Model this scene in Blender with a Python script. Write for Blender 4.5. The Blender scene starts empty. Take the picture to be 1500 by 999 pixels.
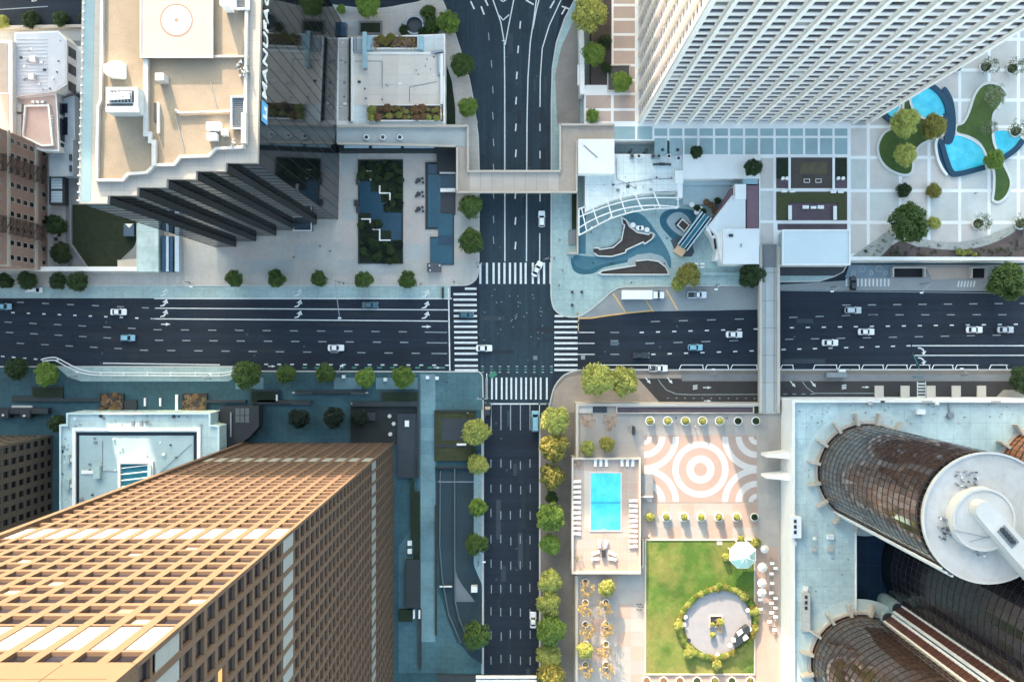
import bpy, math, random
from mathutils import Vector, Matrix
R = math.radians
random.seed(7)
SC = bpy.context.scene
COL = SC.collection
# ------------------------------------------------------------------ camera, sky, sun, exposure
H = 280.0                     # height of the drone above the street
U = 0.2                       # plan unit: 0.2 m on the street
def k_at(z): return U * (H - z) / H
def P(u, v, z=0.0):
    """plan coordinates read off the aerial survey for a point at height z -> metres"""
    k = k_at(z)
    return ((u - 750.0) * k, (499.5 - v) * k)
def P3(u, v, z=0.0):
    a = P(u, v, z)
    return (a[0], a[1], z)
cam = bpy.data.objects.new("camera", bpy.data.cameras.new("camera"))
COL.objects.link(cam)
cam.location = (0, 0, H)
cam.rotation_euler = (0, 0, 0)
cam.data.sensor_width = 36.0
cam.data.lens = 36.0 * H / 300.0
cam.data.clip_start = 1.0
cam.data.clip_end = 6000.0
SC.camera = cam
SUN_EL = 17.0
SUN_K = 0.28                  # shadow run: sideways over downwards
az = math.atan2(SUN_K, 1.0)   # the sun stands to the north, a little west
world = bpy.data.worlds.new("World")
SC.world = world
world.use_nodes = True
wn = world.node_tree
wn.nodes.clear()
sky = wn.nodes.new("ShaderNodeTexSky")
sky.sky_type = 'NISHITA'
sky.sun_disc = False
sky.sun_elevation = R(SUN_EL)
sky.sun_rotation = -az        # rotation 0 is +Y (north)
sky.altitude = 100
sky.air_density = 1.0
sky.dust_density = 3.0
sky.ozone_density = 0.3
bg = wn.nodes.new("ShaderNodeBackground")
bg.inputs[1].default_value = 0.15
wo = wn.nodes.new("ShaderNodeOutputWorld")
tint = wn.nodes.new("ShaderNodeVectorMath"); tint.operation = 'MULTIPLY'   # slight green tint multiplied over the whole sky, shifting shaded surfaces towards teal
tint.inputs[1].default_value = (.97, 1.05, .98)
wn.links.new(sky.outputs[0], tint.inputs[0]); wn.links.new(tint.outputs[0], bg.inputs[0])
wn.links.new(bg.outputs[0], wo.inputs[0])
sl = bpy.data.lights.new("sun", 'SUN')
sl.energy = 2.2
sl.angle = R(0.5)
sl.color = (1.0, 0.79, 0.61)
so = bpy.data.objects.new("sun", sl)
COL.objects.link(so)
sd = Vector((math.sin(az) * math.cos(R(SUN_EL)), -math.cos(az) * math.cos(R(SUN_EL)), -math.sin(R(SUN_EL))))
so.rotation_euler = sd.to_track_quat('-Z', 'Y').to_euler()
so.location = (-60, 200, 200)
SC.view_settings.view_transform = 'Standard'
SC.view_settings.look = 'None'
SC.view_settings.gamma = 1.0
SC.view_settings.use_curve_mapping = False
SC.view_settings.exposure = 2.7
SC.cycles.max_bounces = 6
SC.cycles.diffuse_bounces = 3
SC.cycles.glossy_bounces = 3
SC.cycles.transmission_bounces = 3
SC.cycles.use_denoising = True

# ------------------------------------------------------------------ materials
MATS = {}
def M(name, col, rough=0.7, var=0.18, scale=0.35, metal=0.0, spec=0.4, bump=0.0, trans=0.0, fine=2.5, objvar=0.0, coat=0.0, col2=None, joint=0.0, jw=.05, streak=0.0):
    """procedural surface: base colour broken up by two noises laid in metres, optional bump"""
    if name in MATS: return MATS[name]
    m = bpy.data.materials.new(name)
    m.use_nodes = True
    t = m.node_tree
    b = t.nodes['Principled BSDF']
    b.inputs['Roughness'].default_value = rough
    b.inputs['Metallic'].default_value = metal
    b.inputs['Specular IOR Level'].default_value = spec
    if coat: b.inputs['Coat Weight'].default_value = coat
    geo = t.nodes.new('ShaderNodeNewGeometry')
    def noise(s, d):
        n = t.nodes.new('ShaderNodeTexNoise')
        n.inputs['Scale'].default_value = s
        n.inputs['Detail'].default_value = d
        n.inputs['Roughness'].default_value = 0.65
        t.links.new(geo.outputs['Position'], n.inputs['Vector'])
        return n
    n1, n2 = noise(scale, 6), noise(fine, 3)
    ad = t.nodes.new('ShaderNodeMath'); ad.operation = 'MULTIPLY_ADD'
    t.links.new(n2.outputs['Fac'], ad.inputs[0]); ad.inputs[1].default_value = 0.5
    t.links.new(n1.outputs['Fac'], ad.inputs[2])
    mr = t.nodes.new('ShaderNodeMapRange')
    mr.inputs['From Min'].default_value = 0.45; mr.inputs['From Max'].default_value = 1.05
    mr.inputs['To Min'].default_value = 1.0 - var; mr.inputs['To Max'].default_value = 1.0 + var
    t.links.new(ad.outputs[0], mr.inputs['Value'])
    fac = mr.outputs[0]
    if objvar:
        oi = t.nodes.new('ShaderNodeObjectInfo')
        m2 = t.nodes.new('ShaderNodeMapRange')
        m2.inputs['To Min'].default_value = 1.0 - objvar; m2.inputs['To Max'].default_value = 1.0 + objvar
        t.links.new(oi.outputs['Random'], m2.inputs['Value'])
        mm = t.nodes.new('ShaderNodeMath'); mm.operation = 'MULTIPLY'
        t.links.new(fac, mm.inputs[0]); t.links.new(m2.outputs[0], mm.inputs[1])
        fac = mm.outputs[0]
    vm = t.nodes.new('ShaderNodeVectorMath'); vm.operation = 'SCALE'
    vm.inputs[0].default_value = col[:3]
    if col2:
        n3 = noise(scale*.45, 4)
        r3 = t.nodes.new('ShaderNodeMapRange'); r3.inputs['From Min'].default_value = .40; r3.inputs['From Max'].default_value = .62
        t.links.new(n3.outputs['Fac'], r3.inputs['Value'])
        mc = t.nodes.new('ShaderNodeMix'); mc.data_type = 'RGBA'
        mc.inputs['A'].default_value = (*col[:3],1); mc.inputs['B'].default_value = (*col2[:3],1)
        t.links.new(r3.outputs[0], mc.inputs['Factor']); t.links.new(mc.outputs['Result'], vm.inputs[0])
    def times(f, node_out):
        mm = t.nodes.new('ShaderNodeMath'); mm.operation = 'MULTIPLY'
        t.links.new(f, mm.inputs[0]); t.links.new(node_out, mm.inputs[1]); return mm.outputs[0]
    if joint:
        sp = t.nodes.new('ShaderNodeSeparateXYZ'); t.links.new(geo.outputs['Position'], sp.inputs[0])
        for ax in (0,1):
            md = t.nodes.new('ShaderNodeMath'); md.operation = 'PINGPONG'; md.inputs[1].default_value = joint/2
            t.links.new(sp.outputs[ax], md.inputs[0])
            jr = t.nodes.new('ShaderNodeMapRange'); jr.inputs['From Min'].default_value = jw*.4; jr.inputs['From Max'].default_value = jw
            jr.inputs['To Min'].default_value = .72; jr.inputs['To Max'].default_value = 1.0
            t.links.new(md.outputs[0], jr.inputs['Value']); fac = times(fac, jr.outputs[0])
    if streak:
        for sc_ in (((.010,.42,0),(.03,1.3,0)) if streak > 0 else ((.42,.010,0),(1.3,.03,0))):
            mp = t.nodes.new('ShaderNodeMapping'); mp.inputs['Scale'].default_value = sc_
            t.links.new(geo.outputs['Position'], mp.inputs['Vector'])
            ns = t.nodes.new('ShaderNodeTexNoise'); ns.inputs['Scale'].default_value = 1.0; ns.inputs['Detail'].default_value = 3
            t.links.new(mp.outputs[0], ns.inputs['Vector'])
            sr = t.nodes.new('ShaderNodeMapRange'); sr.inputs['From Min'].default_value = .35; sr.inputs['From Max'].default_value = .65
            sr.inputs['To Min'].default_value = 1-abs(streak); sr.inputs['To Max'].default_value = 1+abs(streak)
            t.links.new(ns.outputs['Fac'], sr.inputs['Value']); fac = times(fac, sr.outputs[0])
        vo = t.nodes.new('ShaderNodeTexVoronoi'); vo.feature = 'DISTANCE_TO_EDGE'; vo.inputs['Scale'].default_value = .07
        wv = t.nodes.new('ShaderNodeTexNoise'); wv.inputs['Scale'].default_value = .35; wv.inputs['Detail'].default_value = 4
        t.links.new(geo.outputs['Position'], wv.inputs['Vector'])
        va = t.nodes.new('ShaderNodeVectorMath'); va.operation = 'MULTIPLY_ADD'; va.inputs[1].default_value = (7,7,0)
        t.links.new(wv.outputs['Color'], va.inputs[0]); t.links.new(geo.outputs['Position'], va.inputs[2]); t.links.new(va.outputs[0], vo.inputs['Vector'])
        vr = t.nodes.new('ShaderNodeMapRange'); vr.inputs['From Min'].default_value = .004; vr.inputs['From Max'].default_value = .012
        vr.inputs['To Min'].default_value = .72; vr.inputs['To Max'].default_value = 1
        t.links.new(vo.outputs['Distance'], vr.inputs['Value']); fac = times(fac, vr.outputs[0])
    t.links.new(fac, vm.inputs['Scale'])
    t.links.new(vm.outputs[0], b.inputs['Base Color'])
    if bump:
        bp = t.nodes.new('ShaderNodeBump')
        bp.inputs['Strength'].default_value = bump
        bp.inputs['Distance'].default_value = 0.15
        t.links.new(n2.outputs['Fac'], bp.inputs['Height'])
        t.links.new(bp.outputs[0], b.inputs['Normal'])
    if trans:
        tr = t.nodes.new('ShaderNodeBsdfTranslucent')
        t.links.new(vm.outputs[0], tr.inputs['Color'])
        mx = t.nodes.new('ShaderNodeMixShader'); mx.inputs[0].default_value = trans
        out = t.nodes['Material Output']
        t.links.new(b.outputs[0], mx.inputs[1]); t.links.new(tr.outputs[0], mx.inputs[2])
        t.links.new(mx.outputs[0], out.inputs[0])
    MATS[name] = m
    return m
asphalt = M('asphalt', (.0098, .0168, .0295), .8, .34, .05, fine=1.0, streak=.17)
asphalt_old = M('asphalt_teal', (.0155,.033,.047), .8, .32, .06, fine=1.0, streak=-.14)
paint_white = M('road_paint', (.62,.64,.63), .6, .22, 1.2, fine=5)
paint_worn = M('worn_road_paint', (.27,.30,.31), .7, .35, 1.2, fine=5)
paint_yellow = M('yellow_road_paint', (.75, .42, .13), .6, .12, 1.0)
paint_green = M('green_road_paint', (.05, .20, .13), .7, .15, 1.0)
conc = M('pale_concrete', (.47, .44, .40), .85, .18, .12, fine=1.0, joint=2.4)
conc_teal = M('cool_concrete', (.32, .42, .41), .85, .24, .10, fine=.8, joint=3.0)
conc_dk = M('grey_concrete', (.20, .205, .21), .85, .2, .12, fine=1.0)
conc_wm = M('warm_concrete', (.38, .325, .275), .85, .14, .15, fine=1.0)
conc_cream = M('cream_concrete', (.48, .42, .36), .8, .10, .2)
white_wall = M('white_wall', (.80, .77, .73), .75, .08, .2)
white_roof = M('white_roof', (.68, .73, .71), .8, .16, .08, fine=.8, joint=3.2, jw=.06, col2=(.55,.58,.56))
teal_roof = M('pale_teal_roof', (.50, .61, .60), .8, .26, .10, fine=.5, joint=4.5, jw=.07, col2=(.38,.48,.48))
kerb_m = M('kerb_stone', (.50, .49, .46), .8, .1, .5)
blue_pave = M('blue_slate_paving', (.030, .080, .096), .75, .42, .12, fine=.9, joint=1.6)
blue_pave_lt = M('light_slate_paving', (.06, .130, .148), .75, .4, .12, fine=.9, joint=1.6)
dark_wall = M('dark_stone', (.028, .033, .035), .7, .2, .3)
navy = M('navy_tile', (.010, .036, .075), .35, .2, .2)
gravel_tan = M('tan_roof_gravel', (.215, .172, .125), .9, .2, .12, fine=3, bump=.3, col2=(.265,.21,.155))
lawn_m = M('lawn_grass', (.05,.095,.022), .9, .3, .2, fine=1.5, bump=.5, col2=(.085,.12,.03))
lawn_sun = M('dry_lawn_grass', (.062,.125,.016), .9, .35, .14, fine=1.5, bump=.5, col2=(.22,.205,.055))
bed_brown = M('planting_soil', (.075, .058, .05), .9, .3, .4, fine=2)
hedge_dk = M('dark_hedge', (.014, .024, .011), .9, .45, .8, fine=4, bump=.8)
plum = M('plum_brick_paving', (.105, .075, .085), .85, .2, .4)
pool_w = M('pool_water', (.05, .50, .64), .06, .16, .5, spec=.5, fine=2.2, bump=.6, col2=(.10,.62,.72))
pond_w = M('dark_pond_water', (.008, .045, .075), .08, .25, .2, spec=.5, bump=.15)
metal_gr = M('grey_metal', (.30, .32, .34), .45, .1, .5, metal=.6)
metal_dk = M('dark_metal', (.045, .05, .055), .45, .15, .5, metal=.3)
metal_wh = M('white_metal', (.78, .78, .77), .4, .06, .5)
glass_blk = M('black_glass', (.005, .007, .008), .05, .2, .3, spec=.22)
glass_dk = M('dark_window_glass', (.012, .013, .022), .18, .3, .2, spec=.35, objvar=.5)
blind_m = M('window_blind', (.20,.19,.17), .6, .2, .4, objvar=.6)
glass_brn = M('bronze_glass', (.055, .032, .024), .05, .15, .10, spec=.8, objvar=.14)
granite = M('tan_granite', (.116, .070, .046), .75, .10, .3, objvar=0)
louver_m = M('white_louver', (.27, .275, .265), .6, .08, .5)
pink_pave = M('pink_paving', (.37, .265, .22), .85, .10, .2)
white_pave = M('white_paving', (.54, .50, .47), .8, .08, .3)
brick_pk = M('pink_brick', (.36, .235, .19), .85, .15, .6, fine=5)
leaf = {
 'green': M('green_leaves', (.085, .14, .03), .65, .45, .9, trans=.25, objvar=.18),
 'dark': M('dark_leaves', (0.04, 0.07, 0.022), .7, .35, .9, trans=.2, objvar=.2),
 'yellow': M('yellow_sunlit_leaves', (.41, .42, .11), .65, .45, .9, trans=.3, objvar=.15),  # sunlight painted into the leaf colour for trees that stand in shade
 'olive': M('olive_leaves', (.29, .26, .06), .65, .45, .9, trans=.3, objvar=.15),
 'rust': M('rust_leaves', (.30, .17, .085), .65, .35, .9, trans=.25, objvar=.15),
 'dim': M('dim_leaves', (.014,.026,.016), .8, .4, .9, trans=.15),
 'pale': M('pale_leaves', (0.22, 0.24, 0.15), .7, .3, .9, trans=.3, objvar=.15),
 'lime': M('lime_leaves', (.19, .28, .05), .65, .45, .9, trans=.3, objvar=.15),
}
bark = M('bark', (.10, .075, .055), .9, .25, 2)

# ------------------------------------------------------------------ mesh builder and scene helpers
class MB:
    def __init__(s): s.v = []; s.f = []; s.m = []; s.ms = []
    def mi(s, mat):
        if mat not in s.ms: s.ms.append(mat)
        return s.ms.index(mat)
    def add(s, verts, faces, mat):
        n = len(s.v); s.v += [tuple(p) for p in verts]
        i = s.mi(mat)
        for f in faces: s.f.append(tuple(n + a for a in f)); s.m.append(i)
        return s
    def wbox(s, x0, y0, z0, x1, y1, z1, mat):
        x0, x1 = sorted((x0, x1)); y0, y1 = sorted((y0, y1))
        return s.add([(x0,y0,z0),(x1,y0,z0),(x1,y1,z0),(x0,y1,z0),(x0,y0,z1),(x1,y0,z1),(x1,y1,z1),(x0,y1,z1)],
              [(3,2,1,0),(4,5,6,7),(0,1,5,4),(1,2,6,5),(2,3,7,6),(3,0,4,7)], mat)
    def box(s, u0, v0, u1, v1, z0, z1, mat, zr=None):
        a = P(u0, v0, z1 if zr is None else zr); b = P(u1, v1, z1 if zr is None else zr)
        return s.wbox(a[0], a[1], z0, b[0], b[1], z1, mat)
    def wprism(s, pts, z0, z1, mat, side=None):
        n = len(pts)
        ar = sum(pts[i][0]*pts[(i+1)%n][1]-pts[(i+1)%n][0]*pts[i][1] for i in range(n))
        if ar < 0: pts = pts[::-1]
        s.add([(p[0],p[1],z1) for p in pts], [tuple(range(n))], mat)
        if z0 < z1:
            s.add([(p[0],p[1],z0) for p in pts]+[(p[0],p[1],z1) for p in pts],
                  [(i,(i+1)%n,n+(i+1)%n,n+i) for i in range(n)], side or mat)
        return s
    def prism(s, pts, z0, z1, mat, zr=None, side=None):
        z = z1 if zr is None else zr
        return s.wprism([P(a, b, z) for a, b in pts], z0, z1, mat, side)
    def wall(s, pts, w, z0, z1, mat, zr=None, closed=False):
        """a wall of width w (m) along a line of plan points: one box per run, mitred"""
        q = [Vector(P(a, b, z1 if zr is None else zr)) for a, b in pts]
        n = len(q); L = []; Rr = []
        for i in range(n):
            if closed: a, b, c = q[i-1], q[i], q[(i+1)%n]
            else: a, b, c = q[max(i-1,0)], q[i], q[min(i+1,n-1)]
            d1 = (b-a).normalized() if (b-a).length > 1e-6 else (c-b).normalized()
            d2 = (c-b).normalized() if (c-b).length > 1e-6 else d1
            n1 = Vector((-d1.y, d1.x)); n2 = Vector((-d2.y, d2.x))
            mt = (n1+n2)
            mt = n1 if mt.length < 1e-4 else mt.normalized()
            f = w*.5/max(.35, mt.dot(n1))
            L.append(b+mt*f); Rr.append(b-mt*f)
        for i in range(n if closed else n-1):
            j = (i+1) % n
            c = [L[i], Rr[i], Rr[j], L[j]]
            vs = [(p.x,p.y,z0) for p in c]+[(p.x,p.y,z1) for p in c]
            s.add(vs, [(0,3,2,1),(4,5,6,7),(0,1,5,4),(1,2,6,5),(2,3,7,6),(3,0,4,7)], mat)
        return s
    def cyl(s, x, y, z0, z1, r, mat, n=16, r2=None, cap=True):
        r2 = r if r2 is None else r2
        vs = [(x+r*math.cos(i*2*math.pi/n), y+r*math.sin(i*2*math.pi/n), z0) for i in range(n)]
        vs += [(x+r2*math.cos(i*2*math.pi/n), y+r2*math.sin(i*2*math.pi/n), z1) for i in range(n)]
        fs = [(i,(i+1)%n,n+(i+1)%n,n+i) for i in range(n)]
        if cap: fs += [tuple(range(n,2*n)), tuple(range(n-1,-1,-1))]
        return s.add(vs, fs, mat)
    def ring(s, x, y, z, r0, r1, mat, n=48, a0=0, a1=2*math.pi, zb=None):
        vs = []
        full = abs(a1-a0-2*math.pi) < 1e-6
        m = n if full else n+1
        for i in range(m):
            a = a0+(a1-a0)*i/n
            vs += [(x+r0*math.cos(a), y+r0*math.sin(a), z), (x+r1*math.cos(a), y+r1*math.sin(a), z)]
        fs = []
        for i in range(n):
            j = (i+1) % m
            fs.append((2*i,2*i+1,2*j+1,2*j))
        s.add(vs, fs, mat)
        if zb is not None:
            lo = [(p[0],p[1],zb) for p in vs]; q = len(vs)
            s.add(vs+lo, [(2*i+1,q+2*i+1,q+2*((i+1)%m)+1,2*((i+1)%m)+1) for i in range(n)]
                       + [(2*((i+1)%m),q+2*((i+1)%m),q+2*i,2*i) for i in range(n)], mat)
        return s
    def tube(s, pts, r, mat, n=6):
        for a, b in zip(pts[:-1], pts[1:]):
            a, b = Vector(a), Vector(b); d = (b-a)
            if d.length < 1e-6: continue
            d.normalize()
            x = d.orthogonal().normalized(); y = d.cross(x)
            vs = [tuple(p+(x*math.cos(i*2*math.pi/n)+y*math.sin(i*2*math.pi/n))*r) for p in (a,b) for i in range(n)]
            s.add(vs, [(i,(i+1)%n,n+(i+1)%n,n+i) for i in range(n)]+[tuple(range(n-1,-1,-1)), tuple(range(n,2*n))], mat)
        return s
    def mesh(s, name):
        me = bpy.data.meshes.new(name)
        me.from_pydata(s.v, [], s.f)
        for mt in s.ms: me.materials.append(mt)
        if len(s.ms) > 1: me.polygons.foreach_set('material_index', s.m)
        me.update()
        return me
    def build(s, name, parent=None, **props):
        return link(name, s.mesh(name), parent, **props)
def link(name, me, parent=None, loc=None, rz=0, **props):
    o = bpy.data.objects.new(name, me)
    COL.objects.link(o)
    if parent is not None:
        o.parent = parent
        L = parent
        # parts are written in world metres: take the chain's own offset off
        off = Vector((0,0,0))
        while L is not None: off += L.location; L = L.parent
        o.location = -off + (Vector(loc) if loc is not None else Vector((0,0,0)))
    elif loc is not None: o.location = loc
    o.rotation_euler[2] = rz
    for k, v in props.items(): o[k] = v
    return o
def tag(o, label, cat, group=None):
    o['label'] = label; o['category'] = cat
    if group: o['group'] = group
    return o
def thing(name, label, cat, loc=(0,0,0), rz=0, group=None):
    o = bpy.data.objects.new(name, None)
    COL.objects.link(o)
    o.location = loc; o.rotation_euler[2] = rz
    o.empty_display_size = 0.5
    return tag(o, label, cat, group)
def copy_thing(src, label, loc, rz=0, scale=1.0, group=None):
    r = src.copy(); COL.objects.link(r)
    r.location = loc; r.rotation_euler[2] = rz
    r.scale = (scale,)*3 if not isinstance(scale, tuple) else scale
    if label: r['label'] = label
    if group: r['group'] = group
    for c in src.children:
        d = c.copy(); COL.objects.link(d); d.parent = r
        for g in c.children:
            e = g.copy(); COL.objects.link(e); e.parent = d
    return r
def recolour(root, part, mat, slot=0):
    for c in root.children:
        if c.name.split('.')[0] == part:
            c.material_slots[slot].link = 'OBJECT'; c.material_slots[slot].material = mat
def spline(pts, n=6, closed=True):
    out = []; m = len(pts)
    rng = range(m) if closed else range(m-1)
    for i in rng:
        if closed: p0,p1,p2,p3 = pts[i-1],pts[i],pts[(i+1)%m],pts[(i+2)%m]
        else: p0,p1,p2,p3 = pts[max(i-1,0)],pts[i],pts[i+1],pts[min(i+2,m-1)]
        for j in range(n):
            t = j/n
            out.append(tuple(.5*((2*p1[k])+(-p0[k]+p2[k])*t+(2*p0[k]-5*p1[k]+4*p2[k]-p3[k])*t*t+(-p0[k]+3*p1[k]-3*p2[k]+p3[k])*t**3) for k in (0,1)))
    if not closed: out.append(tuple(pts[-1]))
    return out
def structure(name, mb, parent=None):
    return mb.build(name, parent, kind='structure')
# ------------------------------------------------------------------ ground, road, pavements
g = MB(); g.wprism([(-2500,-2500),(2500,-2500),(2500,2500),(-2500,2500)], -.6, -.6, conc_dk); structure('ground', g)
g = MB(); g.prism([(-260,-330),(1760,-330),(1760,1330),(-260,1330)], -.5, 0.0, asphalt); structure('road', g)
g = MB(); g.prism([(690,-330),(900,-330),(812,60),(810,545),(806,590),(703,590),(701,250),(640,-14),(600,-330)], 0.004, 0.004, asphalt_old, zr=0); structure('north_street_road', g)
def arc(cu, cv, r, a0, a1, n=6):
    return [(cu+r*math.cos(R(a0+(a1-a0)*i/n)), cv+r*math.sin(R(a0+(a1-a0)*i/n))) for i in range(n+1)]
CURB = .15
def block(name, pts, mat, kerb_run, z=CURB):
    b = MB(); b.prism(pts, -.4, z, mat, zr=0)
    o = structure(name, b)
    if kerb_run:
        w = MB(); w.wall(kerb_run, .35, -.3, z+.012, kerb_m, zr=0)
        w.build('kerb', o)
    return o
# north-west block
nw_kerb = [(-260,418.5),(654,418.5)]+arc(680,397,21,90,8,5)+[(701.5,385),(702,250),(700.5,200),(694,150),(687,114),(677,82),(667,51),(652,10),(641,-14),(560,-4)]
nw_kerb2 = spline([(641,-14),(618,2),(590,8),(560,13),(530,13),(502,10),(470,6)], 4, False)
pave_nw = block('pavement', nw_kerb[:-1]+nw_kerb2+[(-260,6)][0:0]+[(470,38),(126,38),(-260,44)], conc, nw_kerb[:-1]+nw_kerb2)
# bus lane in pale concrete along the north side of the avenue
g = MB(); g.prism([(-260,418),(660,418),(660,437),(-260,437)], -.1, .006, conc_teal, zr=0); structure('bus_lane_pavement', g)
# north-east block
ne_l = [(872,-60),(842,0),(827,28),(815,63),(809,101),(807.6,152),(807.6,250),(807,430)]
ne_c = spline([(807,430),(808,440),(812,453),(824,462),(838,464.6),(850,463),(863,455),(882,440),(899,425),(916,420)], 3, False)
ne_b = [(1112,418),(1143,413),(1200,412),(1222,405),(1235,398),(1242,386)]
pave_ne = block('pavement', ne_l+ne_c[1:]+ne_b+[(1760,386),(1760,-330),(872,-330)], conc_teal, ne_l+ne_c[1:]+ne_b)
g = MB(); g.prism([(845,466),(863,456),(883,441),(900,426),(917,421),(1112,419),(1240,411),(1246,388),(1760,388),(1760,428),(1143,425),(1110,452.5),(1047,455),(992,455),(950,456),(900,462),(866,465)], -.1, .006, M('drive_concrete',(.25,.265,.265),.85,.25,.08), zr=0)
structure('service_lane_pavement', g)
# south-west block
sw_k = [(-260,537),(84,537),(100,537),(345,537),(352,543.5),(694,544.5)]+arc(698,553,9,-80,0,4)+[(708,600),(708,999),(708,1330)]
pave_sw = block('pavement', sw_k+[(-260,1330)], blue_pave, sw_k)
g = MB(); g.prism([(84,538),(345,538),(345,552),(335,558.5),(120,558.5),(100,552)], .1, .162, conc_teal, zr=0)
structure('bus_stop_pavement', g)
g = MB(); g.prism([(614,546),(702,546),(706.5,552),(706.5,600),(640,600),(640,690),(640,860),(668,940),(700,960),(706,960),(706,985),(584,985),(584,800),(612,760),(612,600)], .1, .162, blue_pave_lt, zr=0)
structure('slate_pavement', g)
# south-east block
se_c = [(1760,541.5),(847,542)]+spline([(847,542),(827,549),(813,565),(807,584),(804,596),(796,606),(791,618)],3,False)[1:]+[(791,1330)]
pave_se = block('pavement', se_c+[(1760,1330)], M('brown_pavement',(.20,.17,.145),.85,.25,.15), se_c)
# paving joints of the street corners and sidewalks: slabs laid one by one
def slabs(parent, u0, v0, u1, v1, nu, nv, z, mats, gap=.06, zr=None, name='paving_slab', t=.03, skip=None):
    a = P(u0, v0, z if zr is None else zr); b = P(u1, v1, z if zr is None else zr)
    w = (b[0]-a[0])/nu; h = (a[1]-b[1])/nv
    cache = {}
    for i in range(nu):
        for j in range(nv):
            if skip and skip(u0+(u1-u0)*(i+.5)/nu, v0+(v1-v0)*(j+.5)/nv): continue
            mt = random.choice(mats)
            if mt not in cache:
                m = MB(); m.wbox(-w/2+gap/2, -h/2+gap/2, 0, w/2-gap/2, h/2-gap/2, t, mt)
                cache[mt] = m.mesh(name)
            link(name, cache[mt], parent, (a[0]+w*(i+.5), a[1]-h*(j+.5), z+random.uniform(0,.006)))
pl = [M('plaza_slab',(.44,.42,.385),.85,.18,.12), M('plaza_slab_pink',(.47,.415,.375),.85,.18,.12), M('plaza_slab_cool',(.40,.41,.395),.85,.2,.1)]
slabs(pave_nw, 236, 358, 690, 402, 14, 2, .15, pl, .05)
slabs(pave_nw, 500, 222, 525, 358, 1, 4, .15, pl, .05)
slabs(pave_nw, 590, 222, 624, 358, 1, 4, .15, pl, .05)
slabs(pave_nw, 664, 284, 692, 358, 1, 3, .15, pl, .05)
sl2 = [M('slate_slab',(.12,.21,.24),.75,.35,.12), M('slate_slab_pale',(.15,.25,.275),.75,.35,.12)]
slabs(pave_sw, 616, 548, 638, 940, 1, 20, .165, sl2, .05)
slabs(pave_sw, 345, 553, 612, 570, 13, 1, .15, [blue_pave, sl2[0]], .05)

# ------------------------------------------------------------------ painted markings (flat print on the road)
MK = .010
def dash(mb, u, v, L, w, mat, ang=0.0):
    a = R(ang); c, s_ = math.cos(a), math.sin(a)
    pts = [(u+x*c-y*s_, v+x*s_+y*c) for x, y in ((-L/2,-w/2),(L/2,-w/2),(L/2,w/2),(-L/2,w/2))]
    mb.prism(pts, MK, MK, mat, zr=0)
def dashes(mb, u0, v0, u1, v1, period, L, w, mat):
    d = math.hypot(u1-u0, v1-v0); n = int(d/period+.5); a = math.degrees(math.atan2(v1-v0, u1-u0))
    for i in range(n+1):
        t = i/max(n,1)
        dash(mb, u0+(u1-u0)*t, v0+(v1-v0)*t, L, w, mat, a)
def line(mb, pts, w, mat, z=MK):
    q = [Vector(P(a,b,0)) for a,b in pts]
    for a, b in zip(q[:-1], q[1:]):
        d = (b-a).normalized(); n = Vector((-d.y,d.x))*w*U*.5
        mb.add([(p.x,p.y,z) for p in (a+n,a-n,b-n,b+n)], [(0,1,2,3)], mat)
W, G = paint_white, paint_worn
mk = MB()
dashes(mk, 30,443, 213,451, 36.5,10,1.5,G); dashes(mk, 19,458, 223,467, 22.7,4.8,1.9,W)
dashes(mk, 12,472, 193,481, 36,11,1.4,G); dashes(mk, 14,487, 157,495, 35.7,11,1.4,G); dashes(mk, 30,503, 173,510.5, 36,11,1.4,G)
dashes(mk, 231,483, 590,486, 39.5,12,1.4,G); dashes(mk, 233,498.5, 592,501.5, 39.6,12,1.6,G); dashes(mk, 211,513, 609,517.5, 39.6,12,1.5,G)
line(mk, [(622,486.5),(655,487)],1.3,G); line(mk, [(625,502),(655,502.3)],1.4,G); line(mk, [(632,517.8),(655,518)],1.4,G)
dashes(mk, 4,522, 52,526, 16,5,1.8,W)
line(mk, [(226,437.4),(662,437.6)],1.7,W); line(mk, [(227,451.5),(656,454)],1.4,W); line(mk, [(222,467),(656,470.5)],1.5,W)
line(mk, [(151,532),(322,534.3)],1.5,W); line(mk, [(657,422),(659,543)],1.8,W)
dashes(mk, 390,533.6, 655,535, 18.3,5.5,1.8,W)
# east half of the avenue
dashes(mk, 960,471, 1083,467.5, 40.8,13,1.4,G); dashes(mk, 940,487, 1107,482, 24,6,1.8,W)
dashes(mk, 952,503, 1075,499, 41,13,1.4,G); dashes(mk, 957,519, 1101,514, 24,6,1.8,W)
for v in (487,503,519): line(mk, [(846,v),(871,v)],1.3,W); line(mk, [(894,v),(907,v)],1.3,G)
dashes(mk, 1240,447, 1500,444.5, 37.3,12,1.5,G); dashes(mk, 1162,465, 1278,461, 39,12,1.4,G); dashes(mk, 1280,461.3, 1506,461, 37.4,12,1.4,G)
dashes(mk, 1160,480, 1488,475, 23.4,6,1.8,W); dashes(mk, 1156,497, 1460,491, 38,12,1.4,G); dashes(mk, 1148,512, 1331,506.5, 22.9,6,1.8,W)
line(mk, [(1336,506.4),(1600,506.4)],1.6,W); line(mk, [(1340,520.6),(1600,520.4)],1.5,W)
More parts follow.
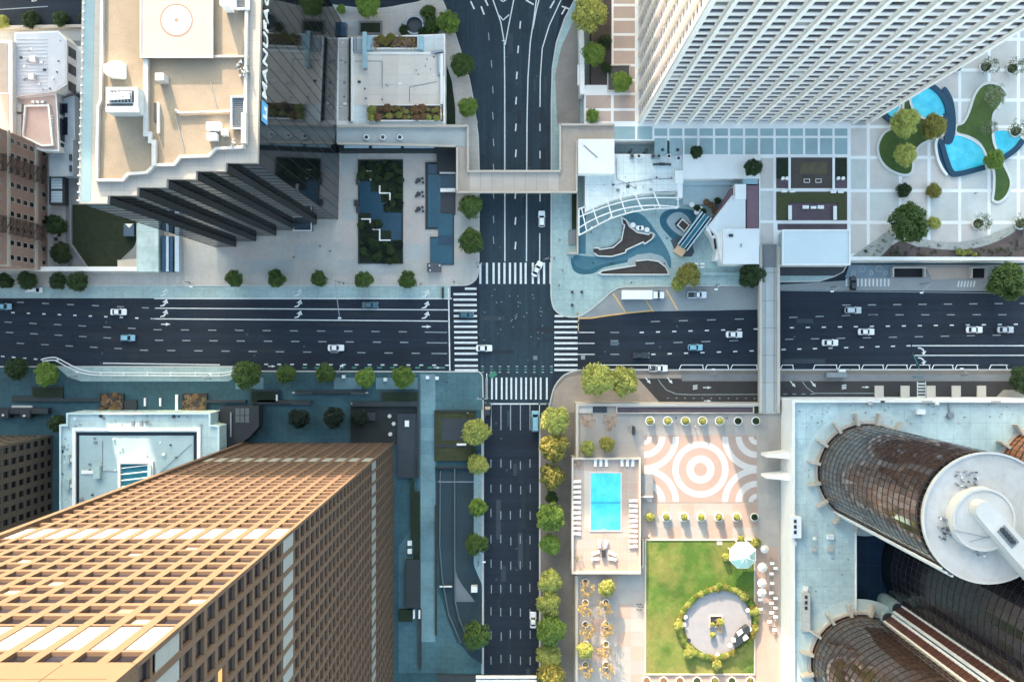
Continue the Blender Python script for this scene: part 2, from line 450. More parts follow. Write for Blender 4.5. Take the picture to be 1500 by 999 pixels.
# street running north
line(mk, [(714,-40),(722,0),(733.6,33),(738.7,63),(739.3,118),(739.6,383)],1.6,W)
line(mk, [(764,-40),(752.6,0),(743.7,45.6),(740,66)],1.6,W)
for c in ([(731,23),(737,30),(746,22)],[(735.5,60),(742,60)],[(728,-3),(737,3),(746,-3)]): line(mk, c,1.5,W)
for i,v in enumerate((54,94,132,170,209,246,286,322,352)): dash(mk, (716,720,722,722,723,723,723,723,723)[i], v, 11,1.3,G, 86)
for u,v in ((762,37),(759,73),(757,111),(756,148),(755.6,187),(755.6,225),(755,286),(755,324),(755,360)): dash(mk, u,v,11,1.9,W,95)
line(mk, [(787,-10),(782,28),(776.7,63),(773.4,114),(772,177),(771.6,250),(771.2,383)],1.6,W)
line(mk, [(797,-30),(786,14),(780.5,43)],1.5,W)
line(mk, [(836,-30),(822,0),(804.5,38),(794.4,71),(791.4,114),(791,157)],1.5,W)
for v in (187,227,290): dash(mk, 791,v,11,1.5,W,90)
line(mk, [(790.7,342),(790.5,383)],1.4,W)
for u,v,a in ((692,8,65),(712,3,65),(707,16,70),(809,7,-60),(826,16,-60),(829,12,20),(776,4,30)): dash(mk, u,v,13,2.2,W,a)
# street running south
for u in (719.5,733.8,747.9,762.3,776.4):
    for v in (680,716,753,791,827,862,896,930.5,965.5,1001): dash(mk, u+random.uniform(-.4,.4),v+random.uniform(-2,2),12,1.2,G,90)
    line(mk, [(u,592),(u,630)],1.3,G)
line(mk, [(710,591.5),(804,591.5)],2.0,W); line(mk, [(790.2,592),(790.2,1200)],1.2,W)
for i in range(34):
    dash(mk, random.uniform(708,800), random.uniform(424,500), 1.3,1.3,G)
dash(mk, 784,524,6,6,M('tar_patch',(.16,.19,.2),.9,.3,.6)); dash(mk, 900,502,11,8,M('steel_plate',(.10,.15,.19),.6,.3,.6)); dash(mk, 854,523.5,6,6,G)
structure('lane_markings', mk)
# utility trench patches and manhole covers let into the asphalt
rg = random.Random(31); pm_ = MB(); pa = [M('asphalt_patch_dark',(.015,.022,.030),.8,.2,.3), M('asphalt_patch_pale',(.034,.047,.058),.85,.2,.3)]
for i in range(26):
    u,v = rg.uniform(10,1490), rg.uniform(442,534)
    if 655 < u < 705 or 805 < u < 850 or (u > 845 and v < 460): continue
    dash(pm_, u, v, rg.uniform(14,70), rg.uniform(3,8), rg.choice(pa))
for i in range(22):
    v = rg.choice([rg.uniform(20,375), rg.uniform(600,990)]); dash(pm_, rg.uniform(722,782) if v>590 else rg.uniform(728,800), v, rg.uniform(14,60), rg.uniform(3,8), rg.choice(pa), 90)
for vv in pm_.v[:]: pass
pm_.v = [(a,b_,.005+.0001*(i//4)) for i,(a,b_,c_) in enumerate(pm_.v)]
structure('asphalt_patches', pm_)
mh = MB()
for i in range(34):
    if rg.random() < .6: u,v = rg.uniform(10,1490), rg.uniform(466,530)
    else: u,v = rg.uniform(722,795), rg.choice([rg.uniform(60,375), rg.uniform(600,990)]); 
    if v > 590: u = min(u,785)
    x,y = P(u,v); mh.cyl(x,y,.0,.008,.36,M('manhole_iron',(.05,.06,.065),.5,.2,2,metal=.4),12)
structure('manhole_markings', mh)
def bars(name, items):
    m = MB()
    for u,v,L,w,a in items: dash(m, u,v,L,w,W,a)
    structure(name, m)
bars('crosswalk', [(u,400.5,31,3.1,90) for u in (703.6,713.3,723,731,739,747,754.7,762.9,770,780.5,789,797,806.5)])
bars('crosswalk', [(681+(8.5 if i==0 else 0)+i*.15,v,34 if i else 17,3.2,0) for i,v in enumerate((423,431,439,447,455,463,470.7,478.5,486.6,494.5,502,510,518,527,535.7,542.3))])
bars('crosswalk', [(829-(10 if i==0 else 0),v,34 if i else 13,3.1,0) for i,v in enumerate((463,471,479,487,494.8,502.7,510.6,518.8,526.5,534.8,542.0))])
bars('crosswalk', [(u,569,32,2.6,90) for u in (712.9,720.6,727,735,742,749,756,763.5,770.6,777.8,785,792,801)])
bars('crosswalk', [(1240+i*5.6,414,11,2.2,90) for i in range(12)])
bars('crosswalk', [(1404+i*4.6,416,9,2,100) for i in range(6)])
gm = MB()
for i in range(9):
    for d in (-3.5,0,3.5): dash(gm, 707+i*12.6, 541+d*1.2, 3.6,1.6, paint_green if d==0 else G)
for u in (448,466,485,503,521,540,558,577,614,632,650): dash(gm, u-2,538.6,7,2.4,paint_green)
dash(gm, 722,549,11,7,paint_green,-35); line(gm, [(713,547),(713,584),(706,584)],1.3,W)
structure('cycle_lane_markings', gm)
# arrows: left turn (tail west, head north), straight, right turn
am = MB()
def poly_mark(pts, u, v, s=1, mat=W): am.prism([(u+a*s, v+b*s) for a,b in pts], MK, MK, mat, zr=0)
def left_arrow(u,v):
    poly_mark([(-6.5,5.2),(-6,3.6),(-2,2.6),(.6,-.6),(1,-2),(3,-1.8),(2.4,1),(-.6,4.4)],u,v)
    poly_mark([(-3.2,-1.2),(3.2,-6.2),(5.6,.6)],u,v)
for u,vs in ((241,(429,444,459.5)),(437.5,(429,445,461)),(624,(430.5,447,462))):
    for v in vs: left_arrow(u,v)
def right_arrow(u,v):
    poly_mark([(-6,-3.6),(-2,-3.2),(1,-.6),(2.2,1.6),(4.4,1),(2.4,-2.6),(-1.6,-5.2),(-6,-5.2)],u,v)
    poly_mark([(-.8,2.6),(3,6.2),(6.6,-.2)],u,v)
for v in (514,528.5): right_arrow(1350.5,v)
def fwd(u,v,s=1):
    poly_mark([(-7,-.8),(0,-.8),(0,-2.4),(7,0),(0,2.4),(0,.8),(-7,.8)],u,v,s)
fwd(243,475); fwd(625,478.5); fwd(398,536.5,.8); fwd(640,538.5,.7)
def slant(u,v): poly_mark([(-4.5,-5),(-3,-5.4),(1,-.6),(2.6,-1.6),(4,4),(-1.4,1.4),(-.4,.4)],u,v)
poly_mark([(-3,-2),(3,-3),(3,0),(-3,1)],50,2,1.2); poly_mark([(-.8,-9),(.8,-9),(.8,0),(2.6,0),(0,5),(-2.6,0),(-.8,0)],50,-1)
line(am,[(0,14.5),(70,10)],1.4,G)
structure('arrow_markings', am)
ym = MB()
line(ym,[(847,466.5),(866,466),(885,463),(918,458.5),(956,455.2)],1.7,paint_yellow)
for a,b in (((898,430),(917,459)),((946,440),(957,456.5)),((976,425),(993,454.5))): line(ym,[a,b],1.8,paint_yellow)
line(ym,[(958,455.5),(1112,453)],1.0,G); line(ym,[(1143,425.6),(1474,429.5)],1.0,G)
structure('loading_bay_markings', ym)
# ------------------------------------------------------------------ tall buildings
def face_frame(origin, along, out):
    """frame of a facade: s metres along, n metres out, z up"""
    o = Vector((origin[0], origin[1], 0)); a = Vector((along[0], along[1], 0)).normalized(); n = Vector((out[0], out[1], 0)).normalized()
    return lambda s, d, z: tuple(o + a*s + n*d + Vector((0,0,z)))
def fbox(mb, F, s0, s1, d0, d1, z0, z1, mat):
    vs = [F(s,d,z) for z in (z0,z1) for s,d in ((s0,d0),(s1,d0),(s1,d1),(s0,d1))]
    e1 = Vector(vs[1])-Vector(vs[0]); e2 = Vector(vs[3])-Vector(vs[0])
    fs = [(3,2,1,0),(4,5,6,7),(0,1,5,4),(1,2,6,5),(2,3,7,6),(3,0,4,7)]
    if e1.cross(e2).z < 0: fs = [f[::-1] for f in fs]
    mb.add(vs, fs, mat)
def pane_mesh(name, F, w, h, mats, t=.08):
    """one pane in its own frame: width along the facade, thin, upright; for links at F(s,d,z)"""
    out = []
    for mt in mats:
        m = MB(); f0 = F(0,0,0)
        G_ = lambda s,d,z: tuple(Vector(F(s,d,z))-Vector(f0))
        fbox(m, G_, -w/2, w/2, -t, 0, 0, h, mt); out.append(m.mesh(name))
    return out
warm_lit = bpy.data.materials.new('lamp_lit_room'); warm_lit.use_nodes = True
_b = warm_lit.node_tree.nodes['Principled BSDF']; _b.inputs['Base Color'].default_value = (.5,.3,.12,1)
_b.inputs['Emission Color'].default_value = (1,.48,.12,1); _b.inputs['Emission Strength'].default_value = .12

# ---- tan granite tower, south-west: deep grid of recessed windows
def grid_tower(root, F, n_bay, bay, floors, fh, z0, w_win, h_win, sill, deep, mech, budget, stone, glassmats, pier=None, first_big=True, lit=()):
    """piers and spandrels one part, windows one by one from the top (largest seen) down, the rest one part"""
    fr = MB(); rest = MB(); width = n_bay*bay; top = z0+floors*fh
    for i in range(n_bay+1):
        a = max(0,i*bay-(bay-w_win)/2); b = min(width,i*bay+(bay-w_win)/2)
        fbox(fr, F, a, b, -deep, 0, z0, top, stone)
    z = z0
    mech_z = []
    for f in range(floors):
        if f in mech:
            fbox(fr, F, .8, width-.8, -deep-.5, -deep-.05, z0+f*fh, z0+(f+1)*fh, stone)
            for i in range(n_bay):
                mech_z.append((i, z0+f*fh))
            continue
        for i in range(n_bay):
            s0 = i*bay+(bay-w_win)/2; s1 = s0+w_win
            fbox(fr, F, s0, s1, -deep, -.025, z0+f*fh, z0+f*fh+sill, stone)
            fbox(fr, F, s0, s1, -deep, -.03, z0+f*fh+sill+h_win, z0+(f+1)*fh, stone)
    fr.build('granite_frame', root)
    pm = pane_mesh('window', F, w_win-.02, h_win-.02, glassmats)
    cells = [(f,i) for f in range(floors-1,-1,-1) if f not in mech for i in range(n_bay)]
    for k,(f,i) in enumerate(cells):
        s = i*bay+bay/2; zz = z0+f*fh+sill
        if k < budget:
            link('window', pm[1 if (len(pm) > 1 and (f,i) in lit) else 0], root, F(s,-deep+.06,zz))
        else:
            fbox(rest, F, s-w_win/2, s+w_win/2, -deep-.02, -deep+.05, zz, zz+h_win, glassmats[0])
    if rest.v: rest.build('window', root, kind='stuff')
    return mech_z
def tower_sw():
    zt = 205.0
    root = thing('granite_office_tower', 'tall tan granite tower with deep grid windows, sunlit orange above a dark shadow line', 'tower', P3(468,800,0))
    x0,y0 = P(360.0,648.0); x1,y1 = P(577.0,1060.0)
    bay = (x1-x0)/13.0; fh = 4.0
    core = MB(); core.wbox(x0+1.5, y1+1.5, 0, x1-1.5, y0-1.0, zt-.4, M('tower_core',(.10,.08,.07),.8)); core.build('core_wall', root)
    north = face_frame((x0,y0), (1,0), (0,1)); east = face_frame((x1+.02,y0-.02), (0,-1), (1,0))
    mech = {9,10,32,33,45,46}
    lit = set()
    mz = grid_tower(root, north, 13, bay, 48, fh, 0, 2.3, 2.95, .55, .5, mech, 150, granite, [glass_dk, blind_m], lit={(f,i) for f in range(48) for i in range(13) if (f*7+i*5+f*i)%11==0})
    nb = 28; eb = (y0-y1)/nb
    rng = random.Random(3); lit = {(f,i) for f in range(34,48) for i in range(2,14) if rng.random() < .16}
    ez = grid_tower(root, east, nb, eb, 48, fh, 0, 2.2, 2.9, .55, .5, mech, 150, granite, [glass_dk, warm_lit], lit=lit)
    for F,n,bw,items,ww in ((north,13,bay,mz,bay-.55),(east,nb,eb,ez,eb-.7)):
        pm = pane_mesh('louver_panel', F, ww, 7.2 if F is north else 6.6, [louver_m])[0]
        done = set()
        for i,z in items:
            if round(z/fh) in (10,33,46) : continue
            link('louver_panel', pm, root, F((i+.5)*bw,-.12,z+.35))
    cap = MB()
    for F,L in ((north,x1-x0),(east,y0-y1)):
        fbox(cap, F, 0 if F is north else .76, L, -.75, .02, 192.0, zt, granite)
    cap.wbox(x0,y1,192,x0+.75,y0-.76,zt,granite)
    cap.build('parapet', root)
    cc = MB(); cc.wbox(x1-.5,y0-.5,0,x1+.05,y0+.04,191.9,granite); cc.build('corner_column', root)
    sm = MB()
    for F,L,n in ((north,x1-x0,13),(east,y0-y1,nb)):
        for zz in (196,200): fbox(sm, F, 1, L-1, .02, .045, zz, zz+.12, M('joint_line',(.06,.042,.03)))
        for i in range(1,n,2): fbox(sm, F, i*L/n-.05, i*L/n+.05, .021, .046, 192.2, zt-.1, M('joint_line',(.06,.042,.03)))
    sm.build('panel_joint', root)
    # west and south faces stay plain stone between the piers
    w = MB()
    for i in range(nb+1): w.wbox(x0-.05, y0-i*eb-.5, 0, x0+1.0, y0-i*eb+.5, 192, granite)
    for f in range(48): w.wbox(x0, y1+.8, f*fh, x0+1, y0-.8, f*fh+1.7, granite)
    w.build('west_frame', root)
    r = MB(); r.wbox(x0+.8,y1+.8,zt-.5,x1-.8,y0-.8,zt-.3,conc); r.build('roof', root)
tower_sw()
def tower_twin():
    root = thing('granite_office_tower', 'dark brown twin tower in shade at the left edge, below the planted courtyard', 'tower', P3(0,700,0))
    x1,y0 = P(78,637); x0,y1 = P(-130,860)
    core = MB(); core.wbox(x0+1,y1+1,0,x1-1,y0-1,204,M('tower_core',(.10,.08,.07),.8)); core.build('core_wall', root)
    north = face_frame((x0,y0),(1,0),(0,1)); east = face_frame((x1+.02,y0-.02),(0,-1),(1,0))
    st = M('shaded_granite',(.09,.068,.052),.75,.12,.3)  # twin's stone in a darker tone, its shade put into the colour
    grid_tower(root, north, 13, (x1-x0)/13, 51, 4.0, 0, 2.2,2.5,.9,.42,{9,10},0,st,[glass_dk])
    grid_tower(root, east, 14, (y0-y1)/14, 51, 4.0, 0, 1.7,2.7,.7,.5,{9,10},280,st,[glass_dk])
    r = MB(); r.wbox(x0,y1,204,x1,y0,206,st); r.build('roof', root)
tower_twin()

# ---- white ribbed tower, north-east
def tower_white():
    root = thing('white_ribbed_tower', 'tall white tower with slim vertical ribs and rows of dark windows above the plaza', 'tower', P3(1097,100,0))
    x0,y1 = P(932,187); x1 = P(1262,187)[0]; y0 = P(932,-130)[1]
    ht = 157.0; fh = 3.8; nf = 41
    wm = M('white_precast',(.88,.80,.73),.7,.07,.25)
    sp = M('lilac_spandrel',(.80,.735,.70),.6,.08,.4)
    core = MB(); core.wbox(x0+1.2,y1+1.2,0,x1-1.2,y0-1.2,ht-1,M('white_tower_core',(.35,.34,.35),.8)); core.build('core_wall', root)
    S = face_frame((x0,y1),(1,0),(0,-1)); Wf = face_frame((x0,y0),(0,-1),(-1,0)); E = face_frame((x1,y1),(0,1),(1,0)); N = face_frame((x1,y0),(-1,0),(0,1))
    Lx = x1-x0; Ly = y0-y1
    nb = 14; bay = Lx/nb; nw = 13; bw = Ly/nw
    for F,n,b in ((S,nb,bay),(Wf,nw,bw),(E,nw,bw),(N,nb,bay)):
        for i in range(n+1):
            f = MB(); wd = .42 if 0 < i < n else .9
            s0 = max(0.0 if i==0 else -9, i*b-wd); s1 = min(n*b, i*b+wd)
            if F in (Wf,E): s0, s1 = max(s0,.02), min(s1,n*b-.02)
            fbox(f, F, s0, s1, -1.25, .35, 0, ht, wm)
            if F is S or F is Wf: f.build('rib', root)
            else:
                f.build('rib', root)
    spb = {}
    budget = 0
    sills = MB(); rest = MB()
    for F,n,b in ((S,nb,bay),(Wf,nw,bw),(E,nw,bw),(N,nb,bay)):
        pw = b-.84
        wmesh = pane_mesh('window', F, pw-.7, 1.8, [glass_dk])[0]; wblind = pane_mesh('window', F, pw-.7, 1.8, [blind_m])[0]
        for f in range(1,nf):
            for i in range(n):
                s = (i+.5)*b
                big = (F is S and f >= 6 and f <= 28)
                # spandrel with a sloping face below, hood above the window
                fbox(sills, F, s-pw/2, s+pw/2, -1.25, -.40, f*fh, f*fh+1.45, sp)
                fbox(sills, F, s-pw/2, s+pw/2, -1.25, -.55, f*fh+3.3, f*fh+fh, sp)
                fbox(sills, F, s-pw/2, s-pw/2+.35, -1.25, -.35, f*fh+1.45, f*fh+3.3, wm)
                fbox(sills, F, s+pw/2-.35, s+pw/2, -1.25, -.35, f*fh+1.45, f*fh+3.3, wm)
                if big and budget < 300 and f >= 7:
                    link('window', wblind if (f*7+i*11+f*i*3)%13==0 else wmesh, root, F(s,-.62,f*fh+1.47)); budget += 1
                else:
                    fbox(rest, F, s-pw/2+.36, s+pw/2-.36, -.70, -.62, f*fh+1.47, f*fh+3.28, glass_dk)
    sills.build('spandrel', root); rest.build('window', root, kind='stuff')
    r = MB(); r.wbox(x0+.3,y1+.3,ht-.9,x1-.3,y0-.3,ht-.2,wm); r.build('roof', root)
    lob = MB(); lob.wbox(x0+2,y1+2,0,x1-2,y0-2,5,glass_blk); lob.build('lobby_wall', root)
tower_white()

# ---- black glass tower with stair-stepped south side and helipad
def tower_black():
    roof_paint = M('roof_paint',(.40,.385,.37),.7,.14,.3)
    zt = 89.0; kk = 280/(280-zt)
    root = thing('black_glass_tower', 'black glass tower with stair-stepped south side and a pale helipad on its tan roof', 'tower', P3(410,190,0))
    roof = [(123,-181),(115,298.5),(157,298.5),(158,286.7),(200.5,286.7),(201,274.7),(243.5,274.7),(244,262.7),(286.5,262.7),(287,250.8),(330,250.8),(331,238.8),(377,238.8),(386,-181)]
    A = [P(u,v,zt) for u,v in roof]
    body = MB(); body.wprism(A, 0, zt-1.2, glass_blk); body.build('glass_wall', root)
    # mullions of the east and stepped faces
    mu_mat = M('anodised_mullion',(.010,.011,.012),.5,.2,.4)
    sill_mat = M('grey_fascia',(.035,.037,.04),.5,.3,.4)
    def mullions(a, b, step, dep, mat, z0=0, z1=zt-1.2):
        a = Vector(a); b = Vector(b); d = (b-a); L = d.length; d.normalize(); n = Vector((d.y,-d.x))
        F = face_frame(a, d, n); k = max(1,int(L/step))
        m = MB()
        for i in range(k+1): fbox(m, F, L*i/k-.06, L*i/k+.06, -.02, dep, z0, z1, mat)
        return m
    n = len(A)
    for i in range(1,n):                     # corner 1 .. east side
        a, b = A[i-1], A[i]
        # polygon runs down the west side, along the steps eastwards, up the east side
        if i in (1, n-1): mullions(a, b, 3.0, .04, mu_mat).build('mullion', root, kind='stuff')
    # grey returns on the east-facing side of every step, floor lines on the south-facing side
    for i in (3,5,7,9,11):
        a, b = Vector(A[i-1]), Vector(A[i]); d=(b-a); L=d.length; d.normalize(); F=face_frame(a,d,(d.y,-d.x))
        m = MB(); fbox(m,F,.15,L-.15,-.02,.10,0,zt-1.2,sill_mat); m.build('return_panel', root)
    fl = MB()
    for i in (2,4,6,8,10,12):
        a, b = Vector(A[i-1]), Vector(A[i]); d=(b-a); L=d.length; d.normalize(); F=face_frame(a,d,(d.y,-d.x))
        for f in range(1,22): fbox(fl,F,.05,L-.05,-.02,.05,f*4.1,f*4.1+.35,M('floor_band',(.009,.010,.011),.5,.2,.3))
    fl.build('floor_band', root, kind='stuff')
    # roof slab, broad pale rim, tan gravel field in bays
    rim = MB(); rim.wprism(A, zt-1.2, zt, M('roof_rim',(.30,.275,.25),.8,.12,.15,joint=2.5)); rim.build('roof', root)
    dk = M('roof_rim_blue',(.17,.25,.28),.7,.12,.2)
    t = MB(); t.prism([(127,-180),(118,296),(133,296),(142,-180)], zt, zt+.03, dk, zr=zt); t.build('window_washing_track', root)
    posts = MB()
    for v in range(-6,296,12):
        u = 124-(v/298*9)
        x,y = P(u,v,zt); posts.wbox(x-.12,y-.12,zt,x+.12,y+.12,zt+.5,metal_wh)
    posts.build('track_post', root)
    inner = [(153,-175),(151,85),(150,148),(146,158),(144,265),(182,265),(190,256),(217,254),(224,247),(228,243),(257,242.5),(266,231),(307,230),(318,219),(358,217),(361,140),(365,-175)]
    gf = MB(); gf.prism(inner, zt, zt+.06, gravel_tan, zr=zt); gf.build('gravel_bed', root)
    par = MB(); par.wall(inner, .55, zt, zt+.95, roof_paint, zr=zt, closed=True); par.build('parapet', root)
    def rbox(u0,v0,u1,v1,z0,z1,mat): 
        m = MB(); m.box(u0,v0,u1,v1,zt+z0,zt+z1,mat); return m
    # helipad deck
    hp = MB(); hp.box(206,-60,311,84,zt+.5,zt+1.5,M('helipad_paint',(.255,.245,.235),.7,.08,.1)); hd = hp.build('helipad_deck', root)
    cx,cy = P(258.5,30,zt+1.5)
    q = MB(); q.ring(cx,cy,zt+1.52,0.001,2.95,M('helipad_white',(.52,.50,.48),.7,.05,.2)); q.build('landing_circle', hd)
    q = MB(); q.ring(cx,cy,zt+1.53,2.95,3.22,M('helipad_orange',(.36,.13,.075),.7,.1,.2)); q.build('circle_line', hd)
    q = MB(); q.ring(cx,cy,zt+1.53,.05,.42,M('helipad_orange',(.36,.13,.075),.7,.1,.2),16); q.build('circle_centre', hd)
    edge = MB(); edge.wall([(206,-60),(206,84),(311,84),(311,-60)], .3, zt+1.5, zt+1.62, roof_paint, zr=zt+1.6); edge.build('deck_edge', hd)
    # walls that cross the roof
    q = MB(); q.box(209.5,86,216.5,200,zt,zt+1.1,roof_paint); q.box(216.5,193,222,210,zt,zt+1.1,roof_paint); q.box(222,205,228,243,zt,zt+1.1,roof_paint); q.build('roof_wall', root)
    q = MB(); q.box(311,81,363,84,zt,zt+.8,conc_cream); q.build('roof_wall', root)
    # plant: cooling tower, shed, cabinets, louvred boxes, pipes
    c = MB(); c.box(155,128,202,164,zt,zt+4.2,M('plant_housing',(.42,.46,.48),.6,.2,.3)); ct = c.build('cooling_tower', root)
    q = MB(); q.box(160,133,196,150,zt+4.2,zt+4.3,metal_dk)
    for i in range(7): q.box(161+i*5,134,163+i*5,149,zt+4.3,zt+4.6,metal_gr)
    q.build('fan_grille', ct)
    q = MB(); q.box(156,152,195,155.5,zt+4.2,zt+4.25,dark_wall); q.box(155,158,202,164,zt+4.2,zt+4.9,metal_wh); q.build('housing_edge', ct)
    q = MB()
    for i in range(3): q.tube([P3(158,138+i*4,zt+4.9),P3(190,136+i*4,zt+4.9)],.22,metal_wh)
    q.build('pipe', ct)
    q = MB(); q.prism([(152,95),(152,106),(157,111),(176,112),(178,110),(178,90),(163,90)],zt,zt+2.6,metal_wh); q.build('roof_shed', root)
    q = rbox(227,107,239.5,118,0,3.0,roof_paint); q.build('vent_box', root)
    q = rbox(322,-6,334,8,0,4.5,metal_wh); q.build('vent_box', root)
    for a in ((302,179,322,191),(303,195,317,205),(324,189,332,198)): rbox(*a,0,1.8,metal_wh).build('air_conditioner', root)
    rbox(225,151,230,178,.05,.7,dark_wall).build('roof_hatch', root)
    rbox(230,150,232,195,0,1.0,metal_wh).build('hatch_rail', root)
    for a in ((341,144,362,190),(347,-20,366,16)):
        m = MB(); m.box(a[0],a[1],a[2],a[3],zt,zt+.4,metal_gr)
        w = m.build('louvre_well', root)
        m = MB()
        for j in range(int((a[3]-a[1])/3)): m.box(a[0]+1,a[1]+j*3+.6,a[2]-1,a[1]+j*3+1.9,zt+.4,zt+.7,M('louvre_blade',(.13,.14,.15),.5,.2,.3))
        m.build('louvre_blade', w)
        m = MB(); m.wall([(a[0],a[1]),(a[2],a[1]),(a[2],a[3]),(a[0],a[3])],.25,zt+.4,zt+1.2,metal_wh,zr=zt,closed=True); m.build('well_rim', w)
    rbox(353,165,360,210,.7,2.2,roof_paint).build('duct', root)
    q = MB(); q.tube([P3(342,163,zt+.5),P3(262,166,zt+.5),P3(257,161,zt+.5)],.28,conc_cream); q.build('pipe', root)
    q = MB(); q.tube([P3(257,170,zt+.3),P3(270,222,zt+.3)],.1,metal_gr); q.tube([P3(308,120,zt+.3),P3(318,160,zt+.3)],.07,metal_gr); q.build('cable', root, kind='stuff')
    rng = random.Random(5); q = MB()
    for u0,v0,u1,v1,nn in ((346,84,362,112,16),(330,203,358,215,12)):
        for i in range(nn):
            u,v = rng.uniform(u0,u1),rng.uniform(v0,v1); s_=rng.uniform(1,2.6)
            q.box(u,v,u+s_,v+s_,zt,zt+rng.uniform(.5,1.6),rng.choice([metal_wh,metal_gr,roof_paint]))
    q.build('satellite_cluster', root)
    # name along the top of the east face, read upwards, with a blue square mark below it
    cu = bpy.data.curves.new('sign_lettering','FONT'); cu.body = 'MANUFACTURERS BANK'; cu.size = 4.5; cu.extrude = .12; cu.offset = .05; cu.align_x = 'LEFT'; cu.space_character = 1.05
    cu.materials.append(metal_wh)
    t0 = bpy.data.objects.new('sign_text', cu); COL.objects.link(t0)
    tm = bpy.data.meshes.new_from_object(t0.evaluated_get(bpy.context.evaluated_depsgraph_get())); bpy.data.objects.remove(t0)
    t = bpy.data.objects.new('sign_lettering', tm); COL.objects.link(t); t.parent = root
    a = Vector(A[12]); b = Vector(A[13]); d = (b-a).normalized(); nrm = Vector((d.y,-d.x))
    pos = a + d*(238.8-140)*k_at(zt) + nrm*.22
    t.matrix_parent_inverse = Matrix.Identity(4)
    M3 = Matrix(((d.x,0,nrm.x),(d.y,0,nrm.y),(0,1,0)))
    t.location = Vector((pos.x,pos.y,zt-1.6-4.5*.74)) - root.location
    t.rotation_euler = M3.to_euler()
    F = face_frame(a,d,nrm); s_ = (238.8-173)*k_at(zt)
    q = MB(); fbox(q,F,s_-.2,s_+4.0,.16,.3,zt-6.0,zt-1.6,M('sign_blue',(.10,.36,.62),.5,.1,.5)); q.build('sign_square', root)
    q = MB(); fbox(q,F,s_+.7,s_+3.2,.3,.36,zt-5.2,zt-4.4,metal_wh); fbox(q,F,s_+.7,s_+1.4,.3,.36,zt-4.4,zt-2.4,metal_wh); fbox(q,F,s_+2.4,s_+3.2,.3,.36,zt-4.4,zt-3.2,metal_wh); q.build('sign_emblem', root)
tower_black()

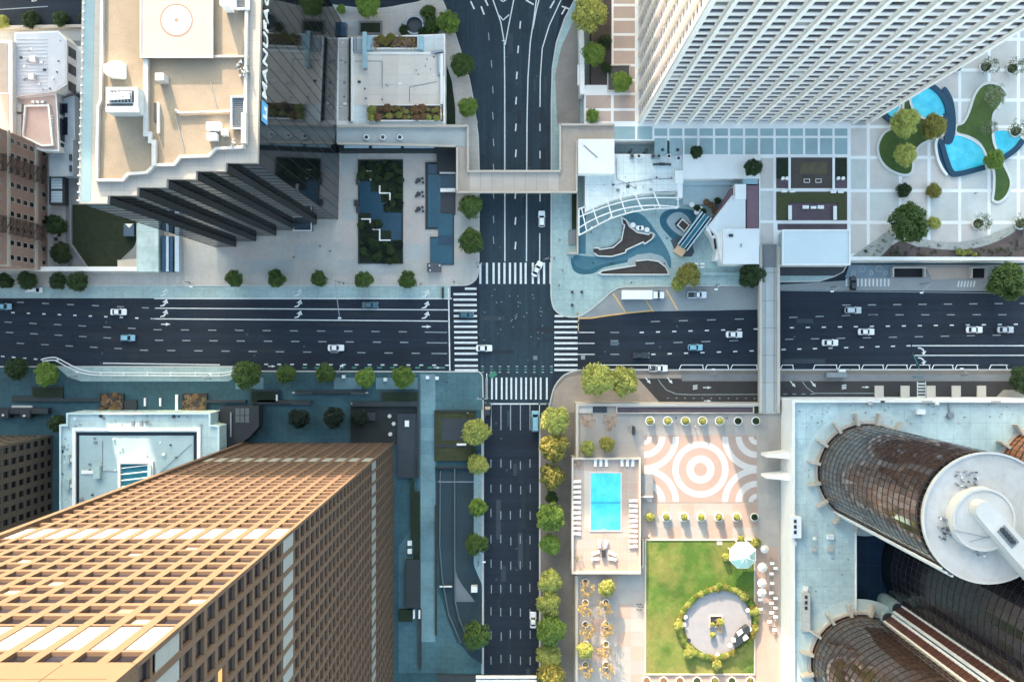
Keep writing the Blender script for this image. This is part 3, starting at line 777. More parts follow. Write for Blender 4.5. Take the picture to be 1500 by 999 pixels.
# ---- round bronze-glass hotel on a pale podium
def hotel():
    ZP = 17.0
    pod = thing('hotel_podium', 'pale teal flat hotel podium roof around the round bronze glass towers', 'podium', P3(1300,800,0))
    w = MB()
    L = [(1160,586.5),(1700,586.5),(1700,772),(1252,772),(1252,1130),(1160,1130)]
    w.prism(L, 0, ZP-.05, white_wall); w.build('podium_wall', pod)
    r = MB(); r.prism(L, ZP-.05, ZP, teal_roof); rf = r.build('roof', pod)
    q = MB(); q.wall([(1161,1130),(1161,587.5),(1700,587.5)], .7, ZP, ZP+1.1, white_wall, zr=ZP); q.build('parapet', pod)
    q = MB(); q.wall([(1700,771),(1253,771),(1253,1130)], .35, ZP, ZP+.6, white_wall, zr=ZP); q.build('roof_edge', pod)
    q = MB(); q.prism([(1252,772),(1700,772),(1700,1130),(1252,1130)], 0, 9, navy, zr=ZP); q.build('skylight_roof', pod)
    q = MB()
    for i in range(9): q.box(1254+i*18,774,1254.6+i*18,905,9,9.15,M('skylight_bar',(.03,.06,.10),.4))
    for i in range(8): q.box(1254,774+i*18,1400,774.6+i*18,9.001,9.14,M('skylight_bar',(.03,.06,.10),.4))
    q.build('skylight_bar', pod)
    # blades that stick out of the west wall
    for v in (666,697):
        x0,y0 = P(1120,v,12); x1,y1 = P(1158,v,12)
        m = MB(); m.add([(x0,y0-.5,8),(x1,y0-1.0,8),(x1,y0+1.1,8),(x0,y0+.2,8),(x0,y0-.5,13.5),(x1,y0-1.0,15),(x1,y0+1.1,15),(x0,y0+.2,13.5)],[(3,2,1,0),(4,5,6,7),(0,1,5,4),(1,2,6,5),(2,3,7,6),(3,0,4,7)],white_wall)
        m.build('wall_blade', pod)
    rng = random.Random(11)
    for u0,v0,u1,v1,h in ((1160,757,1174,788,2.2),(1176,868,1187,925,1.6),(1343,600,1356,607,1.6),(1213,784,1222,790,1),(1190,802,1196,808,1),(1213,801,1221,808,1),(1161,793,1167,799,1),(1192,787,1196,791,.8),(1351,586.8,1366,590,1.2),(1290,586.8,1296,590,1.1),(1452,587,1466,590,1.2),(1272,588,1278,593,1.2),(1370,587,1376,593,1.2),(1178,860,1184,866,.9)):
        m = MB(); m.box(u0,v0,u1,v1,ZP,ZP+h,rng.choice([white_wall,metal_wh,conc])); o = m.build('roof_unit', pod)
        if u1-u0 > 9 and h > 1.5 and v1-v0 > 20:
            g_ = MB()
            for j in range(3): g_.box(u0+3,v0+4+j*8,u0+7,v0+9+j*8,ZP+h,ZP+h+.12,metal_dk)
            g_.build('unit_vent', o)
    m = MB()
    for i in range(120):
        u,v = rng.uniform(1168,1245),rng.uniform(595,990)
        if rng.random()<.5: u,v = rng.uniform(1165,1490),rng.uniform(592,622)
        s_=rng.uniform(.5,1.1); m.box(u,v,u+s_,v+s_,ZP,ZP+rng.uniform(.25,.7),rng.choice([metal_dk,metal_gr,metal_wh]))
    m.build('roof_pipe', pod, kind='stuff')
    q = MB(); q.tube([P3(1391,590,ZP+.4),P3(1391,606,ZP+.4)],.35,metal_gr); q.cyl(*P(1391,608,ZP),ZP,ZP+1,.9,metal_gr); q.build('duct', pod)
    q = MB()
    for c in ((1268,692,93),(1258,970,93)):
        x,y = P(c[0],c[1],ZP); q.ring(x,y,ZP+.02,13.2,c[2]*k_at(ZP),M('roof_apron',(.50,.575,.56),.85,.2,.1),64)
    q.build('roof_apron', pod)
    def drum(label, u, v, r, zt, name='round_glass_tower', nf=None, tint=glass_brn, fins=True, budget=290, lead=None):
        x,y = P(u,v,ZP)
        root = thing(name, label, 'tower', (x,y,ZP), 0, None)
        n = 56; fh = 3.05; nf = int((zt-ZP-1)/fh)
        core = MB(); core.cyl(x,y,9.2,zt-.6,r-.25,glass_blk,56); core.build('core_wall', root)
        ttl = nf*n; placed = 0
        face = math.atan2(-y,-x)           # side that faces the middle of the picture's ground point
        rest = MB(); mesh = {}
        da = 2*math.pi/n; hw = (r)*math.tan(da/2)-.07
        pm = MB(); pm.wbox(-.04,-hw,0,.05,hw,2.35,tint); pme = pm.mesh('pane')
        for f in range(nf-1,-1,-1):
            for i in range(n):
                a = (i+.5)*da; vis = math.cos(a-face)
                zz = ZP+f*fh+.45
                px_,py_ = x+math.cos(a)*r, y+math.sin(a)*r
                if vis > -.05 and placed < budget:
                    link('pane', pme, root, (px_,py_,zz), a); placed += 1
                else:
                    c_, s_ = math.cos(a), math.sin(a); T = (-s_, c_)
                    rest.add([(px_-T[0]*hw,py_-T[1]*hw,zz),(px_+T[0]*hw,py_+T[1]*hw,zz),(px_+T[0]*hw,py_+T[1]*hw,zz+2.35),(px_-T[0]*hw,py_-T[1]*hw,zz+2.35)],[(0,1,2,3)],tint)
        rest.build('pane', root, kind='stuff')
        mu = MB(); mm = M('bronze_mullion',(.07,.055,.05),.4,.2,.3,metal=.5)
        for i in range(n):
            a = i*da; px_,py_ = x+math.cos(a)*(r+.02), y+math.sin(a)*(r+.02)
            c_, s_ = math.cos(a), math.sin(a)
            mu.add([(px_-s_*d1+c_*d2,py_+c_*d1+s_*d2,z) for z in (ZP,zt-.6) for d1,d2 in ((-.06,-.3),(.06,-.3),(.06,.06),(-.06,.06))],[(0,1,5,4),(1,2,6,5),(2,3,7,6),(3,0,4,7)],mm)
        mu.build('mullion', root)
        fl = MB()
        for f in range(nf+1): fl.ring(x,y,ZP+f*fh+.4,r-.3,r+.04,mm,56,zb=ZP+f*fh)
        fl.build('floor_band', root)
        top = MB(); top.cyl(x,y,zt-.6,zt,r+.25,M('roof_white',(.40,.37,.345),.7,.2,.12,fine=.7,col2=(.48,.44,.41)),72); tr = top.build('roof', root)
        e = MB(); e.ring(x,y,zt+.35,r-.1,r+.3,M('drum_white',(.50,.47,.44),.7,.12,.2),72,zb=zt-.02); e.build('roof_edge', root)
        if fins:
            for j in range(16):
                a = j*math.pi/8+.2
                if math.cos(a-face) < -.35: continue
                c_,s_ = math.cos(a),math.sin(a)
                m = MB(); vs=[(x+c_*d-s_*w_,y+s_*d+c_*w_,z) for z in (9.1 if False else ZP,ZP+2.6) for d,w_ in ((r+.1,-.4),(r+3.4,-.22),(r+3.4,.22),(r+.1,.4))]
                m.add(vs,[(3,2,1,0),(4,5,6,7),(0,1,5,4),(1,2,6,5),(2,3,7,6),(3,0,4,7)],conc_cream); m.build('buttress', root)
            m = MB(); m.ring(x,y,ZP+1.0,r+.3,r+1.0,conc_cream,64,zb=ZP); m.build('base_ring', root)
        return root,x,y
    zt = 84.5
    root,x,y = drum('round bronze glass tower with broad white roof and drum, nearest the avenue', 1268,692,13.2,zt)
    # drum, capsule lift house, plant on the white roof
    dx,dy = P(1438,760,zt+2)
    m = MB(); m.cyl(dx,dy,zt,zt+2.8,6.4,M('drum_white',(.50,.47,.44),.7,.12,.2),56,6.3); dr = m.build('roof_drum', root)
    m = MB(); m.ring(dx,dy,zt+3.1,5.9,6.35,M('drum_white',(.50,.47,.44),.7,.12,.2),56,zb=zt+2.8); m.build('drum_edge', dr)
    a = Vector(P(1440,747,zt+5)); b = Vector(P(1530,850,zt+5)); d=(b-a).normalized(); nn=Vector((-d.y,d.x)); rr=1.9
    pts=[]
    for i in range(9): t=math.pi*i/8; pts.append(tuple(a-d*rr*math.sin(t)+nn*rr*math.cos(t)))
    pts += [tuple(b-nn*rr),tuple(b+nn*rr)]
    m = MB(); m.wprism(pts, zt, zt+6, M('drum_white',(.50,.47,.44),.7,.12,.2)); lh = m.build('lift_housing', root)
    m = MB(); m.wprism([tuple(a+d*q-nn*w_*(1 if 1 else 0)) for q,w_ in ((4.5,1.0),(9,1.0),(9,-1.0),(4.5,-1.0))], zt+6, zt+6.1, conc_dk); m.build('housing_hatch', lh)
    m = MB()
    for i in range(5): c=a+d*(4.8+i*.8); m.cyl(c.x,c.y,zt+6.1,zt+6.7,.45,metal_dk,10)
    m.build('fan', lh)
    rng = random.Random(2); m = MB()
    for u0,v0,u1,v1,nn_ in ((1400,690,1432,712,34),(1375,752,1394,792,26),(1428,806,1446,814,9)):
        for i in range(nn_):
            u,v=rng.uniform(u0,u1),rng.uniform(v0,v1); s_=rng.uniform(.8,3.2)
            m.box(u,v,u+s_*rng.uniform(.4,1),v+s_*rng.uniform(.4,1),zt,zt+rng.uniform(.3,1.2),rng.choice([metal_gr,metal_dk,metal_gr,conc_dk,metal_wh]))
    m.build('roof_plant', root)
    m = MB(); m.tube([P3(1396,776,zt+3.3),P3(1450,788,zt+3.3)],.1,metal_gr); m.tube([P3(1420,793,zt+3.3),P3(1452,785,zt+3.3)],.1,metal_gr); m.build('guy_wire', root)
    r2,_,_ = drum('dark round central tower half hidden under the white roofed one', 1404,838,18.5,112,fins=False,tint=glass_dk)
    r3,_,_ = drum('round bronze glass tower rising at the bottom edge beside the pale podium roof', 1258,970,13.2,84.5)
    r4,_,_ = drum('sunlit orange round tower cut by the right edge of the picture', 1533,694,13.2,84.5,tint=M('sunlit_bronze_glass',(.36,.13,.05),.25,.3,.2,spec=.5,objvar=.4))  # bronze glass with the sunlight painted in as orange
    # paired lift shafts: white tubes with bronze glass cages
    def lift(label,u,v,zt):
        x,y = P(u,v,ZP)
        root = thing('lift_shaft', label, 'lift shaft', (x,y,9), 0, 'paired glass lift shafts')
        dirn = Vector((-.57,.82)).normalized(); sd_ = Vector((dirn.y,-dirn.x))
        for s_ in (-1.35,1.35):
            c = Vector((x,y))+sd_*s_
            m = MB(); m.cyl(c.x,c.y,9,zt,.42,white_wall,12); m.build('white_column', root)
        m = MB()
        cc = Vector((x,y))
        m.wprism([tuple(cc+sd_*a_+dirn*b_) for a_,b_ in ((-1.15,-.8),(1.15,-.8),(1.15,.2),(-1.15,.2))], 9.2, zt-.5, M('lift_glass',(.13,.05,.035),.2,.3,.3,spec=.6)); m.build('glass_cage', root)
        m = MB()
        for z in [12+i*2.2 for i in range(int((zt-12)/2.2))]:
            m.wprism([tuple(cc+sd_*a_+dirn*b_) for a_,b_ in ((-1.16,.18),(1.16,.18),(1.16,.32),(-1.16,.32))], z, z+.18, metal_dk)
        m.build('cage_bar', root, kind='stuff')
        m = MB(); m.cyl(x,y,9,ZP+2,1.9,conc_teal,20); m.cyl(x,y,ZP+2,ZP+2.3,1.6,metal_dk,20); m.build('shaft_base', root)
        m = MB(); m.cyl(x,y,zt,zt+.8,1.9,white_wall,20); m.build('shaft_cap', root)
    lift('glass lift shaft between white columns, the upper of the pair beside the dark central tower',1311,889,96)
    lift('glass lift shaft between white columns, the lower of the pair beside the bottom round tower',1297,903,96)
    # pale stripes on the south-west side of the first tower: its own lift shaft
    x,y = P(1268,692,ZP)
    root = thing('lift_shaft', 'three white vertical lift rails on the shaded side of the white roofed tower', 'lift shaft', (x-8,y-11,9))
    for i,(a_) in enumerate((-2.28,-2.18,-2.08)):
        m = MB(); m.cyl(x+13.9*math.cos(a_),y+13.9*math.sin(a_),9,83.5,.26,white_wall,10); m.build('white_rail', root)
hotel()

# ---- unseen towers added out of view to the north, shaped to shade the streets
def add_shade_block(label, u0, u1, v0, depth, h, turret=None):
    x0,y0 = P(u0,v0); x1 = P(u1,v0)[0]
    root = thing('shading_tower', label, 'building', ((x0+x1)/2,y0,0))
    m = MB(); m.wbox(x0,y0,0,x1,y0+depth,h,conc_wm); m.build('wall', root)
    m = MB(); nf=int(h/4)
    for f in range(1,nf):
        m.wbox(x0-.05,y0-.05,f*4,x1+.05,y0+depth+.05,f*4+1.9,M('band_window',(.10,.12,.14),.2,.2,.3))
    m.build('window_band', root)
    if turret:
        a,b,hh = turret; m = MB(); m.wbox(P(a,v0)[0],y0+1,h,P(b,v0)[0],y0+depth-1,hh,conc_wm); m.build('shading_top', root)
def sx(u,v,vt=-250): return u-SUN_K*(v-vt)
add_shade_block('added shade-casting tall slab tower north of the helipad tower and beyond the picture', sx(172,392,-300), sx(312,200,-300), -300, 30, 128)
add_shade_block('added shade-casting mid-height tower north of the terrace and beyond the picture', sx(580,745), sx(774,745), -250, 30, 88)
add_shade_block('added shading block with raised end north of the street fork and beyond the picture', sx(774,745)+1, sx(945,100), -250, 26, 62, (sx(848,790),sx(940,790),72))
add_shade_block('added shade-casting broad block north-east beyond the plaza and the picture', sx(1225,100), sx(1800,600), -250, 30, 68, (sx(1225,100),sx(1440,610),92))
add_shade_block('added shading slab in the gap west of the tall slab tower and beyond the picture', sx(96,392,-300), sx(172,392,-300)-1, -300, 20, 69)
# ------------------------------------------------------------------ kit: trees, cars, people, planters
def crown_mesh(seed, mat, clumps=60, leaves=26, flat=.8, spread=1.0, lsize=.085, hole=0.0):
    rng = random.Random(seed); v = []; f = []
    for c in range(clumps):
        while True:
            d = Vector((rng.gauss(0,1),rng.gauss(0,1),rng.gauss(.45,1)))
            if d.length > .01: break
        d.normalize()
        rad = spread*rng.uniform(.58,.84)*(1+.07*math.sin(3*math.atan2(d.y,d.x)+seed)+.05*math.sin(5*math.atan2(d.y,d.x)+2*seed)) 
        ctr = Vector((d.x*rad, d.y*rad, d.z*rad*flat))
        cr = rng.uniform(.17,.30)
        for i in range(leaves):
            n = Vector((rng.gauss(0,1),rng.gauss(0,1),rng.gauss(.35,1))).normalized()
            p = ctr + n*cr*rng.uniform(.7,1.05)
            n = (n+Vector((rng.gauss(0,.35),rng.gauss(0,.35),rng.gauss(.1,.35)))).normalized()
            a = n.orthogonal().normalized(); b = n.cross(a); t = rng.uniform(0,6.28)
            a, b = a*math.cos(t)+b*math.sin(t), b*math.cos(t)-a*math.sin(t)
            s_ = lsize*rng.uniform(.6,1.3); k = len(v)
            v += [tuple(p-a*s_), tuple(p-b*s_*.55+n*s_*.12), tuple(p+a*s_), tuple(p+b*s_*.55+n*s_*.12)]
            f.append((k,k+1,k+2,k+3))
    me = bpy.data.meshes.new('crown'); me.from_pydata(v,[],f); me.materials.append(mat); me.update()
    return me
CROWN = {}
def crown_of(kind, i):
    key = (kind, i)
    if key not in CROWN:
        if kind == 'sparse': CROWN[key] = crown_mesh(40+i, leaf['pale'], 34, 14, .8, 1.05, .075)
        elif kind == 'blossom': CROWN[key] = crown_mesh(60+i, M('blossom_leaves',(.46,.31,.22),.7,.3,.9,trans=.3,objvar=.15), 34, 18, .8, 1.05, .075)
        elif kind == 'palm': CROWN[key] = crown_mesh(80+i, M('gold_leaves',(.44,.31,.10),.65,.3,.9,trans=.3,objvar=.15), 30, 15, .7, 1.08, .085)
        else: CROWN[key] = crown_mesh(10+i+hash_kind(kind), leaf[kind], 120, 62, .82, 1.0, .068)
    return CROWN[key]
def hash_kind(k): return sum(ord(c) for c in k)
def trunk_mesh():
    m = MB()
    m.cyl(0,0,0,.62,.055,bark,8,.035)
    for a in range(5):
        t = a*1.2566+.3
        m.tube([(0,0,.5+.02*a),(.32*math.cos(t),.32*math.sin(t),.85)],.022,bark,5)
        m.tube([(.32*math.cos(t),.32*math.sin(t),.85),(.62*math.cos(t+.25),.62*math.sin(t+.25),1.05)],.012,bark,4)
    m.tube([(0,0,.6),(.05,-.04,1.2)],.025,bark,5)
    return m.mesh('trunk')
TRUNK = trunk_mesh()
_tn = [0]
def tree(u, v, d, kind, label, z=CURB, group=None, name='street_tree', crown_z=1.25, trunk=True):
    """crown centre seen at plan (u,v); d = crown width in plan units"""
    i = _tn[0]; _tn[0] += 1
    r = d*U*.5*1.04
    zc = z + r*crown_z
    x,y = P(u,v,zc)
    root = thing(name, label, 'tree' if trunk else 'shrub', (x,y,z), 0, group)
    rng = random.Random(i*13+5)
    cr = bpy.data.objects.new('crown', crown_of(kind, i % 3)); COL.objects.link(cr); cr.parent = root
    cr.location = (0,0,r*crown_z); cr.scale = (r*rng.uniform(.94,1.05),r*rng.uniform(.94,1.05),r*rng.uniform(.9,1.1)); cr.rotation_euler[2] = rng.uniform(0,6.28)
    if trunk:
        t = bpy.data.objects.new('trunk', TRUNK); COL.objects.link(t); t.parent = root
        t.scale = (r,r,r*crown_z); t.rotation_euler[2] = rng.uniform(0,6.28)
    return root
def shrub(u, v, d, kind, label, z=CURB, group=None, name='shrub'):
    return tree(u, v, d, kind, label, z, group, name, .55, False)

# ---- cars: one body shape in local metres, nose towards +x
def outline(L, Wd, r=.45, n=4):
    pts = []
    for cx,cy,a0 in ((L/2-r,Wd/2-r*.8,0),(-L/2+r,Wd/2-r*.8,90),(-L/2+r,-Wd/2+r*.8,180),(L/2-r,-Wd/2+r*.8,270)):
        for i in range(n+1):
            a = R(a0+90*i/n); pts.append((cx+r*math.cos(a), cy+r*.8*math.sin(a)))
    return pts
def loft(mb, rings, mat, cap=True):
    n = len(rings[0]); base = len(mb.v)
    vs = [p for r_ in rings for p in r_]
    fs = [(i+k*n,(i+1)%n+k*n,(i+1)%n+(k+1)*n,i+(k+1)*n) for k in range(len(rings)-1) for i in range(n)]
    if cap: fs += [tuple(range((len(rings)-1)*n, len(rings)*n)), tuple(range(n-1,-1,-1))]
    mb.add(vs, fs, mat)
def car_paint(name, col): return M('car_paint_'+name, col, .28, .05, .8, spec=.5, coat=.6)
PAINT = {'white': car_paint('white',(.78,.79,.80)), 'blue': car_paint('pale_blue',(.20,.42,.52)), 'teal': car_paint('dark_teal',(.02,.09,.13)), 'black': car_paint('black',(.015,.018,.022)), 'silver': car_paint('silver',(.48,.52,.54)), 'red': car_paint('red',(.4,.05,.03))}
tyre = M('tyre_rubber',(.015,.015,.016),.9,.1,2); lampw = M('lamp_glass',(.75,.74,.70),.15,.05,1,spec=.6); lampr = M('tail_lamp_glass',(.30,.02,.02),.2,.05,1,spec=.6)
car_glass = M('car_glass',(.008,.010,.014),.15,.1,1,spec=.35)
def car_proto(kind, label):
    root = thing('parked_car' if kind=='x' else {'sedan':'car','hatch':'car','suv':'car','pickup':'pickup_truck','van':'van'}[kind], label, 'car' if kind in ('sedan','hatch','suv') else 'pickup' if kind=='pickup' else 'van', (0,0,0))
    L, Wd, hb, ht = {'sedan':(4.8,1.88,.86,1.42),'hatch':(4.3,1.82,.9,1.5),'suv':(4.8,1.95,1.0,1.72),'pickup':(5.6,1.98,1.0,1.75),'van':(5.6,2.0,1.15,2.1)}[kind]
    pt = PAINT['white']
    b = MB(); o = outline(L,Wd)
    sc = lambda s,t: [(x*s,y*t) for x,y in o]
    loft(b, [[(x,y,.28) for x,y in sc(.97,.95)],[(x,y,.5) for x,y in o],[(x,y,hb-.16) for x,y in sc(.995,.99)],[(x,y,hb) for x,y in sc(.95,.90)]], pt)
    b.build('body', root)
    c0, c1, r0, r1 = {'sedan':(-1.75,.95,-1.05,.15),'hatch':(-1.95,.9,-1.6,.1),'suv':(-2.2,.95,-1.85,.2),'pickup':(-.55,1.35,-.25,.6),'van':(-2.6,1.9,-2.4,1.1)}[kind]
    wb, wt = Wd*.43, Wd*.345
    def quad(name, pts, mat):
        m = MB(); m.add(pts,[(0,1,2,3)],mat); return m.build(name, root)
    b = MB()
    B = [(c1,wb,hb-.02),(c0,wb,hb-.02),(c0,-wb,hb-.02),(c1,-wb,hb-.02)]; T = [(r1,wt,ht-.05),(r0,wt,ht-.05),(r0,-wt,ht-.05),(r1,-wt,ht-.05)]
    loft(b,[B,T],pt); b.build('cabin', root)
    lerp = lambda p,q,t: tuple(p[i]+(q[i]-p[i])*t for i in range(3))
    def inset(p,q,r_,s_,off,m0=.06,m1=.10):
        pts=[lerp(lerp(p,q,m0),lerp(s_,r_,m0),m1),lerp(lerp(p,q,1-m0),lerp(s_,r_,1-m0),m1),lerp(lerp(p,q,1-m0),lerp(s_,r_,1-m0),1-m1*.5),lerp(lerp(p,q,m0),lerp(s_,r_,m0),1-m1*.5)]
        return [tuple(a+b_ for a,b_ in zip(x,off)) for x in pts]
    quad('windscreen', inset(B[3],B[0],T[0],T[3],(.03,0,.03)), car_glass)
    quad('rear_window', inset(B[1],B[2],T[2],T[1],(-.03,0,.03)), car_glass)
    quad('side_window', inset(B[0],B[1],T[1],T[0],(0,.03,.02)), car_glass)
    quad('side_window', inset(B[2],B[3],T[3],T[2],(0,-.03,.02)), car_glass)
    b = MB(); loft(b,[[(x*1.01+ (r0+r1)/2*(-.01),y*1.02,ht-.06) for x,y in ((r1,wt),(r0,wt),(r0,-wt),(r1,-wt))],[(x,y*.93,ht) for x,y in ((r1-.06,wt),(r0+.06,wt),(r0+.06,-wt),(r1-.06,-wt))]],pt); b.build('roof', root)
    if kind == 'pickup':
        b = MB(); b.wbox(-L/2+.12,-.78,hb,-.7,.78,hb+.03,M('truck_bed',(.05,.055,.06),.7)); b.build('load_bed', root)
        b = MB()
        for y in (-.86,.86): b.wbox(-L/2+.1,y-.06,hb-.02,-.62,y+.06,hb+.16,pt)
        b.wbox(-L/2+.06,-.86,hb-.02,-L/2+.14,.86,hb+.16,pt); b.build('bed_rail', root)
    wm_ = MB(); rr=.34; n=14
    vs=[(rr*math.cos(i*2*math.pi/n),y,rr*math.sin(i*2*math.pi/n)) for y in (-.11,.11) for i in range(n)]
    wm_.add(vs,[(i,n+i,n+(i+1)%n,(i+1)%n) for i in range(n)]+[tuple(range(n)),tuple(range(2*n-1,n-1,-1))],tyre); wme=wm_.mesh('wheel')
    for sx_ in (L*.30,-L*.29):
        for sy_ in (1,-1): link('wheel',wme,root,(sx_,sy_*(Wd/2-.10),rr))
    def small(nm,x,y,z,a,b_,c,mat):
        m=MB(); m.wbox(x-a/2,y-b_/2,z-c/2,x+a/2,y+b_/2,z+c/2,mat); m.build(nm,root)
    for s_ in (1,-1):
        small('headlight',L/2-.16,s_*(Wd/2-.32),hb-.16,.30,.36,.16,lampw); small('tail_light',-L/2+.12,s_*(Wd/2-.32),hb-.10,.22,.34,.16,lampr); small('mirror',c1-.25,s_*(Wd/2+.06),hb+.05,.2,.2,.14,pt)
    return root
_protos = {}
def car(kind, u, v, ang, paint, label, group='vehicles on the streets', z=0.0, scale=1.0, roofmat=None):
    """ang: heading in degrees, 0 = east, 90 = north"""
    x,y = P(u,v,z+.8)
    if kind not in _protos:
        _protos[kind] = car_proto(kind, label); root = _protos[kind]
        root.location = (x,y,z); root.rotation_euler[2] = R(ang); root.scale = (scale,)*3; root['group'] = group
    else:
        root = copy_thing(_protos[kind], label, (x,y,z), R(ang), scale, group)
    for c in root.children:
        nm = c.name.split('.')[0]
        if nm in ('body','cabin','roof','mirror','bed_rail'):
            c.material_slots[0].link = 'OBJECT'; c.material_slots[0].material = roofmat if (roofmat and nm in ('roof','cabin')) else PAINT[paint]
    return root

# ---- people, a few pixels tall: one skinned figure standing or walking
def person_mesh(seed, shirt, trousers, stride=.25):
    J = {'hip':(0,0,.95),'waist':(0,0,1.1),'chest':(0,0,1.36),'neck':(0,0,1.5),'head':(.02,0,1.63),'top':(.02,0,1.75),
     'ls':(0,.19,1.42),'le':(-.08,.24,1.16),'lh':(.04,.25,.92),'rs':(0,-.19,1.42),'re':(.06,-.24,1.16),'rh':(.20,-.24,.95),
     'lhip':(0,.09,.92),'lk':(stride*.5,.1,.5),'la':(stride,.1,.08),'lt':(stride+.17,.11,.04),'rhip':(0,-.09,.92),'rk':(-stride*.25,-.1,.5),'ra':(-stride,-.1,.1),'rt':(-stride+.16,-.11,.04)}
    Rr = {'hip':.15,'waist':.14,'chest':.16,'neck':.06,'head':.105,'top':.07,'ls':.075,'le':.05,'lh':.04,'rs':.075,'re':.05,'rh':.04,'lhip':.095,'lk':.07,'la':.05,'lt':.04,'rhip':.095,'rk':.07,'ra':.05,'rt':.04}
    E = [('hip','waist'),('waist','chest'),('chest','neck'),('neck','head'),('head','top'),('chest','ls'),('ls','le'),('le','lh'),('chest','rs'),('rs','re'),('re','rh'),('hip','lhip'),('lhip','lk'),('lk','la'),('la','lt'),('hip','rhip'),('rhip','rk'),('rk','ra'),('ra','rt')]
    ks = list(J); me = bpy.data.meshes.new('person_skin'); me.from_pydata([J[k] for k in ks],[(ks.index(a),ks.index(b)) for a,b in E],[])
    o = bpy.data.objects.new('person_skin',me); COL.objects.link(o)
    md = o.modifiers.new('skin','SKIN'); o.modifiers.new('sub','SUBSURF').levels = 1
    for i,k in enumerate(ks):
        sv = me.skin_vertices[0].data[i]; sv.radius = (Rr[k],Rr[k]); sv.use_root = (k=='hip')
    dg = bpy.context.evaluated_depsgraph_get()
    out = bpy.data.meshes.new_from_object(o.evaluated_get(dg)); bpy.data.objects.remove(o)
    out.name = 'person'
    out.materials.clear()
    skin = M('skin',(.42,.27,.19),.6,.05,3); hair = M('dark_hair',(.03,.022,.018),.7,.1,5)
    for mt in (M(*shirt),M(*trousers),skin,hair): out.materials.append(mt)
    for p in out.polygons:
        c = p.center; p.material_index = 1 if c.z < .98 and abs(c.y) < .2 else 2 if (1.5 < c.z and not (c.z > 1.64 or c.x < -.02)) or (abs(c.y) > .2 and c.z < 1.02) else 3 if c.z > 1.5 else 0
    return out
PEOPLE = [person_mesh(1,('dark_shirt',(.04,.045,.06),.8),('dark_trousers',(.03,.033,.04),.8)),
          person_mesh(2,('white_shirt',(.75,.74,.72),.8),('navy_trousers',(.03,.04,.08),.8),.1),
          person_mesh(3,('red_shirt',(.35,.06,.05),.8),('dark_trousers',(.03,.033,.04),.8),.3)]
def person(u, v, i, label, z=CURB, ang=0, group=None):
    x,y = P(u,v,z+.9)
    o = link('person', PEOPLE[i], None, (x,y,z), R(ang)); return tag(o, label, 'person', group)

# ---- planter pots
def pot(u, v, z, d, label, kind, group, plant=True, tree_d=None):
    r = d*U*.5
    x,y = P(u,v,z+.7)
    root = thing('plant_pot', label, 'planter', (x,y,z), 0, group)
    m = MB(); m.cyl(x,y,z,z+.75,r*.8,white_wall,20,r); m.ring(x,y,z+.82,r*.78,r*1.02,white_wall,20,zb=z+.70); m.build('pot', root)
    m = MB(); m.cyl(x,y,z+.74,z+.76,r*.78,bed_brown,16); m.build('soil', root)
    if plant:
        cr = bpy.data.objects.new('plant', crown_of(kind, (int(u)+int(v))%3)); COL.objects.link(cr); cr.parent = root
        q = r*.78; cr.location = (0,0,.75+q*.5); cr.scale=(q,q,q*1.1); cr.rotation_euler[2]=u
    return root
def lamp_post(label, u, v, z, h, au, av, name='street_lamp', mat=None):
    mat = mat or metal_gr
    x,y = P(u,v,z); ax,ay = P(au,av,z+h)
    root = thing(name, label, 'street lamp' if name=='street_lamp' else 'traffic signal', (x,y,z))
    m = MB(); m.cyl(x,y,z,z+h,.14,mat,8,.09); m.cyl(x,y,z,z+.4,.25,mat,8); m.build('pole', root)
    m = MB(); m.tube([(x,y,z+h-.3),(ax,ay,z+h)],.11,mat); m.build('arm', root)
    m = MB()
    if name=='street_lamp': m.wbox(ax-.45,ay-.2,z+h-.12,ax+.45,ay+.2,z+h+.08,metal_wh); m.build('lamp_head', root)
    else:
        m.wbox(ax-.25,ay-.35,z+h-1.0,ax+.25,ay+.35,z+h+.15,metal_dk); m.build('signal_head', root)
        m = MB(); m.wbox((x+ax)/2-.25,(y+ay)/2-.3,z+h-1.0,(x+ax)/2+.25,(y+ay)/2+.3,z+h+.1,metal_dk); m.build('signal_head', root)
    return root

def roof_clutter(root, z, areas, n, seed, runs=()):
    """small vents, drains and conduits too slight to pick apart"""
    rg = random.Random(seed); m = MB()
    for i in range(n):
        u0,v0,u1,v1 = rg.choice(areas); u,v = rg.uniform(u0,u1), rg.uniform(v0,v1); x,y = P(u,v,z); mt = rg.choice([metal_gr,metal_dk,metal_wh,conc_dk])
        if rg.random() < .5: m.cyl(x,y,z,z+rg.uniform(.2,.6),rg.uniform(.1,.28),mt,8)
        else: s_ = rg.uniform(.15,.5); m.wbox(x-s_,y-s_*.7,z,x+s_,y+s_*.7,z+rg.uniform(.2,.6),mt)
    for a in runs: m.tube([P3(u,v,z+.15) for u,v in a],.09,metal_gr,5)
    m.build('roof_vent', root, kind='stuff')
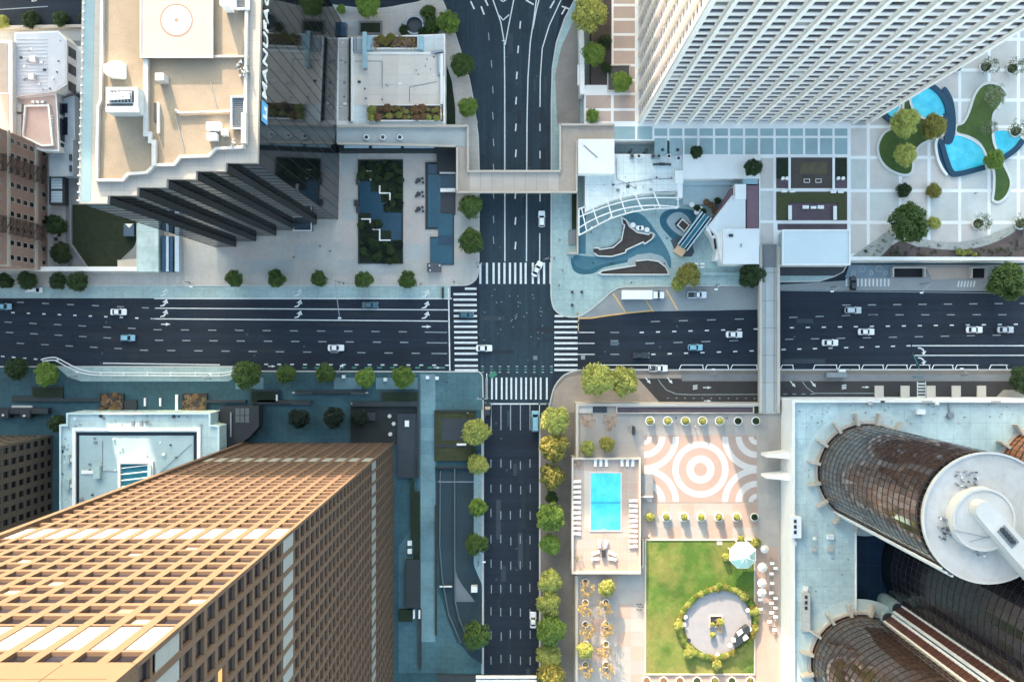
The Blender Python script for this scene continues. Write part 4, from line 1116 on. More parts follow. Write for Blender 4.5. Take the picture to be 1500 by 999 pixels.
# ------------------------------------------------------------------ north-west quarter
def nw_buildings():
    # white building with a standing-seam roof
    b = thing('white_block', 'white block with grey ribbed metal roof and three dark side windows, top left', 'building', P3(60,95,0))
    L = [(21.5,48),(85.6,45.6),(97.5,58),(97.5,124),(82,134),(19,143)]
    m = MB(); m.prism(L, 0, 9, white_wall); m.build('wall', b)
    m = MB(); m.prism([(23,50),(85,47.5),(95.5,59),(95.5,122),(81,132),(21,141)], 9, 9.15, M('grey_metal_roof',(.50,.51,.53),.5,.1,.3)); rf = m.build('roof', b)
    sm = MB(); sm.wbox(0,-.08,0,8.6,.08,.16,M('roof_seam',(.62,.62,.62),.5)); sme = sm.mesh('roof_seam')
    for i in range(16):
        x,y = P(25,58+i*5.2,9.15); link('roof_seam', sme, rf, (x,y,9.15))
    for i,(u,v) in enumerate(((47,86),(45,112))):
        m = MB(); m.box(u-4,v-4,u+4,v+4,9.15,10.6,white_wall); m.box(u-9,v+1,u-4,v+3,9.15,9.9,metal_gr); m.build('roof_unit', b)
    roof_clutter(b, 9.15, [(25,55,92,138)], 14, 2)
    for v in (66,91,117):
        m = MB(); x,y0 = P(97.5,v,9); x1,y1 = P(97.5,v+14,9); m.wbox(x,y1,3.2,x+.06,y0,8.0,glass_dk); m.build('window', b)
    m = MB(); x,_ = P(97.5,60,9); m.wbox(x,P(0,126,9)[1],0,x+1.6,P(0,58,9)[1],2.6,white_wall); m.build('side_ledge', b)
    # lower annex with a pink roof terrace
    b = thing('white_annex', 'lower white annex with a pink parapet roof terrace below the ribbed metal roof', 'building', P3(50,185,0))
    L = [(-30,144),(82.5,135),(84,160),(87,222),(60,221),(20,206),(-30,196)]
    m = MB(); m.prism(L,0,7.5,white_wall); m.build('wall', b)
    m = MB(); m.prism([(21,147),(80,140),(82,161),(84,219),(61,218),(22,203)],7.5,7.6,M('pink_roof',(.52,.38,.32),.85,.14,.2)); m.build('roof', b)
    m = MB(); m.wall([(38,156),(72,155),(78,213),(62,214),(34,200)],.5,7.6,8.5,white_wall,zr=8,closed=True); m.build('parapet', b)
    for a in ((21,152,31,164),(15,168,31,202),(46,148,50,151),(53,148,57,151),(60,148,64,151)):
        m = MB(); m.box(*a,7.6,8.9,white_wall if a[0]>40 else conc); m.build('roof_unit', b)
    mm = MB(); mm.box(-.0+74,170,76,171.6,7.6,8.3,white_wall); 
    for i in range(8):
        m = MB(); m.box(73.5,169+i*4,77,171+i*4,7.6,8.2,white_wall); m.build('roof_rib', b)
    for v0,v1 in ((150,166),(172,205),(208,219)):
        m = MB(); x = P(86,v0,7.5)[0]; m.wbox(x-.1,P(0,v1,7.5)[1],1.4,x+.12,P(0,v0,7.5)[1],6.6,glass_dk); m.build('window', b)
    b = thing('white_block', 'white parapet block with pink roof at the top left edge', 'building', P3(-20,100,0))
    m = MB(); m.prism([(-90,52),(18,60),(18,204),(-90,196)],0,11,white_wall); m.build('wall', b)
    m = MB(); m.prism([(-90,58),(11,64),(11,136),(-90,130)],11,11.1,conc_wm); m.build('roof', b)
    m = MB(); m.prism([(-90,138),(13,138),(13,198),(-90,190)],11,11.1,M('pink_roof',(.52,.38,.32),.85,.14,.2)); m.build('roof', b)
    # brick hotel with fire escapes
    b = thing('brick_building', 'pink brick building with cream bands and two rusty fire escapes, left edge', 'building', P3(20,300,0))
    x1,y1 = P(70,397); x0,y0 = P(-150,217)
    m = MB(); m.wbox(x0,y1,0,x1,y0,46,brick_pk); m.build('wall', b)
    m = MB(); m.wbox(x0-.4,y1-.4,46,x1+.5,y0+.4,47,conc_cream); m.build('roof', b)
    for z in (6.6,21.6,38):
        m = MB(); m.wbox(x0-.3,y1-.35,z,x1+.45,y0+.3,z+1.1,conc_cream); m.build('cornice', b)
    E = face_frame((x1,y0),(0,-1),(1,0)); wm_ = pane_mesh('window',E,1.25,1.9,[glass_dk])[0]
    fm = MB(); G_ = lambda s,d,z: tuple(Vector(E(s,d,z))-Vector(E(0,0,0)))
    fbox(fm,G_,-.8,.8,-.02,.14,-.25,0,conc_cream); fbox(fm,G_,-.8,-.63,-.02,.1,0,1.9,conc_cream); fbox(fm,G_,.63,.8,-.02,.1,0,1.9,conc_cream); fme = fm.mesh('window_frame')
    for f in range(12):
        for c in range(9):
            s = 2.2+c*3.95
            z = 1.3+f*3.55
            if any(abs(z+1-q)<1.6 for q in (7.1,22.1)): continue
            w = link('window', wm_, b, E(s,.08,z)); link('window_frame', fme, w, E(s,0,z))
    for s in (9.0,25.5):
        fe = MB(); rust = M('rusty_iron',(.10,.065,.055),.7,.25,2)
        for f in range(9):
            z = 4+f*3.55
            for k in range(5): fbox(fe,E,s-2.2,s+2.2,.15+k*.26,.27+k*.26,z,z+.07,rust)
            fbox(fe,E,s-2.2,s+2.2,1.42,1.48,z,z+1.0,rust); fbox(fe,E,s-2.2,s-2.14,.1,1.45,z,z+1.0,rust); fbox(fe,E,s+2.14,s+2.2,.1,1.45,z,z+1.0,rust)
            a = Vector(E(s-1.8,.9,z)); c = Vector(E(s+1.8,.9,z+3.5)); fe.tube([a,c],.16,rust,4)
        fe.build('fire_escape', b)
    # low sheds, glazed roofs and the walled sunk garden
    b = thing('grey_annex', 'grey flat roofed annex between the brick building and the black tower', 'building', P3(88,230,0))
    m = MB(); m.prism([(72,226),(107,205),(107,258),(72,258)],0,4.5,M('annex_grey',(.33,.37,.40),.8,.15,.2)); m.build('wall', b)
    m = MB(); m.prism([(88,146),(109,140),(110,205),(88,222)],0,4,M('annex_grey',(.33,.37,.40),.8,.15,.2)); m.build('side_wing', b)
    for v in (226,242): 
        m = MB(); m.box(101,v,104,v+9,4.5,5.2,metal_dk); m.build('roof_unit', b)
    for v0,v1 in ((152,166),(172,198)):
        m = MB(); m.box(91,v0,99,v1,4,4.08,glass_dk); m.build('roof_light', b)
    b = thing('glass_canopy', 'two bay ribbed glass canopy below the grey annex', 'canopy', P3(83,279,0))
    m = MB(); m.box(72,258,95,300,0,2.6,metal_dk); m.build('canopy_frame', b)
    for v0,v1 in ((261,277),(280,297)):
        m = MB(); m.box(75,v0,91,v1,2.6,2.75,M('pale_glass',(.42,.52,.56),.2,.1,.3,spec=.6)); p = m.build('pane', b)
        for i in range(4): 
            q = MB(); q.box(75,v0+i*4+1.4,91,v0+i*4+2,2.75,2.82,metal_wh); q.build('glazing_bar', p)
    m = MB(); m.prism([(70,300),(92,300),(92,312),(84,320),(70,324)],.1,.2,conc); structure('terrace_pavement', m)
    m = MB(); m.prism([(100,60),(118,60),(118,300),(104,300),(104,360),(126,392),(100,392),(94,370),(96,330)],.1,.19,conc_dk); structure('alley_pavement', m)
    for a in ((82,330,30,'dark','dark shrub mass beside the pale terrace left of the sunk garden'),(89,371,32,'dark','dark shrub mass beside the patio left of the sunk garden'),(66,322,14,'dark','small dark shrub against the foot of the brick building')):
        shrub(a[0],a[1],a[2],a[3],a[4])
    b = thing('patio_set', 'grey patio with white table and dark chairs beside the sunk garden', 'patio furniture', P3(86,350,0))
    m = MB(); m.box(77,336,96,364,.15,.25,conc_wm); m.build('patio_slab', b)
    m = MB(); x,y=P(83,343); m.cyl(x,y,.25,1.0,.1,metal_dk); m.cyl(x,y,1.0,1.06,.75,white_wall,16); m.build('table', b)
    for u,v in ((88,345),(83,351),(90,356),(86,360)):
        m = MB(); x,y=P(u,v); m.wbox(x-.4,y-.4,.25,x+.4,y+.4,.72,metal_dk); m.wbox(x-.4,y+.3,.72,x+.4,y+.4,1.1,metal_dk); m.build('chair', b)
    b = thing('sunk_garden', 'dark clipped garden court inside white walls beside the black tower', 'garden', P3(150,350,0))
    m = MB(); m.prism([(105,300),(104,358),(127,391),(173,391),(177,379),(199,358),(215,330),(215,300)],.15,.5,hedge_dk); m.build('planting', b)
    m = MB(); m.wall([(104,300),(104,358),(127,391.5)],.5,.1,1.3,conc_dk,zr=1); m.build('side_wall', b)
    m = MB(); m.prism([(172,381),(200,379),(200,394),(172,394)],.1,1.4,conc); m.prism([(196,362),(201,350),(201,380),(180,380)],.1,1.2,conc_dk); m.build('corner_slab', b)
    m = MB(); m.box(181,328,196,346,.5,2.0,M('slate_blue',(.07,.11,.16),.5)); m.prism([(183,328),(195,328),(189,334)],2.0,2.1,white_wall); m.build('skylight', b)
    b = thing('white_wall', 'long white boundary wall and pale flat roof along the north sidewalk at left', 'wall', P3(120,397,0))
    m = MB(); m.wall([(-40,391),(60,394),(232,394)],1.3,.1,4.2,white_wall,zr=4); m.build('boundary_wall', b)
    m = MB(); m.prism([(200,327),(232,327),(232,398),(200,398)],.1,4.4,teal_roof); m.build('flat_roof', b)
    m = MB(); m.wall([(96,399),(232,399)],.7,.1,1.8,conc,zr=1.8); m.build('kerb_wall', b)
    b = thing('glass_entrance_roof', 'blue glass entrance strips beside the pale flat roof under the stepped tower', 'canopy', P3(250,372,0))
    for i,(u,w) in enumerate(((237,5),(243,4),(248.5,4.5),(256,6))):
        m = MB(); m.box(u,346,u+w,398,.2,3.2,[M('entry_blue',(.02,.065,.115),.2,.2,.3),M('entry_pale',(.42,.50,.58),.3,.1,.3)][i%2]); m.build('glass_strip', b)
    shrub(226,345,22,'dark','dark tree tucked between the white roof and the black tower steps'); 
    # top-left street edge
    m = MB(); m.prism([(-260,42),(126,36),(126,40),(-260,47)],0,1.6,conc_cream); w = structure('boundary_wall', m)
    for u,v,d,k,l in ((4,33,22,'yellow','sunlit yellow shrub behind the cream wall at the top left corner'),(45,29,26,'dark','dark shrub behind the cream wall, nearest the yellow shrub'),(89,28,24,'dark','dark shrub behind the cream wall, midway to the helipad tower'),(121,26,14,'dark','small dark shrub behind the cream wall, against the helipad tower')):
        shrub(u,v,d,k,l,group='shrubs behind the cream wall')
nw_buildings()

def terrace_building():
    Z = 6.2
    b = thing('terrace_building', 'low white roof terrace with planter beds east of the black glass tower', 'building', P3(580,120,0))
    m = MB(); m.prism([(493,56),(652,50),(652,184),(493,184)],.1,Z,white_wall); m.build('wall', b)
    m = MB(); m.prism([(515,57),(650,52),(650,182),(515,182)],Z,Z+.06,white_roof); rf = m.build('roof', b)
    for i in range(6):
        for j in range(5):
            q = MB(); q.box(516+i*22.2,80+j*15,516+i*22.2+21.6,94.4+j*15,Z+.06,Z+.10+random.uniform(0,.02),M('roof_tile',(.68,.61,.53),.8,.08,.2,objvar=.05)); q.build('roof_tile', rf)
    m = MB(); m.box(514,55,517,178,Z,Z+1.1,white_wall); m.box(517,76.5,636,79.5,Z,Z+.7,white_wall); m.box(645,79,649,178,Z,Z+1.0,white_wall); m.build('parapet', b)
    m = MB(); m.prism([(496,58),(513,58),(513,177),(496,177)],Z-.0,Z+.05,conc); m.build('side_walk', b)
    m = MB(); m.wall([(513,57),(513,178)],.5,Z,Z+.8,hedge_dk,zr=Z); m.build('hedge_line', b)
    m = MB(); m.wall([(521,57),(521,78),(533,78)],.7,Z+.06,Z+1.3,metal_gr,zr=Z); m.wall([(632,79),(650,76)],.6,Z+.06,Z+1.2,metal_gr,zr=Z); m.build('railing', b)
    for a in ((536,52,545,73),(613,53,620,73)):
        m = MB(); m.box(*a,Z,Z+1.6,M('teal_cabinet',(.30,.46,.50),.6)); m.build('cabinet', b)
    m = MB(); m.box(531,47,537,100,Z+2.2,Z+2.8,M('teal_cabinet',(.30,.46,.50),.6)); m.box(531.5,47,536.5,51,Z,Z+2.2,metal_gr); m.box(531.5,96,536.5,100,Z,Z+2.2,metal_gr); m.build('beam', b)
    m = MB(); m.box(641,79,650,110,Z,Z+.9,metal_gr); m.box(643,82,648.5,106,Z+.9,Z+.95,M('pale_glass',(.42,.52,.56),.2,.1,.3,spec=.6)); m.build('roof_light', b)
    for k,(u0,v0,u1,v1,lab,kinds) in enumerate(((546,53,612,71,'long planter of red and dry shrubs at the top edge of the white terrace',('blossom','palm','olive')),(540,154,648,177,'long planter of yellow and red shrubs at the lower edge of the white terrace',('yellow','palm','rust')))):
        p = thing('planter', lab, 'planter', P3((u0+u1)/2,(v0+v1)/2,Z))
        m = MB(); m.wall([(u0,v0),(u1,v0),(u1,v1),(u0,v1)],.35,Z,Z+1.0,white_wall,zr=Z+1,closed=True); m.box(u0,v0,u1,v1,Z,Z+.6,bed_brown); m.build('planter_box', p)
        n = int((u1-u0)/6)
        for i in range(n):
            for j in range(2):
                cr = bpy.data.objects.new('plant', crown_of(kinds[(i*7+j*3+i//3)%3], (i+j)%3)); COL.objects.link(cr); cr.parent = p
                x,y = P(u0+5+i*(u1-u0-10)/(n-1)+random.uniform(-4,4), v0+(v1-v0)*(.3+.42*j)+random.uniform(-3,3), Z+1.2); q = random.uniform(.55,1.45)
                cr.location = Vector((x,y,Z+.7+q*.5))-p.location; cr.scale=(q,q,q); cr.rotation_euler[2]=i
    m = MB(); m.prism([(654,95),(662,120),(667,160),(667,182),(653,182)],.15,.3,hedge_dk); tag(m.build('hedge'),'dark hedge strip between the white terrace and the street trees','hedge')
    roof_clutter(b, Z+.1, [(520,84,640,150),(498,62,511,175)], 26, 9, [[(520,90),(560,90),(560,130)],[(640,120),(600,128),(600,150)]])
    # forecourt north of the terrace: round vent, dark beds
    t = thing('vent_shaft', 'round black vent shaft with a pale rim beside the street corner trees', 'vent', P3(607,37,0))
    x,y = P(607,37,1.5); m = MB(); m.ring(x,y,1.6,2.35,2.8,metal_gr,28,zb=.15); m.build('rim', t); m = MB(); m.cyl(x,y,.15,.3,2.4,metal_dk,28); m.build('grate', t)
    for u,v,d,k,l in ((628,20,24,'green','loose green shrub above the round vent shaft'),(634,40,26,'green','loose green shrub right of the round vent shaft'),(620,48,16,'dark','dark shrub below the round vent shaft'),(592,44,16,'dark','dark shrub left of the round vent shaft')):
        shrub(u,v,d,k,l)
    m = MB(); m.box(525,31,560,50,.15,.9,conc_dk); m.box(528,34,557,48,.9,1.0,hedge_dk); tag(m.build('planting_bed'),'dark planting bed under the top sidewalk tree','planter')
    m = MB(); m.box(492,33,507,53,.15,2.6,M('entry_blue',(.02,.065,.115),.2,.2,.3)); tag(m.build('glass_kiosk'),'blue glass kiosk beside the black tower, at the top','kiosk')
    slabs(pave_nw, 508, 12, 525, 52, 1, 4, .15, pl, .06); slabs(pave_nw, 562, 14, 590, 52, 2, 3, .15, [conc,pl[0]], .06)
    for i in range(9):
        q = MB(); q.prism([(655+i*3.9,52+i*14.5),(667+i*3.7,51+i*14.5),(670.5+i*3.7,65+i*14.5),(659+i*3.9,66+i*14.5)],.15,.19,random.choice(pl),zr=.2); q.build('paving_slab', pave_nw)
terrace_building()

def u_bridge():
    Z = 6.3
    b = thing('skybridge', 'cream concrete skybridge crossing the north street and bending up at both ends', 'footbridge', P3(757,266,0))
    deck = conc_wm
    legs = [[(493,184),(686,184),(686,215),(493,210)],[(669,215),(686,215),(686,282),(669,282)],[(686,250),(845,250),(845,282),(686,282)],[(820,182),(845,182),(845,250),(820,250)],[(820,182),(820,181),(858,181),(858,205),(845,205)]]
    for i,L in enumerate(legs):
        if i == 4: L = [(845,182),(900,182),(900,204),(845,204)]
        m = MB(); m.prism(L,Z-1.2,Z,deck if i else M('cool_deck',(.36,.40,.40),.8,.15,.2),zr=Z); m.build('deck', b)
    for run in ([(494,184.8),(685,184.8)],[(685.3,186),(685.3,249)],[(684,250.8),(821,250.8)],[(820.6,249),(820.6,182)],[(669.6,216),(669.6,281)],[(669,281.4),(845.4,281.4)],[(844.6,280),(844.6,205)],[(494,210),(668,214)],[(821,182.6),(898,182.6)]):
        m = MB(); m.wall(run,.55,Z,Z+1.1,conc_cream,zr=Z+1); m.build('parapet', b)
    m = MB()
    for u,v in ((678,262),(832,262)):
        x,y = P(u,v); m.wbox(x-1,y-1.4,0,x+1,y+1.4,Z-1.2,conc_cream)
    m.build('pier', b)
    for u in (537,561,586):
        q = MB(); x,y = P(u,202,Z); q.cyl(x,y,Z,Z+.6,.75,metal_dk,16); q.ring(x,y,Z+.65,.55,.8,metal_wh,16,zb=Z); q.build('round_vent', b)
    for i in range(8):
        q = MB(); q.box(688+i*16.4,252.4,704-.7+i*16.4,279.8,Z,Z+.03+random.uniform(0,.015),M('deck_slab',(.46,.41,.36),.8,.08,.3,objvar=.05)); q.build('deck_slab', b)
    for u0,u1 in ((504,540),(545,587),(592,636)):
        q = MB(); q.box(u0,210,u1,217,3.4,3.8,M('pale_skylight',(.55,.70,.78),.15,.1,.3,spec=.6)); o = q.build('skylight', b)
    q = MB(); q.box(496,214,668,222,.2,3.4,dark_wall); q.box(640,207,668,252,.2,2.2,M('underpass_dark',(.03,.035,.04),.8)); q.build('underpass_wall', b)
u_bridge()

def water_gardens():
    g = thing('water_garden', 'sunk rectangular garden with stepped blue pond and dark planting in the plaza', 'garden', P3(558,310,0))
    m = MB(); m.box(525,234,590,386,.12,.22,hedge_dk); m.build('bed', g)
    m = MB(); m.wall([(525.5,235),(589.5,235),(589.5,385.5),(525.5,385.5)],.4,.1,.55,dark_wall,zr=.5,closed=True); m.build('rim', g)
    m = MB(); m.prism([(527,266),(543,266),(543,281),(558,281),(558,297),(572,297),(572,312),(588,312),(588,352),(573,352),(573,338),(558,338),(558,322),(543,322),(543,312),(527,312)],.2,.3,pond_w); m.build('pond_water', g)
    m = MB()
    for run in ([(529,251),(542.5,251),(542.5,264)],[(556,272),(556,283),(571,283),(571,297)],[(529,321),(542,321),(542,336),(556,336),(556,352),(572,352)]): m.wall(run,.35,.2,1.0,white_wall,zr=1)
    m.build('white_step_wall', g)
    rng = random.Random(9)
    for u0,v0,u1,v1,n in ((528,237,587,264,26),(560,262,587,308,14),(528,326,556,384,24),(545,356,587,384,20)):
        for i in range(n):
            u,v = rng.uniform(u0,u1),rng.uniform(v0,v1)
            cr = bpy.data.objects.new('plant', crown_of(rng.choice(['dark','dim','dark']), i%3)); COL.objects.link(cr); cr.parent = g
            x,y = P(u,v,.8); q = rng.uniform(.6,1.3); cr.location = Vector((x,y,.4+q*.4))-g.location; cr.scale=(q,q,q*.8); cr.rotation_euler[2]=i
    f = thing('plaza_fountain', 'stepped blue tiled fountain basin beside the street at the skybridge foot', 'fountain', P3(645,320,0))
    bl = M('fountain_blue',(.012,.075,.11),.25,.3,.2,spec=.6); bl2 = M('fountain_deep',(.008,.04,.075),.25,.3,.2,spec=.6)
    m = MB(); m.prism([(623,238),(667,238),(667,255),(667,315),(665,315),(665,388),(630,388),(630,347),(642,347),(642,336),(623,336)],.1,.5,dark_wall); m.build('basin_wall', f)
    for k,(a,mt,h) in enumerate((((627,256,645,333),bl,.62),((645,256,666,281),bl2,.6),((642,313,663,345),bl,.66),((642,345,663,360),bl2,.6),((630,349,642,387),bl,.58),((642,360,663,387),bl,.64),((627,241,666,255),bl2,.58))):
        q = MB(); q.box(*a,.2,h,mt,zr=.6); q.build('water_tray', f)
    m = MB()
    for i in range(5): m.box(632+i*2.6,258,632.5+i*2.6,331,.62,.72,bl2,zr=.6)
    m.build('water_channel', f, kind='stuff')
    q = MB(); q.box(645,283,666,312,.5,.52,metal_dk,zr=.5); q.build('pit', f)
    q = MB(); q.box(645,276,667,281,.6,2.0,white_wall); q.box(644,249.5,667,254,.6,1.9,white_wall); q.build('white_ledge', f)
    k = thing('coffee_cart', 'dark square kiosk with small lamps at the foot of the blue fountain', 'kiosk', P3(636,391,0))
    m = MB(); m.box(626,386,646,398,.15,2.3,metal_dk); m.build('body', k); m = MB(); m.box(625.5,385.5,646.5,398.5,2.3,2.45,M('cart_roof',(.07,.075,.085),.5,.3,.8)); m.build('roof', k)
    for u,v in ((628,388),(643,388),(629,395)):
        m = MB(); m.box(u,v,u+2,v+2,2.45,2.6,metal_wh); m.build('lamp', k)
    for i,(u,v) in enumerate(((615,265),(615,285),(615,307))):
        t = thing('cafe_table', ('dark cafe table beside the blue fountain, nearest the skybridge','dark cafe table beside the blue fountain, the middle one','dark cafe table beside the blue fountain, farthest from the skybridge')[i], 'table', P3(u,v,.15), 0, 'dark tables by the fountain')
        x,y = P(u-1.5,v); m = MB(); m.cyl(x,y,.15,.9,.08,metal_dk,8); m.cyl(x,y,.9,.96,.7,metal_dk,14); m.build('table_top', t)
        for du,dv in ((4,-3),(5,3),(-5,3)):
            m = MB(); x,y = P(u+du,v+dv); m.wbox(x-.3,y-.3,.15,x+.3,y+.3,.6,metal_dk); m.wbox(x-.3,y-.3,.6,x-.22,y+.3,1.0,metal_dk); m.build('chair', t)
    for i,(u,v) in enumerate(((525,267),(522,298),(525,308))):
        m = MB(); x,y=P(u,v); m.wbox(x-.5,y-.9,.15,x+.5,y+.9,.6,metal_dk); m.wbox(x-.5,y-.9,.6,x-.4,y+.9,1.0,metal_dk)
        tag(m.build('bench'), ('dark bench on the pond rim by the upper white step','dark bench left of the pond, standing off its rim','dark bench on the pond rim by the lower white step')[i],'bench','benches by the pond')
    s = thing('glass_porch', 'small grey glass porch at the foot of the black tower steps', 'porch', P3(443,325,0))
    m = MB(); m.prism([(430,338),(456,338),(456,300),(443,300),(430,312)],.15,3.2,M('porch_glass',(.05,.07,.09),.1,.2,.3,spec=.6)); m.build('glass_box', s)
    m = MB(); m.wall([(430,312),(430,338),(456,338),(456,300)],.3,3.2,3.5,metal_wh,zr=3.3); m.build('rim', s)
water_gardens()
# sidewalk and street trees of the quarter
NT = 'round trees along the north sidewalk'
for u,v,d,k,l in ((8,412,24,'dark','dark shade tree on the north sidewalk at the far left edge'),(40,411,28,'dark','dark shade tree by the white wall, left of the small white truck'),(85,412,26,'dark','dark shade tree by the white wall, right of the small white truck'),(114,413,31,'dark','biggest dark tree by the white wall, at the end of its row'),
    (343,408,27,'green','round tree on the north sidewalk nearest the stepped black tower'),(405,408,26,'green','round tree on the north sidewalk, second from the stepped tower'),(467,408,24,'green','smallest round tree on the north sidewalk, left of the street lamp'),(533,410,27,'green','round tree on the north sidewalk directly below the pond garden'),(597,410,26,'green','round tree on the north sidewalk nearest the crosswalk corner')):
    tree(u,v,d,k,l,group=NT)
ST = 'street trees along the north street'
for u,v,d,k,l in ((690,303,34,'green','street tree just below the skybridge on its west side'),(690,354,37,'green','street tree just above the corner crosswalk, west side'),(686,158,30,'lime','street tree just above the skybridge on the curved sidewalk'),(676,95,34,'green','street tree on the curved sidewalk, middle of three'),(657,33,33,'lime','street tree on the curved sidewalk nearest the round vent'),(540,9,36,'lime','street tree at the top edge beside the dark planting bed'),(500,14,14,'lime','small tree at the top edge against the black tower')):
    tree(u,v,d,k,l,group=ST)
lamp_post('tall grey lamp mast reaching over the bus lane near the pond garden', 498,414,.15,8.5,497.5,466)
lamp_post('short grey lamp on the north sidewalk near the glass entrance strips', 278,414,.15,6,280,420)
lamp_post('traffic signal with a long arm over the top crosswalk, west corner', 699,386,.15,6,708,386.5,'traffic_signal')
m = MB(); m.box(647,421,650,437,.05,1.2,dark_wall,zr=1); tag(m.build('bollard_rail'),'dark low barrier across the bus lane at the stop line','barrier')
# ------------------------------------------------------------------ north-east quarter: raised tiled plaza, cafe court, pools
ZP6 = 6.0
def ne_plaza():
    b = MB(); 
    b.prism([(896,-330),(1760,-330),(1760,378),(1244,378),(1244,389),(1112,389),(1112,262),(1000,262),(1000,206),(896,206)],.1,ZP6,white_wall,zr=ZP6)
    b.prism([(856,125),(896,125),(896,206),(856,206)],.1,ZP6-.01,white_wall,zr=ZP6)
    b.prism([(866,-330),(896,-330),(896,125),(866,125)],.1,ZP6-.3,bed_brown,zr=ZP6)
    pz = structure('plaza_pavement', b)
    tw = [M('plaza_tile_grey',(.53,.52,.48),.85,.16,.15,objvar=.06), M('plaza_tile_warm',(.55,.49,.44),.85,.16,.15,objvar=.06)]
    tb = [M('plaza_tile_blue',(.30,.40,.41),.8,.18,.15,objvar=.06)]
    tp = [M('plaza_tile_pink',(.47,.35,.29),.85,.14,.15,objvar=.06)]
    def cells(us, vs, mats, skip=(), g=2.4):
        for i in range(len(us)-1):
            for j in range(len(vs)-1):
                if (i,j) in skip: continue
                q = MB(); q.box(us[i]+g,vs[j]+g,us[i+1]-g,vs[j+1]-g,ZP6,ZP6+.03,random.choice(mats)); q.build('paving_tile', pz)
    cells([1244,1272,1319,1361,1406,1449,1492,1536],[-78,-34,12,58,103,147,186,231,279.5,326,374],tw)
    cells([957,979,1001,1023,1046,1068,1090,1112,1134.6,1156,1178,1199.5,1221,1243],[187,201,228],tb,g=1.7)
    cells([1112,1135],[230,278,325,378],tw,g=2)
    cells([897,932],[-60,-36,-14,8,29,51,73,96,118,138,161,180],tp,g=2)
    cells([856,897],[138,161,180],tp,g=2); cells([897,932,957],[184,206],tb,g=1.5)
    w = thing('retaining_wall','long white wall edging the raised plaza above the avenue','wall',P3(1370,380,0))
    q = MB(); q.wall([(1244,378.5),(1760,380)],1.0,.2,ZP6+.9,white_wall,zr=ZP6+.9); q.build('wall_panel', w)
    # beds along the west edge of the plaza
    q = MB(); q.wall([(850,-60),(852,50),(853,128),(853,138)],1.3,.1,ZP6+.6,white_wall,zr=ZP6+.5); q.box(846,95,851,125,ZP6-2,ZP6-.8,white_wall); tag(q.build('parapet_wall'),'white parapet wall beside the ramp at the top, left of the planted beds','wall')
    q = MB(); q.prism([(816,181),(813,110),(822,70),(838,35),(850,12),(850,181)],.1,.18,M('ramp_paving',(.24,.215,.19),.85,.2,.2)); structure('ramp_pavement', q)
    for u,v,d,k,l in ((862,22,50,'yellow','big tree with sunlit yellow painted leaves at the top beside the white tower'),(870,79,36,'lime','bright green tree in the planted bed below the big yellow one'),(910,121,31,'lime','green tree in a square planter at the white tower corner')):
        tree(u,v,d,k,l,z=ZP6)
    shrub(868,170,20,'lime','low yellow green shrub beside the skybridge end',z=ZP6); shrub(886,62,20,'dark','dark shrub in the bed left of the white tower',z=ZP6); shrub(888,100,16,'dark','small dark shrub behind the bright green tree',z=ZP6)
    q = MB(); q.wall([(890,97),(922,97),(922,134),(890,134)],.3,ZP6,ZP6+.8,conc,zr=ZP6,closed=True); q.box(891,98,921,133,ZP6,ZP6+.5,M('soil_dark',(.09,.085,.08),.9)); tag(q.build('square_planter'),'square grey planter holding the tree at the white tower corner','planter')
    for u,v,d,l in ((1020,223,19,'small dark round tree on the plaza above the white cafe roof'),(1103,246,26,'dark windswept tree on the plaza steps beside the sunk gardens')):
        tree(u,v,d,'dark',l,z=ZP6)
    # sunk gardens and the white pavilion
    g = thing('sunk_court','brown sunk garden court with green side beds between the plaza tiles','garden',P3(1190,252,ZP6))
    q = MB(); q.box(1137,231,1241,276,ZP6,ZP6+.05,plum); q.build('court_floor', g)
    for a,mt in (((1138,232,1154,262),hedge_dk),((1160,232,1219,275),bed_brown),((1172,238,1212,255),M('dry_grass',(.10,.085,.05),.9,.3,.6)),((1225,232,1240,262),hedge_dk)):
        q = MB(); q.box(*a,ZP6+.05,ZP6+.3+random.uniform(0,.1),mt); q.build('bed', g)
    for u in (1146,1152,1227,1234):
        q = MB(); x,y=P(u,262,ZP6); q.cyl(x,y,ZP6+.05,ZP6+.9,.5,white_wall,12); q.build('white_stool', g)
    for u in (1181,1198):
        q = MB(); q.wall([(u-4,263),(u+4,263),(u+4,268),(u-4,268)],.12,ZP6+.3,ZP6+.7,white_wall,zr=ZP6,closed=True); q.build('bench_frame', g)
    for a in ((1155,231,1158.5,279),(1219.5,231,1223,279)):
        q = MB(); q.box(*a,ZP6+.05,ZP6+.5,white_wall); q.build('white_beam', g)
    g = thing('sunk_court','plum paved sunk court with white benches below the brown garden court','garden',P3(1190,302,ZP6))
    q = MB(); q.box(1137,281,1241,323,ZP6,ZP6+.05,plum); q.build('court_floor', g)
    for a in ((1138,282,1240,297),(1138,297,1155,322),(1228,297,1240,322)):
        q = MB(); q.box(*a,ZP6+.05,ZP6+.35,M('olive_bed',(.06,.065,.025),.9,.3,.8,bump=.6)); q.build('bed', g)
    for a in ((1155,301,1160,322),(1221,302,1226,322),(1176,301,1185,306),(1188,302,1196,306),(1198,301,1207,306),(1145,278,1153,282),(1157,278,1165,282),(1217,279,1225,283),(1228,279,1236,283)):
        q = MB(); q.box(*a,ZP6+.3,ZP6+.75,white_wall); q.build('bench', g)
    q = MB(); q.box(1139,328,1241,337,ZP6,ZP6+.06,plum); structure('plum_pavement', q)
    p = thing('white_pavilion','pale rectangular pavilion roof beside the grey footbridge','pavilion',P3(1195,362,ZP6))
    q = MB(); q.box(1147,339,1243,386,ZP6-4,ZP6+3.6,teal_roof,zr=ZP6+4); q.build('wall', p)
